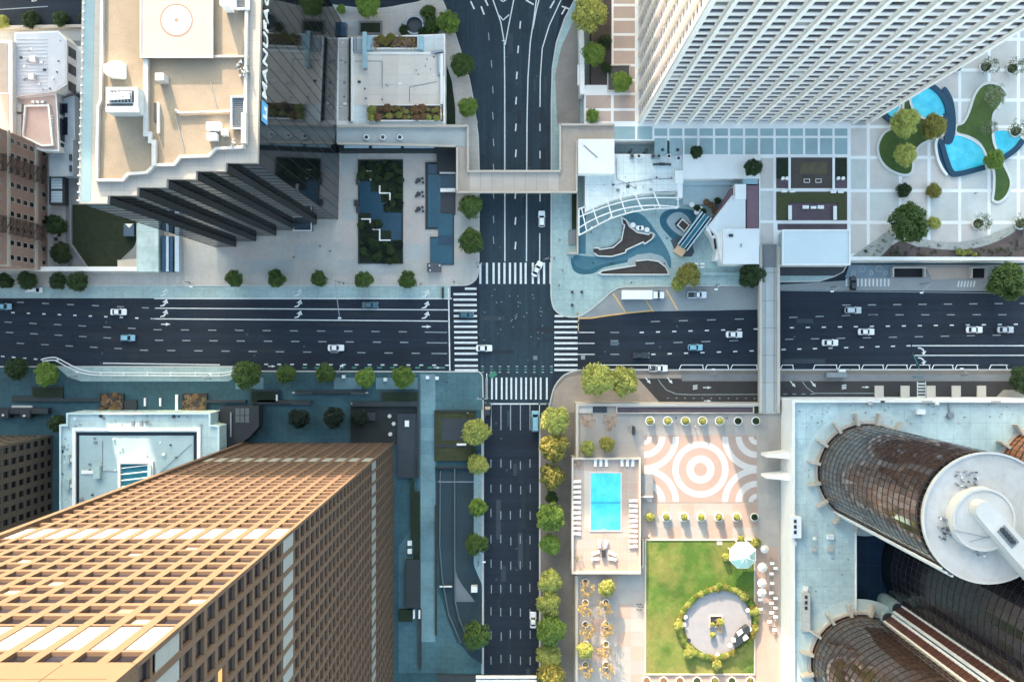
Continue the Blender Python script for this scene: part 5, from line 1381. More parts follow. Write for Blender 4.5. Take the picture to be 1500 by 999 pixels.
    q = MB(); q.box(1146,337,1245,388,ZP6+3.6,ZP6+4,M('pavilion_roof',(.60,.66,.66),.8,.06,.1)); r = q.build('roof', p)
    q = MB(); q.wall([(1146.5,337.5),(1244.5,337.5),(1244.5,387.5),(1146.5,387.5)],.4,ZP6+4,ZP6+4.3,white_wall,zr=ZP6+4,closed=True); q.build('roof_edge', r)
    q = MB(); q.box(1143,344,1147,380,ZP6,ZP6+2,conc_teal); q.build('side_step', p)
    # dark sheet painted in for the round shadows of the car park ramp
    q = MB(); q.prism([(1143,390)]+spline([(1238,390),(1234,398),(1222,404)],4,False)+[(1143,404)],.2,.3,metal_dk,zr=.3); structure('garage_shadow_sheet', q)
    for a,l in (((1309,392,1355,406),'dark garage mouth below the raised plaza wall, middle'),((1424,392,1446,407),'dark garage mouth below the raised plaza wall, by the big tree')):
        t = thing('garage_entrance', l, 'garage entrance', P3((a[0]+a[2])/2,400,0))
        q = MB(); q.box(*a,.2,.6,M('garage_dark',(.012,.013,.016),.9),zr=.6); q.build('opening', t)
        q = MB(); q.wall([(a[0],a[3]),(a[0],a[1]),(a[2],a[1]),(a[2],a[3])],.35,.2,2.0,conc,zr=2); q.build('side_wall', t)
    q = MB(); q.prism([(1244,388),(1306,388),(1306,407),(1238,407)],.15,.2,M('park_blue',(.16,.22,.26),.85,.2,.2)); structure('car_park_pavement', q)
    q = MB()
    for u in (1250,1276,1297): q.wall([(u-2,397),(u-2,406)],.25,.215,.22,G,zr=.2); q.ring(*P(u,399.5),.225,.3,.75,G,12)
    for u in (1263,1287): q.ring(*P(u,394),.225,.7,1.0,G,14)
    structure('parking_markings', q)
    q = MB(); q.prism([(1356,392),(1424,392),(1418,408),(1365,410)],.15,.2,conc_wm); structure('driveway_pavement', q)
    # planting along the foot of the wall
    q = MB(); q.prism([(1248,376),(1262,366),(1301,338),(1312,344),(1306,360),(1290,376)],ZP6+.03,ZP6+.12,M('gravel_bed',(.36,.35,.31),.9,.3,.8)); q.prism([(1290,376),(1306,360),(1320,352),(1345,362),(1380,362),(1420,358),(1460,348),(1500,330),(1560,326),(1560,377)],ZP6+.03,ZP6+.10,M('bark_mulch',(.12,.085,.075),.9,.3,.5)); q.prism(spline([(1330,347),(1360,352),(1400,355),(1440,348),(1480,333),(1486,340),(1450,358),(1410,366),(1365,364),(1335,356)],3),ZP6+.12,ZP6+.2,M('gravel_bed',(.36,.35,.31),.9,.3,.8))
    structure('planting_bed_ground', q)
    rng = random.Random(21)
    q = crown_mesh(5,leaf['dark'],8,8,.8,1,.2)
    bedp = bpy.data.objects.new('low_shrubs', None); COL.objects.link(bedp); tag(bedp,'low dark shrubs scattered in the mulch and gravel bed below the pools','shrubs')
    for i in range(70):
        for _ in range(40):
            u,v = rng.uniform(1252,1500),rng.uniform(340,375)
            if v > 376-(u-1250)*.75+3 and u < 1301 or u >= 1301 and v > 358-max(0,u-1420)*.32: break
        cr = bpy.data.objects.new('shrub_tuft', q); COL.objects.link(cr); cr.parent = bedp; x,y=P(u,v,ZP6+.5); s_=rng.uniform(.35,.6) if u<1300 or v<364 else rng.uniform(.5,1.1)
        cr.location=(x,y,ZP6+.2); cr.scale=(s_,)*3; cr.rotation_euler[2]=i
    for u in (1404,1411,1419,1427): shrub(u,369+(u%3)*2,9,'yellow',{1404:'yellow flowering shrub in the mulch bed, left end of four',1411:'yellow flowering shrub in the mulch bed, second of four',1419:'yellow flowering shrub in the mulch bed, third of four',1427:'yellow flowering shrub in the mulch bed, right end of four'}[u],z=ZP6,group='yellow flowering shrubs')
    for u,v,d,k,l in ((1330,328,54,'green','big bushy green tree at the lower left of the raised plaza'),(1475,413,56,'green','wide green tree over the avenue sidewalk at the right edge')):
        tree(u,v,d,k,l,z=ZP6 if v<400 else .15)
ne_plaza()

def pools():
    c = lambda pts: [(1240+x/3.568,100+y/3.568) for x,y in pts]
    def lawn(label, pts, n=3):
        s_ = spline(c(pts),n); t = thing('lawn_bed', label, 'lawn', P3(sum(p[0] for p in s_)/len(s_),sum(p[1] for p in s_)/len(s_),ZP6))
        q = MB(); q.prism(s_,ZP6,ZP6+.35,lawn_m); q.build('grass', t)
        q = MB(); q.wall(s_,.7,ZP6,ZP6+.55,M('lawn_kerb',(.60,.59,.55),.8,.08,.4),zr=ZP6+.5,closed=True); q.build('kerb', t)
    def pool(label, pts, rim=None):
        s_ = spline(c(pts),4); t = thing('pool', label, 'pool', P3(sum(p[0] for p in s_)/len(s_),sum(p[1] for p in s_)/len(s_),ZP6))
        q = MB(); q.prism(s_,ZP6+.1,ZP6+.45,pool_w); q.build('water', t)
        q = MB(); q.wall(s_,.22,ZP6,ZP6+.6,white_wall,zr=ZP6+.5,closed=True); q.build('rim', t)
        if rim: 
            q = MB(); q.wall(c(rim),1.5,ZP6,ZP6+.9,M('pool_wall_blue',(.010,.048,.085),.4,.15,.3),zr=ZP6+.9); q.build('blue_wall', t)
    lawn('curved dark lawn left of the pools beside the white tower', [(300,160),(290,230),(240,310),(195,340),(165,400),(170,460),(200,510),(250,545),(310,560),(345,540),(350,475),(365,430),(400,395),(460,370),(510,345),(505,300),(430,275),(360,235),(335,180),(330,140)])
    lawn('tall curved green lawn between the right hand pools', [(760,78),(810,95),(835,140),(800,200),(770,240),(765,300),(770,380),(790,440),(820,500),(850,560),(860,610),(840,665),(800,700),(765,690),(770,640),(770,540),(740,480),(700,400),(640,360),(575,340),(575,300),(610,285),(640,230),(670,140),(710,90)])
    pool('rounded turquoise pool at the foot of the white tower', [(335,125),(400,80),(470,110),(515,170),(525,238),(470,258),(410,268),(350,220),(330,170)], spline([(400,82),(450,95),(500,140),(528,195),(532,240)],4,False))
    pool('pale turquoise pool corner half under the white tower', [(185,225),(240,275),(262,240),(290,170),(300,130),(240,170)], [(185,228),(238,278)])
    pool('large turquoise pool below the blue channel wall', [(515,400),(565,352),(630,365),(690,400),(730,450),(718,510),(660,530),(570,543),(540,520),(522,460)], spline([(500,395),(520,470),(552,545),(600,550),(725,518)],4,False))
    pool('small turquoise pool at the right edge of the plaza', [(770,332),(850,328),(920,372),(880,420),(822,463),(785,430),(765,380)], spline([(925,375),(885,425),(825,468)],4,False))
    t = thing('channel_wall','navy blue curved channel wall between the upper and lower pools','wall',P3(1395,180,ZP6))
    nv = M('pool_wall_blue',(.010,.048,.085),.4,.15,.3)
    q = MB(); q.prism(spline(c([(500,112),(520,100),(555,160),(570,240),(570,330),(550,392),(512,397)]),4,False)+c([(515,300),(505,240),(532,236),(538,180),(525,150)]),ZP6,ZP6+.7,nv); q.build('channel', t)
    q = MB(); q.prism(spline(c([(478,365),(470,400),(480,470),(505,525),(530,560)]),3,False)+c([(548,550),(520,480),(505,400),(515,380)]),ZP6,ZP6+.6,nv); q.build('lower_channel', t)
    q = MB(); q.wall(spline(c([(478,360),(468,400),(478,470),(502,525),(528,560)]),3,False),.7,ZP6,ZP6+.9,white_wall,zr=ZP6+.9); q.build('rim', t)
    G2='trees around the plaza pools'
    for u,v,d,k,l in ((1326,181,40,'yellow','tree with sunlit yellow painted leaves on the curved lawn, nearest the white tower'),(1368,185,36,'olive','olive tree beside the blue channel between two pools'),(1326,227,32,'yellow','smaller yellow tree at the lower end of the curved lawn'),(1456,234,30,'lime','green tree where the tall lawn meets the large pool'),(1456,141,36,'sparse','thin grey tree at the top of the tall lawn'),(1450,188,26,'sparse','thin grey tree halfway down the tall lawn')):
        tree(u,v,d,k,l,z=ZP6+.3,group=G2)
    for u,v,d,k,l in ((1324,279,22,'dark','dark round shrub on a tile crossing below the curved lawn'),(1368,280,22,'olive','golden brown round shrub below the pools'),(1368,327,19,'yellow','yellow shrub against the big bushy tree')):
        shrub(u,v,d,k,l,z=ZP6)
    G3='round planters of thin trees on the plaza'
    for u,v,k,l,sp in ((1402,98,'dark','round planter of dark leaves at the foot of the white tower',0),(1443,99,'dark','round planter with a thin tree, top row middle',1),(1482,101,'dark','round planter with a thin tree, top right',1),(1487,193,'dark','round planter beside the small right hand pool',1),(1432,328,'green','round planter with a thin tree below the tall lawn',1),(1494,328,'green','round planter with a thin tree at the right edge, bottom',1)):
        pot(u,v,ZP6,17,l,k,G3)
        if sp: tree(u+7,v-2,30,'sparse','thin pale tree leaning from the '+l.split('planter ')[0].strip()+' planter '+{1443:'at top middle',1482:'at top right',1487:'beside the small pool',1432:'below the tall lawn',1494:'at the bottom right edge'}[u],z=ZP6+.5)
    person(1430,283,1,'person in a white top crossing the tiled plaza alone below the large pool',ZP6,200)
pools()

def cafe():
    b = thing('cafe_building','low white roofed restaurant with a curved white pergola, north-east corner','building',P3(925,260,0))
    Z=5.4
    q = MB(); q.prism([(857,250),(900,250),(900,226),(1000,226),(1000,290),(993,290)]+[(993,281),(960,282),(930,286),(900,293),(876,302),(857,311)],.1,Z,white_wall); q.build('wall', b)
    q = MB(); q.prism([(858,256),(899,256),(899,228),(999,228),(999,266),(992,267),(992,280),(960,281),(930,285),(900,292),(876,301),(858,309)],Z,Z+.08,white_roof); q.build('roof', b)
    q = MB(); q.box(847,204,900,255,Z,Z+3.4,white_wall); q.build('tower_block', b)
    q = MB(); q.box(848,205,899,254,Z+3.4,Z+3.5,M('block_roof',(.72,.71,.69),.8,.06,.1)); q.tube([P3(855,213,Z+3.6),P3(875,231,Z+3.6)],.15,metal_gr); q.build('block_roof', b)
    rng = random.Random(4)
    for u,v in ((926,229),(936,229),(957,229),(965,229),(980,229),(994,232)):
        q = MB(); q.box(u-3,v-3,u+3,v+3,Z+.08,Z+1.2,rng.choice([metal_gr,metal_wh,conc_teal])); o=q.build('air_conditioner', b)
        q = MB(); q.cyl(*P(u,v,Z+1.2),Z+1.2,Z+1.3,.45,metal_dk,12); q.build('fan', o)
    q = MB(); q.box(957,239.5,983,241.5,Z+.1,Z+1.4,metal_dk); q.box(965,238.6,974,242.4,Z+.1,Z+.8,metal_dk); q.build('roof_sign_frame', b)
    q = MB(); q.box(989,250,1001,268,Z,Z+1.2,white_wall); q.build('roof_box', b)
    for u in (922.5,945,968,990):
        q = MB(); x,y=P(u,223,3); q.cyl(x,y,.2,6.3,.45,metal_dk,12); q.build('column', b)
    roof_clutter(b, Z+.1, [(905,236,985,275),(862,262,985,282)], 26, 5, [[(905,270),(960,262),(985,262)],[(903,232),(903,262),(930,275)]])
    # pergola: curved beams and rafters
    p = thing('pergola','curved white pergola of beams and rafters in front of the restaurant','pergola',P3(920,310,0))
    arcs = [[(848,306),(857,303),(885,292),(915,285),(945,281),(993,281)],[(848,318),(863,312),(890,302),(920,294),(950,290),(993,290)],[(848,334),(866,323),(892,312),(922,304),(955,301),(993,303)],[(848,345),(868,334),(893,321),(925,311),(958,306),(993,305)]]
    for a in arcs:
        q = MB(); q.wall(spline(a,4,False),.32,Z-.3,Z,white_wall,zr=Z); q.build('curved_beam', p)
    for i in range(8):
        t=i/7; s=[ ]
        a = spline(arcs[0],8,False); c_ = spline(arcs[3],8,False); k=int(t*(len(a)-1))
        q = MB(); q.wall([a[k],c_[k]],.3,Z-.02,Z+.28,white_wall,zr=Z); q.build('rafter', p)
    for u,v in ((849,344),(866,334),(893,320),(925,310),(958,305),(992,304)):
        q = MB(); x,y=P(u,v,2.5); q.wbox(x-.15,y-.15,.15,x+.15,y+.15,Z-.31,white_wall); q.build('post', p)
    q = MB(); q.prism([(857,311),(876,302),(900,293),(930,286),(960,282),(993,281),(993,300),(955,300),(922,303),(892,311),(866,322),(857,328)],.16,.2,conc_teal); structure('pergola_pavement', q)
    # wall between restaurant and street
    q = MB(); q.wall([(846,283),(846,371),(832,371)],.5,.15,2.2,conc_cream,zr=2); q.box(838,283,844,335,.15,1.0,hedge_dk); q.box(833,337,844,358,.15,.7,conc_dk); tag(q.build('garden_wall'),'narrow walled hedge strip between the street and the pergola','wall')
    q = MB(); q.prism([(846,310),(858,304),(858,372),(846,372)],.16,.22,M('court_blue',(.06,.155,.20),.8,.2,.3)); structure('court_strip_pavement', q)
    # blue patterned court floor
    k = lambda pts: [(830+x/4.54,200+y/4.54) for x,y in pts]
    bl = M('court_blue',(.06,.155,.20),.8,.2,.3); bd = M('court_blue_deep',(.03,.11,.15),.8,.2,.3); gy = M('court_grey',(.30,.36,.37),.8,.15,.3)
    q = MB(); q.prism(spline(k([(370,540),(440,505),(500,520),(550,570),(600,640),(640,700),(690,800),(690,880),(640,800),(540,780),(440,820),(300,850),(200,890),(100,910),(50,880),(40,820),(60,790),(180,800),(330,790),(440,740),(560,690),(590,650),(480,600),(400,560)]),3),.15,.18,bl); structure('blue_court_pavement', q)
    q = MB(); q.prism(spline(k([(620,540),(660,495),(740,480),(830,490),(860,530),(850,700),(800,760),(740,720),(680,660),(630,600)]),3),.15,.175,bd); structure('blue_court_pavement', q)
    q = MB(); q.prism(spline(k([(30,800),(60,860),(140,885),(240,850),(400,820),(410,835),(250,870),(180,910),(90,915),(40,880)]),3),.18,.19,bd); structure('blue_court_pavement', q)
    q = MB(); q.prism(spline(k([(665,560),(700,515),(760,505),(810,540),(850,620),(900,720),(920,800),(890,760),(820,700),(740,650),(690,610)]),3),.175,.2,gy); structure('grey_court_pavement', q)
    q = MB(); q.prism(k([(400,850),(410,815),(470,785),(560,775),(620,790),(665,830),(680,880),(660,880),(620,840),(460,840),(455,865)]),.18,.22,gy); structure('grey_court_pavement', q)
    def bed(label, pts, wallpts):
        t = thing('curved_planter', label, 'planter', P3(*k([pts[0]])[0],.15))
        q = MB(); q.prism(k(pts),.15,.6,M('peat_soil',(.055,.045,.04),.9,.3,.6)); q.build('soil', t)
        q = MB(); q.wall(k(wallpts),.34,.15,.95,M('pale_rim',(.62,.60,.57),.8),zr=.9,closed=False); q.build('rim', t)
    bed('larger curved brown planter in the blue court below the pergola', [(365,535),(400,560),(420,600),(470,640),(550,650),(575,640),(580,665),(520,712),(510,700),(400,755),(390,770),(300,795),(210,795),(180,770),(180,745),(215,745),(300,730),(360,680),(375,600),(370,575)], [(180,742),(215,742),(222,752),(310,738),(365,690),(385,590),(372,580),(366,540),(395,555),(420,600),(470,638),(545,652),(560,638),(580,650),(570,680),(520,715),(510,702),(395,755),(392,772),(300,798),(210,795),(182,775)])
    bed('pointed brown planter at the lower edge of the blue court', [(220,910),(240,895),(460,855),(460,830),(540,820),(620,835),(665,880),(678,918),(400,918)], [(460,858),(240,893),(216,908),(235,918),(678,918),(676,900),(660,868),(610,830),(540,820),(462,828)])
    t = thing('raised_planter','small square framed planter in the grey oval by the escalator','planter',P3(999,328,.15))
    q = MB(); q.prism(k([(720,580),(760,540),(820,580),(820,610),(790,640),(735,610)]),.2,.5,dark_wall); q.prism(k([(748,588),(772,560),(810,588),(785,622)]),.5,.9,bed_brown); q.build('box', t)
    q = MB(); q.wall(k([(738,590),(770,550),(815,590),(785,632)]),.3,.5,1.1,white_wall,zr=1,closed=True); q.build('rim', t)
    for i,(x,y) in enumerate(((443,588),(480,608),(500,608),(536,620))):
        q = MB(); a,b2=P(*k([(x,y)])[0],1.2); q.cyl(a,b2,.2,.8,.06,metal_wh,8); q.cyl(a,b2,.8,.86,.75,white_wall,14); tag(q.build('round_table'),('round white table at the planter tip, nearest the pergola','round white table by the curved planter, second from the pergola','round white table by the curved planter, third from the pergola','round white table by the curved planter, farthest from the pergola')[i],'table','white tables in the blue court')
    # escalator canopy
    t = thing('escalator','long teal glass escalator canopy rising diagonally to the raised plaza','escalator',P3(1015,340,0))
    a = Vector(P(1001,362,3)); c2 = Vector(P(1034,316,5)); d=(c2-a).normalized(); n=Vector((-d.y,d.x))
    def slab(off0,off1,z0,z1,dz,mat,nm,s0=0,s1=1):
        p0=a+(c2-a)*s0; p1=a+(c2-a)*s1; vs=[]
        for zz in (z0,z1):
            for pt,o_,e in ((p0,off0,0),(p1,off0,1),(p1,off1,1),(p0,off1,0)):
                w_=pt+n*o_; vs.append((w_.x,w_.y,zz+dz*(s1 if e else s0)))
        f_=[(3,2,1,0),(4,5,6,7),(0,1,5,4),(1,2,6,5),(2,3,7,6),(3,0,4,7)]
        m=MB(); m.add(vs,f_,mat); m.build(nm,t)
    slab(-1.6,1.6,.3,.8,4.5,metal_dk,'truss'); slab(-.5,.5,.8,.95,4.5,M('escalator_blue',(.03,.20,.28),.3,.2,.5),'steps')
    for o0,o1 in ((-1.75,-1.35),(-.75,-.5),(.5,.75),(1.35,1.75)): slab(o0,o1,.8,1.9,4.5,M('balustrade_pale',(.42,.56,.58),.25,.1,.5),'balustrade')
    slab(-1.3,-.8,.8,1.0,4.5,navy,'handrail'); slab(.8,1.3,.8,1.0,4.5,navy,'handrail')
    e = a-d*1.4; q = MB(); q.wprism([tuple(e+d*x+n*y) for x,y in ((-1,-1.5),(1.4,-1.5),(1.4,1.5),(-1,1.5))],.2,1.2,M('warm_steel',(.62,.40,.24),.4,.1,.5)); q.build('landing', t)
    q = MB(); q.prism(k([(690,690),(760,660),(830,700),(850,770),(830,800),(760,800),(720,760)]),.2,.24,M('dark_landing',(.07,.085,.10),.8)); structure('landing_pavement', q)
    # right-hand white building
    b = thing('corner_pavilion','white faceted pavilion with a square roof beside the footbridge','building',P3(1080,335,0))
    q = MB(); q.prism([(1038,331),(1073,286),(1092,291),(1092,336),(1060,336),(1060,388),(1054,378),(1050,345)],.15,7,white_wall); q.build('wall', b)
    q = MB(); q.prism([(1039,331),(1073,288),(1091,292),(1091,336),(1060,336),(1052,342)],7,7.1,M('pavilion_white',(.68,.69,.68),.8,.06,.1)); q.build('roof', b)
    q = MB(); q.box(1059,335,1112,387,.15,8.6,white_wall); q.build('square_block', b)
    q = MB(); q.box(1060,336,1111,386,8.6,8.75,M('block_roof',(.72,.71,.69),.8,.06,.1)); q.box(1068,343,1074,347,8.75,9.2,metal_dk); q.box(1085,357,1087,362,8.75,9,metal_gr); q.build('square_roof', b)
    q = MB(); q.box(1077,270,1093,292,.15,8,white_wall); q.build('stair_tower', b)
    q = MB(); q.box(1094,272,1111,335,.2,6.2,M('plum_terrace',(.20,.12,.14),.8,.15,.4)); q.build('plum_terrace', b)
    q = MB(); q.prism([(1040,328),(1058,300),(1075,272),(1077,284),(1050,318)],.2,5.5,M('plum_terrace',(.20,.12,.14),.8,.15,.4)); q.build('plum_ledge', b)
    q = MB(); q.prism(spline([(1035,329),(1046,342),(1053,360),(1055,380)],4,False)+[(1046,382),(1050,366),(1043,348),(1034,336)],.2,5,white_wall); q.build('curved_wall', b)
    for a_ in ((1040,334,1046,346),(1045,350,1050,366)):
        q = MB(); q.prism([(a_[0],a_[1]),(a_[0]+3,a_[1]-1),(a_[2],a_[3]-2),(a_[2]-3,a_[3])],5,5.1,glass_dk); q.build('window', b)
    q = MB()
    for i in range(6): q.box(1002,233+i*6,1106,238.6+i*6,.15,5.6-i*.75,M('step_pale',(.42,.50,.50),.8,.12,.3),zr=5)
    q.box(1000,270,1070,300,.15,.9,M('step_pale',(.42,.50,.50),.8,.12,.3)); q.box(1088,255,1110,270,.2,5.9,M('step_pale2',(.30,.44,.47),.8,.1,.3)); structure('plaza_steps', q)
    t = thing('terrace_planting','red leaved shrubs and tables on the terrace behind the escalator','planting',P3(1040,300,0))
    for i,(u,v,kd) in enumerate(((1022,305,'dark'),(1036,296,'rust'),(1044,301,'rust'),(1052,294,'dark'),(1030,309,'dark'),(1048,309,'rust'))):
        cr = bpy.data.objects.new('plant', crown_of(kd,i%3)); COL.objects.link(cr); cr.parent=t; x,y=P(u,v,2); cr.location=Vector((x,y,1.4))-t.location; cr.scale=(1.1,1.1,.9)
    for i,(u,v) in enumerate(((1019,312),(1024,307),(1012,301))):
        q = MB(); x,y=P(u,v); q.cyl(x,y,.9,1.6,.08,metal_wh,8); q.cyl(x,y,1.6,1.68,.8,white_wall,12); q.build('table', t)
    q = MB(); q.box(1017,385,1023,388,.15,.6,white_wall); q.box(1017,390,1023,393,.15,.6,white_wall); q.box(1026,385,1032,388,.15,.6,white_wall); q.box(1026,390,1032,393,.15,.6,white_wall); tag(q.build('bench_blocks'),'four white block seats on the sidewalk by the dark tree','seat')
    q = MB(); q.box(1010,399,1110,404,.15,.75,conc_teal,zr=.7); tag(q.build('low_wall'),'low pale wall along the service lane below the corner pavilion','wall')
    for u,v,d,kd,l in ((1008,403,36,'olive','dark olive tree at the loading bay corner'),(993,416,22,'yellow','tree with sunlit yellow painted leaves, tucked against the dark olive one by the truck'),(1101,403,40,'dark','dark bluish tree beside the footbridge over the avenue')):
        tree(u,v,d,kd,l)
cafe()
def footbridge():
    Z=6.6
    b = thing('footbridge','long straight pale concrete footbridge over the avenue, east side','footbridge',P3(1127,480,0))
    q = MB(); q.prism([(1112.5,389.5),(1142.5,389.5),(1143,606),(1113,606)],Z-1.3,Z,M('bridge_deck',(.42,.43,.41),.8,.14,.2)); q.build('deck', b)
    for u in (1114.5,1140.5):
        q = MB(); q.wall([(u,361),(u,605)],.75,Z-1.0,Z+1.1,conc_cream,zr=Z+1); q.build('parapet', b)
    q = MB(); q.wall([(1121,362),(1121,604)],.12,Z,Z+.05,conc_dk,zr=Z); q.wall([(1134,362),(1134,604)],.12,Z,Z+.05,conc_dk,zr=Z); q.build('deck_joint', b, kind='stuff')
    for v in (384,399,440,480,520,560):
        q = MB(); q.box(1116,v,1139,v+.7,Z,Z+.04,conc_dk); q.build('expansion_joint', b)
    q = MB()
    for v in (410,548):
        x,y=P(1127.5,v,3); q.wbox(x-1.4,y-.6,0,x+1.4,y+.6,Z-1.3,conc)
    q.build('pier', b)
    q = MB(); q.prism([(1117,358),(1138,358),(1138,392),(1117,392)],Z-.02,Z+.02,conc_dk); q.build('ramp', b)
footbridge()
lamp_post('orange traffic signal mast at the north-east corner over the right crosswalk',846,459,.15,6,847,487,'traffic_signal',M('amber_metal',(.55,.40,.20),.5))
lamp_post('traffic signal mast over the top crosswalk, east corner',812,378,.15,6,797,380,'traffic_signal')
lamp_post('slim street lamp on the north sidewalk at the loading bay',1049,418,.15,7,1049,424)
lamp_post('slim street lamp at the avenue edge below the sunk pavilion drive',1219,421,.15,7,1219,427)
lamp_post('slim street lamp at the avenue edge below the garage mouth',1349,416,.15,7,1350,429)
lamp_post('slim street lamp at the avenue edge under the wide green tree',1469,416,.15,7,1469,429)
for i,(u,v) in enumerate(((838,428),(852,428),(838,447))):
    q = MB(); x,y=P(u,v); q.cyl(x,y,.15,1.1,.4,metal_dk,10); tag(q.build('bollard'),('black bollard on the pale corner pavement, upper left of three','black bollard on the pale corner pavement, upper right of three','black bollard on the pale corner pavement, lowest of three')[i],'bollard','bollards on the corner')
# ------------------------------------------------------------------ south-east quarter: raised hotel terrace, pool deck, lawn
def se_terrace():
    Z = 6.0
    b = MB(); b.prism([(846,592),(1114,592),(1114,606),(1143,606),(1143,1130),(844,1130)],.1,Z,conc_wm,zr=Z); tz = structure('terrace_pavement', b)
    tm = [M('terrace_tile_pink',(.40,.285,.23),.85,.1,.2,objvar=.05),M('terrace_tile_rose',(.385,.285,.235),.85,.1,.2,objvar=.05)]
    tg = [M('terrace_tile_sand',(.38,.33,.295),.85,.12,.2,objvar=.05),M('terrace_tile_stone',(.35,.315,.285),.85,.12,.2,objvar=.05)]
    slabs(tz,848,610,942,670,5,3,Z,tg,.05,zr=Z); slabs(tz,942,606,1110,637,10,2,Z,tg,.05,zr=Z); slabs(tz,942,738,1110,789,9,3,Z,tg+tm,.05,zr=Z)
    slabs(tz,1111,608,1140,800,2,10,Z,[tg[1]],.05,zr=Z); slabs(tz,1107,800,1140,1060,2,14,Z,tm,.05,zr=Z)
    slabs(tz,848,843,943,1050,5,10,Z,tg+tm[:1],.05,zr=Z); slabs(tz,943,990,1107,1050,8,3,Z,tm,.05,zr=Z)
    w = thing('terrace_wall','cream wall round the raised hotel terrace above the frontage lane','wall',P3(980,594,0))
    q = MB(); q.wall([(845.5,842),(845.5,592.8),(1113.5,592.8),(1113.5,606)],.8,.1,Z+1.0,conc_cream,zr=Z+1); q.build('wall_panel', w)
    q = MB(); q.wall([(845,1130),(845,843)],.8,.1,Z+1.0,conc_cream,zr=Z+1); q.build('wall_panel', w)
    t = thing('long_planter','long plum lined planter trough behind the terrace wall','planter',P3(1000,599,Z))
    q = MB(); q.box(904,595.5,1103,604,Z,Z+.4,plum); q.build('soil', t); q = MB(); q.wall([(903.5,595.5),(1104,595.5),(1104,605),(903.5,605)],.3,Z,Z+.8,conc_cream,zr=Z+.8,closed=True); q.build('rim', t)
    q = MB(); q.box(869,596,889,604,Z,Z+.35,metal_dk); q.box(847,595,868,605,Z,Z+.5,conc); tag(q.build('stair_hatch'),'dark stair hatch beside the long planter trough at the terrace corner','hatch')
    q = MB(); q.box(1105,595.5,1113,605,Z,Z+.7,hedge_dk); tag(q.build('corner_hedge'),'small clipped hedge at the footbridge end of the planter trough','hedge')
    # mosaic of circles
    t = thing('circle_mosaic','pink and white paved square of concentric circles on the hotel terrace','mosaic paving',P3(1026,687,Z))
    q = MB(); q.box(942,638,1109,736,Z+.03,Z+.05,pink_pave); q.build('pink_field', t)
    cx,cy = P(1026,687.5,Z+.06); k = k_at(Z)
    for r0,r1 in ((10,20.5),(32,41)):
        q = MB(); q.ring(cx,cy,Z+.07,r0*k,r1*k,white_pave,72,zb=Z+.04); q.build('white_ring', t)
    for ci_,(u,v,a0) in enumerate(((943.5,639.5,270),(1108.5,639.5,180),(943.5,735,0),(1108.5,735,90))):
        x,y = P(u,v,Z+.06)
        for r0,r1,z in ((5,12,.062),(22,31,.064),(42,51,.066)):
            rr1 = min(r1,47.6) if False else r1
            q = MB(); q.ring(x,y,Z+z+.004*ci_,r0*k,rr1*k,white_pave,30,R(a0),R(a0+90),zb=Z+.04); q.build('white_arc', t)
    # pots in two rows and a third at the bottom edge
    G4='round pots on the hotel terrace'
    for i,u in enumerate((952,978,1004,1029,1054)): pot(u,616.5,Z,13.5,('golden round pot, first from the left in the row above the mosaic','golden round pot, second from the left above the mosaic','golden round pot in the middle of the row above the mosaic','golden round pot, fourth from the left above the mosaic','golden round pot, fifth from the left, next to the dark ones above the mosaic')[i],'yellow',G4)
    for i,u in enumerate((1081,1107)): pot(u,616.5,Z,12.5,('dark leaved pot above the mosaic, nearer the golden pots','dark leaved pot above the mosaic, nearer the footbridge')[i],'dark',G4)
    for i,u in enumerate((976,1002,1027,1053,1079)): pot(u,757,Z,13.5,('golden round pot, first in the row between mosaic and lawn','golden round pot, second in the row between mosaic and lawn','golden round pot, middle of the row between mosaic and lawn','golden round pot, fourth in the row between mosaic and lawn','golden round pot, fifth in the row between mosaic and lawn')[i],'yellow',G4)
    pot(1105,757,Z,12,'dark leaved pot at the right end of the row between mosaic and lawn','dark',G4)
    shrub(952,757,13,'yellow','low yellow bush at the left end of the pot row between mosaic and lawn',z=Z)
    for i,u in enumerate((947,972,996,1021,1047,1072,1099)): pot(u,997,Z,12.5,'round pot in the bottom edge row, number %s from the left below the lawn'%('one','two','three','four','five','six','seven')[i],('rust','rust','rust','dark','olive','dark','olive')[i],G4)
    # sparse trees at the top left corner and the double row of potted trees at bottom left
    for u,v,d,kd,l in ((861,617,23,'blossom','bare pinkish tree at the terrace corner by the stair hatch'),(892,618,26,'blossom','bare pinkish tree right of the corner one on the terrace'),(861,656,22,'yellow','golden round tree above the pool deck corner'),(889,650,22,'olive','pale golden tree above the pool deck, second from the corner')):
        tree(u,v,d,kd,l,z=Z,name='terrace_tree',crown_z=1.1)
    nm = ('first','second','third','fourth','fifth')
    for c,(u,side) in enumerate(((857.5,'left'),(887.5,'right'))):
        for i,v in enumerate((856,886,918,947,977)):
            kd = ('olive','olive','olive','yellow','olive')[i] if c==0 else ('yellow','olive','olive','olive','olive')[i]
            t_ = tree(u+(-1 if i%2 else 2),v+5,24,'palm' if kd=='olive' else 'yellow','%s golden potted tree of the %s column below the pool deck'%(nm[i],side),z=Z+.5,name='potted_tree',group='potted trees below the pool deck',crown_z=1.0)
            pot(u,v-4,Z,9.5,'white pot under the %s tree of the %s column below the pool deck'%(nm[i],side),'rust','white tree pots below the pool deck',plant=False)
se_terrace()

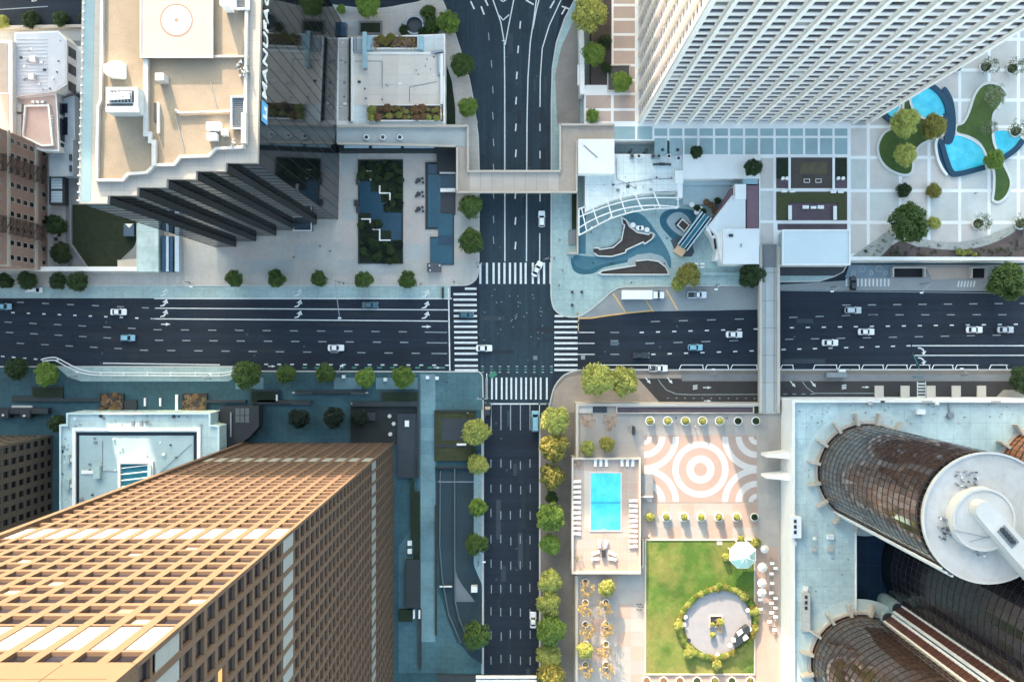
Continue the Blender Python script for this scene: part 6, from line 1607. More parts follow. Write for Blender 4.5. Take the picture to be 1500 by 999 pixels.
def pool_deck():
    Z = 8.2
    b = thing('pool_deck','raised swimming pool deck with cream edge at the street side of the terrace','deck',P3(888,755,6))
    q = MB(); q.prism([(838,671),(938,671),(938,840),(838,840)],.1,Z,conc_cream); q.build('deck_wall', b)
    tl = [M('deck_tile_rose',(.42,.31,.255),.85,.1,.2,objvar=.04),M('deck_tile_sand',(.41,.32,.275),.85,.1,.2,objvar=.04)]
    for i in range(6):
        for j in range(10):
            u0=840+i*16.1; v0=673+j*16.5
            if 862<u0+8<910 and 690<v0+8<779: continue
            q = MB(); q.box(u0+.25,v0+.25,u0+15.9,v0+16.3,Z,Z+.04,random.choice(tl)); q.build('deck_tile', b)
    q = MB(); q.wall([(838.8,671.8),(937.2,671.8),(937.2,839.2),(838.8,839.2)],.5,Z,Z+1.1,conc_cream,zr=Z+1,closed=True); q.build('parapet', b)
    p = thing('swimming_pool','bright turquoise rectangular swimming pool on the raised deck','pool',P3(887,735,Z))
    q = MB(); q.box(865,692.5,909.5,777,Z+.04,Z+.10,pool_w); q.build('water', p)
    q = MB(); q.wall([(864.5,692),(910,692),(910,777.5),(864.5,777.5)],.35,Z+.02,Z+.2,white_pave,zr=Z,closed=True); q.build('coping', p)
    q = MB(); q.box(865,735.6,909.5,736.6,Z+.10,Z+.12,M('pool_line',(.02,.16,.24),.4)); q.build('lane_line', p)
    q = MB()
    for s_ in (-1,1): q.tube([P3(884+s_*2,777.5,Z+.2),P3(884+s_*2,777.5,Z+1),P3(884+s_*2,774,Z+.9),P3(884+s_*2,774,Z+.15)],.05,metal_wh)
    q.build('ladder', p)
    # loungers: one built, then copied
    def lounger():
        r = thing('sun_lounger','x','sun lounger',(0,0,0))
        for nm,a in (('seat',(-.85,-.32,.28,.55,.32,.36)),('backrest',(.5,-.32,.36,1.0,.32,.62)),):
            m = MB(); m.wbox(*a,white_wall); m.build(nm, r)
        m = MB()
        for x in (-.75,.5):
            for y in (-.28,.28): m.wbox(x-.04,y-.04,0,x+.04,y+.04,.28,metal_wh)
        m.build('leg_frame', r)
        return r
    proto = None
    spots = [(845.5,705+i*7.6,180,'left') for i in range(11)]+[(927,733+i*7.4,0,'right') for i in range(10)]+[(u,677.5,90,'top') for u in (872,880,888,911,919,927)]+[(878,797,95,'set'),(888,797,85,'set'),(873,809,200,'set'),(896,810,-20,'set'),(872,818,190,'set'),(896,818,-10,'set')]
    words_ = ['first','second','third','fourth','fifth','sixth','seventh','eighth','ninth','tenth','eleventh']
    cnt = {}
    for u,v,a,s_ in spots:
        i = cnt.get(s_,0); cnt[s_]=i+1
        lab = {'left':'white sun lounger, %s down the street side of the pool'%words_[i],'right':'white sun lounger, %s down the terrace side of the pool'%words_[i],'top':'white sun lounger, %s from the left above the pool'%words_[i],'set':'white lounge chair round the dark table below the pool, %s of the set'%words_[i]}[s_]
        x,y = P(u,v,Z+.3)
        if proto is None: proto = lounger(); proto['label']=lab; proto['group']='white loungers round the pool'; proto.location=(x,y,Z+.04); proto.rotation_euler[2]=R(a); proto.scale=(1.25,1.25,1.25)
        else: copy_thing(proto,lab,(x,y,Z+.04),R(a+random.uniform(-6,6)),1.25,'white loungers round the pool')
    t = thing('fire_table','dark narrow table between the lounge chairs below the pool','table',P3(884.5,812,Z))
    q = MB(); q.box(881.5,806,887.5,816,Z+.04,Z+.9,metal_dk); q.build('table_top', t)
    q = MB(); q.box(876,791,879,799,Z+.04,Z+.8,white_wall); q.box(886,791,889,799,Z+.04,Z+.8,white_wall); tag(q.build('side_tables'),'pair of white side tables just below the pool','table')
    for u,v,l in ((847,680,'sandy folded cushions in the upper left deck corner'),(848,818,'pale dry potted plant in the lower left deck corner')):
        shrub(u,v,12,'blossom' if v<700 else 'sparse',l.replace('cushions','shrub'),z=Z)
    b = thing('deck_stair','grey stair block joining the pool deck to the terrace','stair',P3(947,710,6))
    q = MB(); q.box(938,694,957,727,6,7.6,conc_dk); q.build('landing', b)
    for i in range(4):
        q = MB(); q.box(938,727+i*0,957,728.6,6,8.4,conc_cream); 
        if i==0: q.build('side_wall', b)
    q = MB(); q.box(936.5,829,943,832,6,7.4,conc_cream); q.box(941,790,943.5,832,6,7.2,conc_cream); tag(q.build('low_wall'),'short cream low wall between pool deck and lawn','wall')
    b = thing('pergola_post','dark tall post casting a long shadow at the mosaic edge','post',P3(929,630,6))
    q = MB(); q.box(927,625,930.5,637,6,8.2,metal_dk); q.build('post', b)
pool_deck()

def lawn():
    Z = 6.0
    b = thing('terrace_lawn','sunlit green rectangular lawn on the hotel terrace','lawn',P3(1025,890,Z))
    q = MB(); q.box(946,791,1105,987,Z+.02,Z+.25,lawn_sun); q.build('grass', b)
    q = MB(); q.wall([(945.5,790.5),(1105.5,790.5),(1105.5,987.5),(945.5,987.5)],.4,Z,Z+.45,conc_cream,zr=Z+.4,closed=True); q.build('kerb', b)
    q = MB(); q.box(1050,789.5,1058,798,Z+.03,Z+.3,conc_cream); q.build('step', b)
    # round patio inside a hedge
    p = thing('round_patio','round grey patio sunk in the lawn inside a golden hedge','patio',P3(1050,912,Z))
    x,y = P(1051,911,Z); k=k_at(Z)
    q = MB(); q.cyl(x,y,Z+.1,Z+.32,49*k,M('patio_grey',(.30,.29,.30),.8,.1,.3),56); q.build('paving', p)
    h = thing('ring_hedge','golden clipped hedge ringing the round patio on the lawn','hedge',P3(1050,912,Z))
    rng = random.Random(8)
    hm = crown_of('yellow',0); 
    for i in range(84):
        a = i*2*math.pi/84
        if .55 < a < .75: continue
        rr = (53+4*math.sin(2*a+.7)+rng.uniform(-.8,.8))*k
        cr = bpy.data.objects.new('hedge_clump', crown_of(rng.choice(['yellow','yellow','olive','lime']),i%3)); COL.objects.link(cr); cr.parent=h
        q_=rng.uniform(.8,1.1); cr.location=Vector((x+rr*math.cos(a),y+rr*math.sin(a),Z+.75))-h.location; cr.scale=(q_,q_,.75); cr.rotation_euler[2]=i
    for u,v,d,l in ((994,916,15,'round yellow ball bush at the left of the ring hedge'),(1090,873,15,'round yellow ball bush at the upper right of the ring hedge'),(1105,895,15,'green yellow ball bush at the right of the ring hedge'),(1050,973,15,'round yellow ball bush below the ring hedge'),(1008,956,15,'round yellow ball bush at the lower left of the ring hedge'),(1107,795,15,'round yellow bush beside the octagonal pavilion, upper right'),(1063,816,12,'narrow yellow bush on the left of the octagonal pavilion'),(1085,789,10,'low yellow bush above the octagonal pavilion'),(1054,858,11,'lime ball bush at the top of the ring hedge')):
        shrub(u,v,d,'yellow' if 'lime' not in l else 'lime',l,z=Z,group='ball bushes on the lawn')
    t = thing('patio_planter','square dark planter with golden palm leaves in the middle of the patio','planter',P3(1050,908,Z))
    q = MB(); q.wall([(1040,902),(1058,902),(1058,918),(1040,918)],.35,Z+.3,Z+.8,conc_cream,zr=Z+.8,closed=True); q.box(1041,903,1057,917,Z+.3,Z+.6,metal_dk); q.build('planter_box', t)
    for i in range(7):
        cr = bpy.data.objects.new('plant', crown_of('palm' if i%2 else 'yellow',i%3)); COL.objects.link(cr); cr.parent=t
        px_,py_=P(1046+rng.uniform(-3,10),912+rng.uniform(-2,20),Z+1.4); cr.location=Vector((px_,py_,Z+1.0))-t.location; q_=rng.uniform(.7,1.2); cr.scale=(q_,q_,q_*.8)
    s = thing('bar_kiosk','black and white curved bar kiosk at the lower right rim of the patio','kiosk',P3(1085,935,Z))
    q = MB(); q.prism(spline([(1094,917),(1099,922),(1092,936),(1082,946),(1076,946),(1080,930)],3),Z+.3,Z+2.6,metal_dk); q.build('body', s)
    for a in (((1079,926),(1086,921),(1089,926),(1082,932)),((1088,934),(1093,929),(1097,934),(1090,939)),((1071,934),(1077,934),(1078,940),(1072,940))):
        q = MB(); q.prism(list(a),Z+2.6,Z+2.8,white_wall); q.build('awning', s)
    for i,(u,v) in enumerate(((1003,902),(1001,913),(1068,943),(1094,892),(1050,957),(1008,936),(1097,920))):
        q = MB(); px_,py_=P(u,v,Z); q.cyl(px_,py_,Z+.3,Z+1,.07,metal_wh,8); q.cyl(px_,py_,Z+1,Z+1.07,.6,white_wall if i!=5 else metal_dk,12)
        tag(q.build('cocktail_table'),('small round white table at the left rim of the patio, upper','small round white table at the left rim of the patio, lower','small round white table beside the bar kiosk','small round white table at the upper right rim of the patio','small round white table at the bottom rim of the patio','small round dark table at the lower left rim of the patio','small round white table on the right rim near the bar kiosk')[i],'table','small tables on the patio')
    # octagonal pavilion
    t = thing('octagon_pavilion','faceted octagonal pavilion with a pale green roof at the lawn corner','pavilion',P3(1088,813,Z))
    zr=9.2; x,y=P(1088,813,zr); r=20.5*k_at(zr)
    A=[(x+r*math.cos(R(22.5+45*i)),y+r*math.sin(R(22.5+45*i)),zr) for i in range(8)]; top=(x,y,zr+2.6); B=[(x+r*.42*math.cos(R(22.5+45*i)),y+r*.42*math.sin(R(22.5+45*i)),zr+2.2) for i in range(8)]
    rm=M('pavilion_green',(.40,.62,.55),.45,.06,.3)
    for i in range(8):
        j=(i+1)%8; q=MB(); q.add([A[i],A[j],B[j],B[i]],[(0,1,2,3)],rm); q.add([B[i],B[j],top],[(0,1,2)],rm); q.build('roof_facet', t)
    q=MB()
    for i in range(8): q.tube([A[i],B[i],top],.09,white_wall,5); q.tube([A[i],A[(i+1)%8]],.1,white_wall,5)
    q.build('roof_rib', t)
    q=MB()
    for i in range(8): q.cyl(x+(A[i][0]-x)*.95,y+(A[i][1]-y)*.95,Z,zr,.1,white_wall,8)
    q.build('post', t)
    # parasols and tables along the hotel side
    for i,(u,v,d) in enumerate(((1120,804,13),(1117,831,15),(1116,854,14),(1116,868,14))):
        t = thing('parasol',('white parasol, uppermost of four beside the lawn','largest white parasol beside the lawn, second from the top','white parasol beside the lawn, third from the top','white parasol beside the lawn, lowest of four')[i],'parasol',P3(u,v,Z),0,'white parasols by the lawn')
        zc=8.4; px_,py_=P(u,v,zc); r=d*.5*k_at(zc); q=MB(); n=8
        q.add([(px_+r*math.cos(R(45*j)),py_+r*math.sin(R(45*j)),zc) for j in range(n)]+[(px_,py_,zc+.7)],[(j,(j+1)%n,n) for j in range(n)],M('parasol_cloth',(.74,.68,.62),.8,.06,.5,trans=.2)); q.build('canopy', t)
        q=MB(); q.cyl(px_,py_,Z,zc+.7,.05,metal_wh,6); q.cyl(px_,py_,Z,Z+.1,.35,metal_dk,10); q.build('pole', t)
        q=MB()
        for j in range(8): q.tube([(px_,py_,zc+.71),(px_+r*math.cos(R(45*j)),py_+r*math.sin(R(45*j)),zc+.02)],.03,metal_wh,4)
        q.build('rib', t)
    for i,(u,v) in enumerate(((1131,825),(1136,832),(1130,840),(1131,854),(1130,868),(1136,876),(1130,883),(1136,890),(1130,897),(1136,903),(1127,910),(1135,922),(1114,878),(1114,892))):
        t = thing('dining_table','white table of the terrace strip by the hotel wall, number %s counted down'%('one','two','three','four','five','six','seven','eight','nine','ten','eleven','twelve','thirteen','fourteen')[i],'table',P3(u,v,Z),0,'white tables by the hotel wall')
        px_,py_=P(u,v,Z+.7); q=MB(); q.wbox(px_-.62,py_-.42,Z+.68,px_+.62,py_+.42,Z+.75,white_wall); q.build('table_top', t)
        q=MB(); q.cyl(px_,py_,Z,Z+.68,.06,metal_wh,6); q.build('leg', t)
        for s_ in (-1,1):
            q=MB(); q.wbox(px_-.22,py_+s_*.85-.2,Z+.05,px_+.22,py_+s_*.85+.2,Z+.48,conc_wm); q.wbox(px_-.22,py_+s_*1.05-.04,Z+.48,px_+.22,py_+s_*1.05+.04,Z+.9,conc_wm); q.build('chair', t)
    b = thing('parked_bicycles','cluster of dark parked bicycles at the left edge of the lawn','bicycles',P3(938,888,Z))
    for u,v in ((936,884),(939,888),(936,892)):
        q=MB(); px_,py_=P(u,v,Z)
        for dx in (-.5,.5):
            pts=[(px_+dx+.33*math.cos(R(a)),py_,Z+.38+.33*math.sin(R(a))) for a in range(0,361,45)]; q.tube(pts,.04,metal_dk,4)
        q.tube([(px_-.5,py_,Z+.38),(px_-.15,py_,Z+.9),(px_+.4,py_,Z+.95),(px_+.5,py_,Z+.38)],.035,metal_dk,4); q.tube([(px_+.4,py_-.25,Z+1.05),(px_+.4,py_+.25,Z+1.05)],.03,metal_dk,4); q.build('bicycle', b)
lawn()

# ---- frontage lane, rails and street trees of the quarter
q = MB(); q.prism([(935,554.5),(997,554.5),(1000,558.5),(1760,558.5),(1760,583),(1143,583),(1143,591),(968,591)],.15,.168,M('lane_asphalt',(.045,.042,.042),.85,.2,.1),zr=.15); structure('frontage_road', q)
q = MB(); q.prism([(998,548),(1760,549),(1760,557.5),(1000,557.5)],.15,.19,conc_dk,zr=.15); structure('island_pavement', q)
q = MB(); q.prism([(850,549),(998,549),(997,554),(934,554),(968,592),(846,592),(846,604),(808,604),(812,572),(830,553)],.15,.172,M('warm_pavement',(.33,.27,.225),.85,.2,.2),zr=.15); structure('corner_pavement', q)
mk2 = MB()
MK_=.185
for a in ([(964,555.5),(968,562),(976,571),(990,577),(1010,578),(1112,577.5)],[(1175,559),(1182,568),(1193,576),(1290,576)]): line(mk2,a,1.2,G,MK_)
_mk = MK; MK = MK_
dashes(mk2, 978,583, 1105,583.5, 12.5,2,1.5,G); dashes(mk2, 1150,577, 1190,577, 12,6,1.2,G)
am = MB(); fwd(1036,567.6,.9); fwd(1036.5,587,.8); fwd(1268,567,.8)
for u,v in ((949,558),(981,558),(1161,563),(1191,563)): slant(u,v)
for u,v in ((1018,567.5),(1236,567)):
    for i in range(3): poly_mark([(-3.2,-3+i*2.4),(3.4,-4+i*2.4),(3.4,-2.6+i*2.4),(-3.2,-1.6+i*2.4)],u,v)
ladder = [(1349.5,562+i*4.6,12,2.2,0) for i in range(5)]+[(1343.5,571,24,1.4,90),(1355.5,571,24,1.4,90)]
for u,v,L_,w_,a_ in ladder: dash(am,u,v,L_,w_,W,a_)
structure('frontage_arrow_markings', am); structure('frontage_lane_markings', mk2)
MK = _mk
def rail(label,u0,u1,v0=534.6,v1=541):
    t = thing('lane_rail', label, 'railing', P3((u0+u1)/2,v0,0), 0, 'white lane rails along the avenue')
    q = MB(); q.wall([(u0,v1),(u0+3,v0),(u1,v0),(u1+1.5,v1)],.2,.9,1.05,metal_wh,zr=1); q.wall([(u0,v1),(u1+1.5,v1)],.14,.9,1.02,metal_wh,zr=1); q.build('rail', t)
    q = MB()
    for u in (u0+3,(u0+u1)/2,u1):
        x,y=P(u,v0); q.wbox(x-.08,y-.08,.0,x+.08,y+.08,.9,metal_wh)
    q.build('post', t)
lst = [(866,952,'by the yellow corner trees'),(995,1029,'right of the white pickup'),(1033,1066,'midway to the footbridge'),(1070,1108,'at the footbridge, west side'),(1143,1161,'at the footbridge, east side'),(1191,1225,'first east of the footbridge gap'),(1228,1258,'second east of the footbridge gap'),(1262,1293,'third east of the footbridge gap'),(1297,1328,'just left of the teal signal mast'),(1332,1361,'just right of the teal signal mast'),(1365,1395,'second right of the teal signal mast'),(1399,1431,'third right of the teal signal mast'),(1449,1474,'short one alone near the right edge')]
for u0,u1,l in lst: rail('white lane rail on the avenue edge, '+l,u0,u1)
TE='street trees beside the pool deck'
for u,v,d,k,l in ((813,615,43,'yellow','golden street tree at the south-east corner, first below the crosswalk'),(811,656,43,'olive','brownish gold street tree, second below the crosswalk, east side'),(808,697,38,'olive','olive street tree beside the top of the pool deck'),(806,757,42,'lime','bright lime street tree beside the swimming pool'),(806,796,32,'lime','smaller lime street tree beside the lower half of the pool deck'),(805,851,34,'yellow','golden street tree at the lower corner of the pool deck'),(804,883,36,'yellow','golden street tree between the pool deck and the white car'),(806,922,45,'lime','broad lime street tree right of the white car'),(803,962,36,'yellow','golden street tree, second from the bottom edge, east side'),(806,989,44,'olive','golden street tree at the bottom edge, east side'),(808,728,18,'green','small dark green tree squeezed beside the pool deck')):
    tree(u,v,d,k,l,group=TE,crown_z=1.6)
for u,v,d,l in ((875,557,47,'big golden tree at the south-east corner, left of a pair'),(914,559,43,'golden tree at the south-east corner, right of a pair')): tree(u,v,d,'yellow',l,group='pair of golden corner trees',crown_z=1.7)
tree(1499,555,40,'dark','dark tree cut by the right edge beside the frontage lane')
lamp_post('teal traffic signal mast reaching over the avenue lanes, right',1338,552,.15,7,1337.5,518,'traffic_signal',M('teal_metal',(.04,.24,.26),.5))
lamp_post('slim lamp post by the island in front of the white rails',1045,549,.15,5,1045,541)
lamp_post('slim lamp post on the island right of the teal signal mast',1409,549,.15,5,1409,540)
lamp_post('traffic signal arm over the bottom crosswalk stop line, east corner',812,590,.15,6,790,591,'traffic_signal')
for i,(u,l) in enumerate(((1288,'pale awning slab over the frontage lane, leftmost of five'),(1326,'pale awning slab over the frontage lane, second from left'),(1364,'pale awning slab right of the ladder crossing'),(1401,'warm awning slab over the frontage lane, second from right'),(1438,'brightest awning slab over the frontage lane, rightmost'))):
    q = MB(); q.box(u-6.5,565,u+6.5,584,3.2,3.6,conc_cream,zr=3.6); o = tag(q.build('entrance_awning'),l,'awning','awnings of the hotel entrance')
    x,y=P(u,582,3); q=MB(); q.wbox(x-.1,y-.1,.15,x+.1,y+.1,3.2,metal_gr); q.build('bracket',o)
q = MB(); q.prism([(1458,583),(1470,571),(1500,571),(1560,571),(1560,583)],.17,.3,conc_wm,zr=.3); structure('ramp_pavement', q)
q = MB(); q.box(1211,546,1241,553,.19,2.4,M('shelter_grey',(.22,.24,.25),.5,.2,.4)); q.box(1229,541,1239,545,.19,1.4,white_wall); tag(q.build('bus_shelter'),'grey bus shelter roof on the island east of the footbridge','bus shelter')
# ------------------------------------------------------------------ south-west quarter
def sw_podium():
    Z = 12.0
    b = thing('podium_building','pale teal flat roofed podium with a white inner frame beside the granite tower','building',P3(205,680,0))
    L = [(97,605),(308,605),(308,622),(321,624),(321,770),(87,770),(87,622),(97,622)]
    q = MB(); q.prism(L,.1,Z,teal_roof,zr=Z); q.build('wall', b)
    q = MB(); q.wall([(98,606),(307,606),(307,623),(320,625),(320,769),(88,769),(88,623),(98,623)],.45,Z,Z+.8,M('podium_edge',(.52,.63,.63),.7,.1,.2),zr=Z+.8,closed=True); q.build('parapet', b)
    q = MB(); q.wall([(108,768),(108,629),(291,629),(291,768)],.9,Z,Z+.7,white_wall,zr=Z+.7); q.build('inner_frame', b)
    q = MB(); q.wall([(114,768),(114,635.5),(286,635.5),(286,768)],.85,Z,Z+.10,M('gutter_dark',(.008,.018,.03),.85),zr=Z); q.build('gutter', b)
    q = MB(); q.box(117,639,283,768,Z,Z+.06,M('roof_grey_teal',(.32,.41,.42),.85,.2,.1)); q.build('roof_field', b)
    q = MB(); q.wall([(174,716),(174,677.5),(222,677.5),(222,716),(174,716)],.6,Z,Z+1.0,white_wall,zr=Z+1); s=q.build('skylight_frame', b)
    q = MB(); q.box(175.5,679,218,714,Z+.1,Z+.2,M('skylight_glass',(.03,.16,.22),.15,.2,.2,spec=.6)); q.build('skylight_glass', b)
    for i in range(4):
        q = MB(); a=P3(175,686+i*9,Z+.5); c2=P3(218,681+i*9,Z+.5); q.tube([a,c2],.13,white_wall,5); q.build('skylight_bar', b)
    for a,h in (((95,666,101,681),1.2),((95,702,101,718),1.2),((136,683,146,701),1.6),((119,689,136,694),.5),((101,671,106,676),.6),((101,709,106,714),.6),((216,680,221,700),1.4)):
        q = MB(); q.box(*a,Z,Z+h,conc_teal if h>1 else white_wall); q.build('roof_unit', b)
    for u in (194,206):
        q = MB(); q.box(u-2,616,u+2,624,Z,Z+.5,metal_gr); q.build('vent', b)
    for u,v in ((148,609),(255,610),(91,661)):
        q = MB(); x,y=P(u,v,Z); q.cyl(x,y,Z,Z+.4,.5,metal_dk,10); q.build('drain', b)
    roof_clutter(b, Z+.06, [(118,642,282,670),(120,670,170,735),(92,628,104,735),(100,609,300,625)], 40, 3, [[(120,690),(134,690)],[(150,645),(150,690),(172,690)],[(225,700),(280,650)]])
    shrub(83,620,26,'dark','dark shrub at the left corner of the teal podium')
sw_podium()
def sw_plaza():
    G5='dry brown planter beds'
    for (u0,u1,l) in ((146,180,'square bed of dry brown shrubs, left of the benches'),(267,302,'square bed of dry brown shrubs, right of the benches')):
        t = thing('planter', l, 'planter', P3((u0+u1)/2,590,0), 0, G5)
        q = MB(); q.wall([(u0,577),(u1,577),(u1,604),(u0,604)],.4,.15,1.1,dark_wall,zr=1,closed=True); q.box(u0,577,u1,604,.15,.8,bed_brown); q.build('planter_box', t)
        rng = random.Random(u0)
        for i in range(30):
            cr = bpy.data.objects.new('plant', crown_of(rng.choice(['rust','palm','blossom','blossom']),i%3)); COL.objects.link(cr); cr.parent=t
            x,y=P(rng.uniform(u0+3,u1-3),rng.uniform(579,602),1.2); q_=rng.uniform(.5,1.0); cr.location=Vector((x,y,1.0))-t.location; cr.scale=(q_,q_,q_*.7); cr.rotation_euler[2]=i
    for u,h,l in ((212,12,'slim white bench between the brown beds, left'),(234.5,12,'slim white bench between the brown beds, middle'),(258.5,26,'long white slab bench against the right brown bed')):
        q = MB(); q.box(u-1.4 if h<20 else u-2,583-(5 if h>20 else 0),u+1.4 if h<20 else u+2,583+h,.15,.6,white_wall); tag(q.build('bench'),l,'bench','white benches on the slate plaza')
    t = thing('plaza_walls','low dark stone walls stepping across the slate plaza','wall',P3(300,590,0))
    for a,h in (((92,584,146,588),1.2),((182,586,200,604),.9),((302,586,360,590),1.3),((377,586,456,592),1.2),((516,588,612,593),1.4),((432,572,535,576),1.1),((60,584,92,588),1.2),((17,580,62,588),1.1)):
        q = MB(); q.box(*a,.15,h+.15,dark_wall); q.build('stone_wall', t)
    for a in ((428,574,456,576.5),(428,590,456,592.5),(514,574,539,576.5),(514,590,537,592),(17,594,47,597)):
        q = MB(); q.box(*a,.2,.95,conc); q.build('step_edge', t)
    for a,l,m_ in (((367,572,409,591),'dark planter box with a white marker below the tree row','d'),((558,573,613,593),'dark green hedge box at the end of the tree row','g'),((46,566,91,584),'dark hedge box below the lime tree at left','g')):
        t = thing('hedge_box', l, 'planter', P3((a[0]+a[2])/2,(a[1]+a[3])/2,0))
        q = MB(); q.box(*a,.15,1.2,dark_wall); q.build('box', t)
        q = MB(); q.box(a[0]+2,a[1]+2,a[2]-2,a[3]-2,1.2,1.35,hedge_dk); q.build('hedge', t)
        if m_=='d':
            q = MB(); q.box(404,578,406.5,587,1.36,1.7,white_wall); q.build('marker', t)
    t = thing('sunk_court','dark sunk service court with round lamps north of the granite tower','court',P3(560,620,0))
    q = MB(); q.box(513,594,612,650,.16,.3,M('court_dark',(.018,.022,.022),.8,.25,.3)); q.build('floor', t)
    q = MB(); q.box(582,606,611,700,.31,.8,M('service_slab',(.035,.042,.05),.8,.2,.3)); q.build('slab', t)
    q = MB(); q.wall([(513,594),(612,594),(612,700)],.5,.15,1.6,dark_wall,zr=1.5); q.build('side_wall', t)
    for u,v in ((573,608),(579,619),(574,634)):
        q = MB(); x,y=P(u,v); q.cyl(x,y,.3,3.4,.08,metal_dk,6); q.cyl(x,y,3.4,3.9,.55,conc,14); q.build('round_lamp', t)
    q = MB(); q.box(593,616,599,625,.8,1.3,white_wall); q.build('white_hatch', t)
    q = MB(); q.box(538,605,550,616,.3,1.2,metal_dk); q.build('cabinet', t)
    t = thing('dark_annex','dark panelled annex between the teal podium and the granite tower','building',P3(345,625,0))
    q = MB(); q.prism([(322,596),(379,594),(379,625),(366,640),(345,655),(322,660)],.15,5,M('annex_dark',(.022,.026,.03),.7,.2,.3)); q.build('wall', t)
    for i in range(3):
        for j in range(2):
            q = MB(); q.box(345+i*7,598+j*11,351+i*7,608+j*11,5,5.12,M('annex_panel',(.09,.10,.105),.6,.2,.4)); q.build('roof_panel', t)
    q = MB(); q.box(337,604,339,640,5,5.5,metal_gr); q.build('pipe', t)
    t = thing('dark_annex','dark stone annex left of the teal podium below the lime tree','building',P3(45,615,0))
    q = MB(); q.prism([(-60,598),(70,598),(70,606),(-60,606)],.15,2.5,dark_wall); q.box(30,601,44,612,.15,3,dark_wall); q.box(-5,601,12,612,.15,3,dark_wall); q.build('wall', t)
    for u,v in ((5,608),(36,609)):
        q = MB(); x,y=P(u,v,3); q.cyl(x,y,3,3.4,.3,metal_wh,8); q.build('lamp', t)
    G6='trees along the slate sidewalk'
    for u,v,d,k,l in ((24,540,34,'dark','dark round tree at the far left end of the slate sidewalk'),(69,547,35,'lime','lime tree beside the curved bus bay rail'),(362,550,42,'green','largest tree of the slate sidewalk, at the right end of the bus bay'),(419,548,29,'green','round tree right of the largest one on the slate sidewalk'),(477,547,28,'green','smallest round tree in the middle of the slate sidewalk'),(535,553,30,'lime','lime topped tree above the dark sunk court'),(591,552,35,'lime','bright tree of the slate sidewalk nearest the crosswalk'),):
        tree(u,v,d,k,l,group=G6)
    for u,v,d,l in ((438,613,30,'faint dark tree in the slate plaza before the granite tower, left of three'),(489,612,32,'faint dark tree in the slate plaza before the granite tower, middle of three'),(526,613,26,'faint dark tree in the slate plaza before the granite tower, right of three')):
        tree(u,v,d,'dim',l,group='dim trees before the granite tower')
    for u,v,d,k,l in ((697,632,39,'yellow','street tree with sunlit yellow painted leaves beside the walled hedge court, west side'),(700,681,31,'yellow','street tree with sunlight painted into its leaves, second below the bottom crosswalk, west side'),(700,743,29,'lime','lime street tree beside the garage ramp top'),(698,797,33,'green','dim green street tree beside the ramp island'),(697,930,40,'green','large dim tree where the ramp meets the street, bottom')):
        tree(u,v,d,k,l,group='street trees beside the garage ramp')  # yellow and lime leaves here carry painted sun, the trees being shaded
    t = thing('hedge_court','square walled court with dark hedge and hollow middle at the street corner','planter',P3(666,640,0))
    q = MB(); q.box(637,602,696,675,.165,.9,M('hedge_olive',(.04,.045,.018),.9,.35,.7,bump=.6)); q.build('hedge', t)
    q = MB(); q.box(647,613,693,645,.9,.95,metal_dk); q.build('hollow', t)
    q = MB(); q.wall([(637,602),(697,602)],.5,.15,1.2,dark_wall,zr=1.2); q.wall([(637,602),(637,675)],.4,.15,1.2,dark_wall,zr=1.2); q.box(638,651,692,655,.9,1.1,dark_wall); q.build('wall', t)
    q = MB(); q.box(669,649.5,683,652.5,1.1,1.5,white_wall); q.build('bench', t)
    # ramp into the garage
    t = thing('garage_ramp','dark sunk garage ramp with a pale dividing wall beside the south street','ramp',P3(670,800,0))
    ra = M('ramp_asphalt',(.028,.05,.063),.85,.2,.1)
    q = MB(); q.prism([(637,686),(694,686),(694,828),(706,856),(706,972),(690,962),(672,940),(655,900),(645,850),(641,800)],.165,.2,ra,zr=.2); q.build('ramp_surface', t)
    q = MB(); q.wall([(666,687),(666,820),(667,882),(672,905),(682,930),(700,950)],.35,.2,1.1,M('divider_slate',(.10,.14,.155),.8),zr=1); q.build('divider_wall', t)
    q = MB(); q.prism([(666,830),(670,845),(678,858),(696,881),(666,881)],.2,.26,M('ramp_island',(.17,.185,.20),.85,.2,.2),zr=.2); q.build('island', t)
    q = MB(); q.wall([(637,685),(694,685)],.5,.15,1.1,dark_wall,zr=1); q.wall([(645,690),(644,800),(648,850),(657,900),(675,942)],.3,.2,1.0,M('divider_slate',(.10,.14,.155),.8),zr=1); q.build('side_wall', t)
    q = MB(); q.box(641,705,695,706.2,2.2,2.4,metal_gr,zr=2.3); q.box(643,705,644,706,.2,2.2,metal_gr); q.build('height_bar', t)
    q = MB(); q.box(644,858.5,662,859.8,.21,1.1,metal_wh,zr=1); q.build('barrier_arm', t)
    q = MB(); q.box(690,859,699,867.5,.2,2.6,white_wall); tag(q.build('pay_booth'),'small white pay booth roof beside the ramp island','booth')
    q = MB(); q.prism([(694,690),(706.5,690),(706.5,860),(700,850),(694,826)],.15,.17,conc_teal); structure('ramp_side_pavement', q)
    q = MB(); q.wall([(706.4,600),(706.4,999)],.5,.1,.2,kerb_m,zr=.1); structure('street_kerb', q)
    # strip between tower and plaza
    t = thing('service_strip','dark hedge and wall strip between the granite tower and the slate walk','hedge',P3(605,800,0))
    for a,mt,h in (((602,700,606,790),hedge_dk,1.2),((606,720,615,865),hedge_dk,1.0),((594,820,615,890),dark_wall,2.0),((584,893,604,910),hedge_dk,1.2),((613,892,617,980),dark_wall,1.2),((637,740,640,930),dark_wall,.8)):
        q = MB(); q.box(*a,.16,h,mt,zr=h); q.build('hedge_block' if mt is hedge_dk else 'wall_block', t)
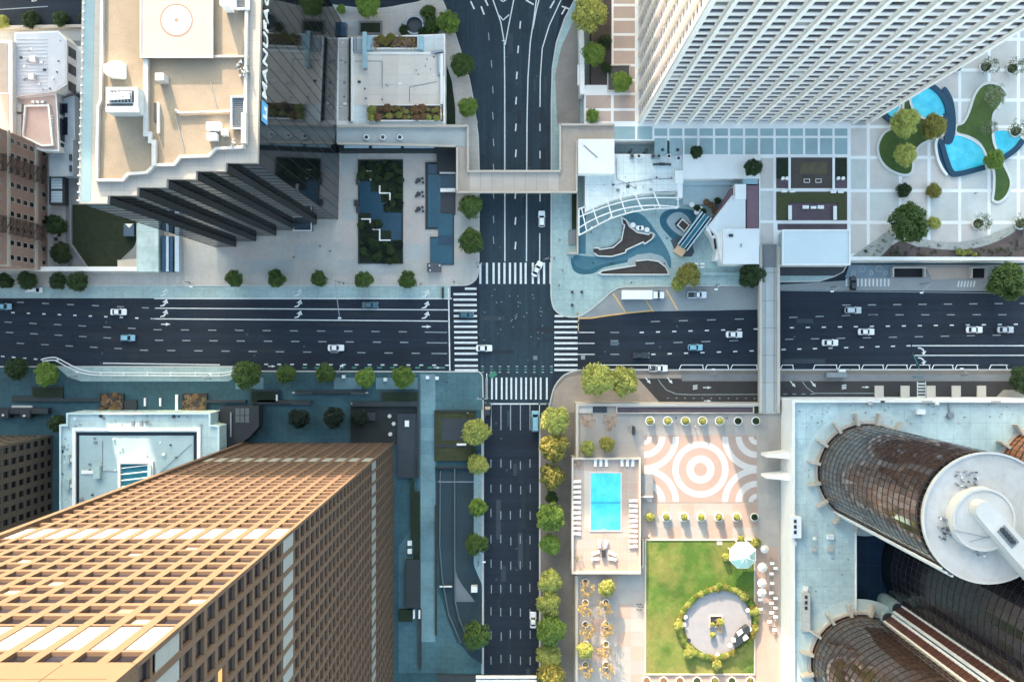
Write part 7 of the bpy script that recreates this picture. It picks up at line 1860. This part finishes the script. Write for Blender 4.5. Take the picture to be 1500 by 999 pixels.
    for a,l in (((597,792,603,799),'pale square ventilation hatch beside the tower foot, upper'),((597,804,603,811),'pale square ventilation hatch beside the tower foot, lower')):
        q = MB(); q.box(*a,.16,1.0,white_wall); tag(q.build('ventilation_hatch'),l,'hatch','hatches beside the tower')
    for a,l in (((605,893,607.5,906),'white gate post slab beside the hedge strip, left'),((613,893,615.5,906),'white gate post slab beside the hedge strip, right')):
        q = MB(); q.box(*a,.16,1.5,white_wall); tag(q.build('gate_post'),l,'gate','gate posts by the hedge strip')
    # curved bus bay rail
    t = thing('bus_bay_rail','long white curved double rail round the bus bay on the slate sidewalk','railing',P3(200,540,0))
    up = spline([(60,527),(66,525),(78,523.5),(86,525.5),(100,533),(115,540),(130,544),(150,545.5),(220,546),(300,546.3),(330,545.5),(344,541.5)],4,False)
    lo = spline([(62,529),(78,527.5),(84,529.5),(98,537),(114,544.5),(130,548),(150,549.5),(220,550),(300,550.3),(332,549.5),(344,543)],4,False)
    for s_ in (up,lo):
        q = MB(); q.wall(s_,.32,.9,1.05,metal_wh,zr=1); q.build('rail', t)
    for u in (84,147,181,216,250,286,321):
        q = MB(); q.wall([(u,545 if u>100 else 525),(u-.5,550.5 if u>100 else 529.5)],.3,.15,.98,metal_wh,zr=1); q.build('post', t)
    lamp_post('slim white lamp on the bus bay sidewalk, left',113,551,.15,6,113,545)
    lamp_post('slim white lamp on the bus bay sidewalk, right',308,554,.15,6,308,548)
    lamp_post('slim lamp over the south avenue lanes between two sidewalk trees',500.5,545,.15,7,500.5,536)
    lamp_post('traffic signal arm over the bottom crosswalk, west corner',700,583,.15,6,716,583.5,'traffic_signal')
    lamp_post('slim white lamp on the west side of the south street',701,823,.15,7,709,823)
    # overpass end at the bottom
    t = thing('bottom_bridge','pale bridge parapets crossing the south street at the bottom edge','footbridge',P3(720,996,0))
    q = MB(); q.box(640,989,806,1012,5,6.2,dark_wall,zr=6); q.build('deck', t)
    q = MB(); q.box(697,990.5,786,993.5,6.2,7.2,white_wall); q.box(697,996,786,998.5,6.2,7.2,white_wall); q.build('parapet', t)
    q = MB(); q.box(650,1000,655,1010,0,5,conc); q.box(800,1000,805,1010,0,5,conc); q.build('pier', t)
    # small street clutter near the crosswalk corner
    for u,v,l in ((640,554,'white bin on the slate sidewalk nearest the crosswalk'),(626,553,'white utility box on the slate sidewalk left of the white bin'),(564,556,'white utility box between the two right hand sidewalk trees'),(503,552,'pale kiosk box right of the smallest sidewalk tree')):
        q = MB(); q.box(u-2.4,v-2.4,u+2.4,v+2.4,.15,1.2,metal_wh); tag(q.build('street_box'),l,'utility box','boxes on the slate sidewalk')
sw_plaza()
# ------------------------------------------------------------------ vehicles and people
car('sedan',173.5,457,0,'white','white sedan in the upper left lanes of the avenue, left of the turn arrows')
car('hatch',187,495,0,'blue','pale blue hatchback below the white sedan at left')
car('hatch',6,449,0,'blue','pale blue car cut by the left edge of the picture')
car('sedan',492,509.5,0,'white','white sedan in the middle of the western avenue lanes')
car('sedan',542,447,0,'teal','dark teal sedan in the turn lane near the lamp mast')
car('hatch',683,461.5,0,'teal','dark teal car standing on the left crosswalk')
car('sedan',709,510,0,'white','white sedan entering the junction from the left crosswalk')
car('suv',793.5,321,90,'white','white car driving north below the skybridge')
car('sedan',787,394,63,'white','white car turning across the top crosswalk')
car('sedan',1075.5,490,0,'white','white sedan west of the footbridge on the avenue')
car('hatch',1018.5,509,0,'blue','blue hatchback left of the white sedan near the footbridge')
car('sedan',939,520.5,0,'black','black sedan above the golden corner trees')
car('sedan',1269,486,0,'white','white sedan in the middle of three right of the footbridge')
car('sedan',1216,502,0,'white','white sedan lowest of three right of the footbridge')
car('suv',1249.5,454.5,0,'silver','silver van-like car uppermost of three right of the footbridge')
car('sedan',1427.5,483,0,'white','white sedan leading the pair near the right edge, left one')
car('sedan',1473,483,0,'silver','silver grey sedan nearest the right edge')
car('hatch',1250,415,90,'black','black car crossing the hatched driveway by the pavilion',roofmat=PAINT['black'])
car('sedan',781,908,90,'white','white sedan going north beside the broad lime tree')
car('hatch',714.5,600,90,'black','small black car at the stop line of the south street')
car('van',784,617,90,'blue','pale blue van at the stop line on the right of the south street',scale=1.1)
car('pickup',964,539.5,0,'white','white pickup parked between the lane rails right of the corner trees')
car('pickup',1021,432,0,'white','white pickup with open dark bed in the loading bay')
car('van',50,425,0,'white','small white delivery van in the bus lane under the dark trees',scale=.85)
def truck():
    x,y = P(941,432.5,1.5)
    t = thing('delivery_truck','long white box truck parked in the loading bay','truck',(x,y,0))
    m = MB(); m.wbox(x-6.3,y-1.3,1.0,x+2.6,y+1.3,3.9,PAINT['white']); m.build('cargo_box', t)
    m = MB(); m.wbox(x-6.2,y-1.2,3.9,x+2.5,y+1.2,3.95,M('truck_roof',(.70,.71,.72),.5,.08,1)); 
    m.build('cargo_roof', t)
    m = MB()
    for i in range(8): m.wbox(x-5.8+i*1.15,y-1.18,3.95,x-5.74+i*1.15,y+1.18,3.98,metal_wh)
    m.build('roof_rib', t, kind='stuff')
    m = MB(); loft(m,[[(x+2.9,y-1.1,.5),(x+6.2,y-1.0,.5),(x+6.2,y+1.0,.5),(x+2.9,y+1.1,.5)],[(x+2.9,y-1.15,1.6),(x+6.3,y-.9,1.5),(x+6.3,y+.9,1.5),(x+2.9,y+1.15,1.6)]],PAINT['white']); m.build('hood', t)
    m = MB(); loft(m,[[(x+2.9,y-1.12,1.6),(x+5.0,y-1.05,1.6),(x+5.0,y+1.05,1.6),(x+2.9,y+1.12,1.6)],[(x+3.0,y-1.0,2.9),(x+4.2,y-.95,2.8),(x+4.2,y+.95,2.8),(x+3.0,y+1.0,2.9)]],PAINT['white']); m.build('cab', t)
    m = MB(); m.add([(x+5.03,y-.95,1.7),(x+5.03,y+.95,1.7),(x+4.27,y+.85,2.75),(x+4.27,y-.85,2.75)],[(0,1,2,3)],car_glass); m.build('windscreen', t)
    m = MB(); m.wbox(x+2.62,y-1.1,.9,x+2.88,y+1.1,2.6,metal_dk); m.build('chassis_gap', t)
    for s_ in (-1,1):
        m = MB(); m.add([(x+3.2,y+s_*1.10,1.75),(x+4.7,y+s_*1.06,1.75),(x+4.1,y+s_*.99,2.7),(x+3.25,y+s_*1.03,2.7)],[(0,1,2,3)],car_glass); m.build('side_window', t)
        m = MB(); m.wbox(x+4.5,y+s_*1.3-.12,1.8,x+4.7,y+s_*1.3+.12,2.4,metal_dk); m.build('mirror', t)
        m = MB(); m.wbox(x+6.2,y+s_*.7-.18,.8,x+6.34,y+s_*.7+.18,1.1,lampw); m.build('headlight', t)
        for xx in (-4.8,-3.6,4.9):
            m = MB(); n=14; vs=[(x+xx+.48*math.cos(i*2*math.pi/n),yy,.48+.48*math.sin(i*2*math.pi/n)) for yy in (y+s_*1.22,y+s_*.92) for i in range(n)]
            m.add(vs,[(i,(i+1)%n,n+(i+1)%n,n+i) for i in range(n)]+[tuple(range(n-1,-1,-1)),tuple(range(n,2*n))],tyre); m.build('wheel', t)
    m = MB(); m.wbox(x-6.3,y-.5,.5,x+6,y+.5,1.0,metal_dk); m.build('chassis', t)
truck()
for u,v,i,l,z,a in ((700,391,0,'person in dark clothes waiting at the north-west crosswalk corner',.15,0),(665,413,0,'person in dark clothes on the sidewalk by the bus lane stop line',.15,90),(616,416,2,'person in a red top near the last tree of the north sidewalk',.15,180),(478,414,0,'person in dark clothes left of the tall lamp mast',.15,0),(503,415,0,'person in dark clothes right of the tall lamp mast',.15,180),
    (469,361,0,'person in dark clothes on the big plaza, upper one',.15,200),(483,368,0,'person in dark clothes on the big plaza right of the porch',.15,30),(820,352,0,'person in dark clothes walking past the walled hedge strip',.15,90),(819,418,2,'person in a red top at the north-east corner kerb',.15,100),(824,396,0,'person in dark clothes on the pale north-east corner pavement',.15,270),(869,385,0,'person in dark clothes below the pointed planter, left',.15,0),(896,386,0,'person in dark clothes below the pointed planter, middle',.15,0),(973,386,0,'person in dark clothes below the pointed planter, right end',.15,180),
    (925,414,0,'person in dark clothes by the kerb above the white truck',.15,0),(866,340,0,'person in dark clothes on the grey court under the pergola',.15,0),(977,349,0,'person in dark clothes at the foot of the escalator',.15,45),(897,338,1,'person in a white top under the pergola by the big planter',.15,0),
    (990,612,0,'person in dark clothes between the golden pots above the mosaic',6,0),(1065,612,2,'person in a red top by the dark pots above the mosaic',6,0),(1018,625,1,'person in a white top on the terrace above the mosaic',6,0),(920,623,1,'person in a white top near the dark tall post',6,0),(1120,624,1,'person in a white top at the hotel end of the terrace',6,0),(950,785,1,'person in a white top at the upper left lawn corner',6,0),
    (685,605,1,'person in a white top beside the walled hedge court',.165,90),(1245,540,0,'person in dark clothes at the grey bus shelter',.19,0),(655,560,0,'person in dark clothes on the slate corner by the crosswalk',.165,0),(430,377,0,'person in dark clothes crossing the big plaza, leftmost',.15,160)):
    person(u,v,i,l,z,a,'people on foot')
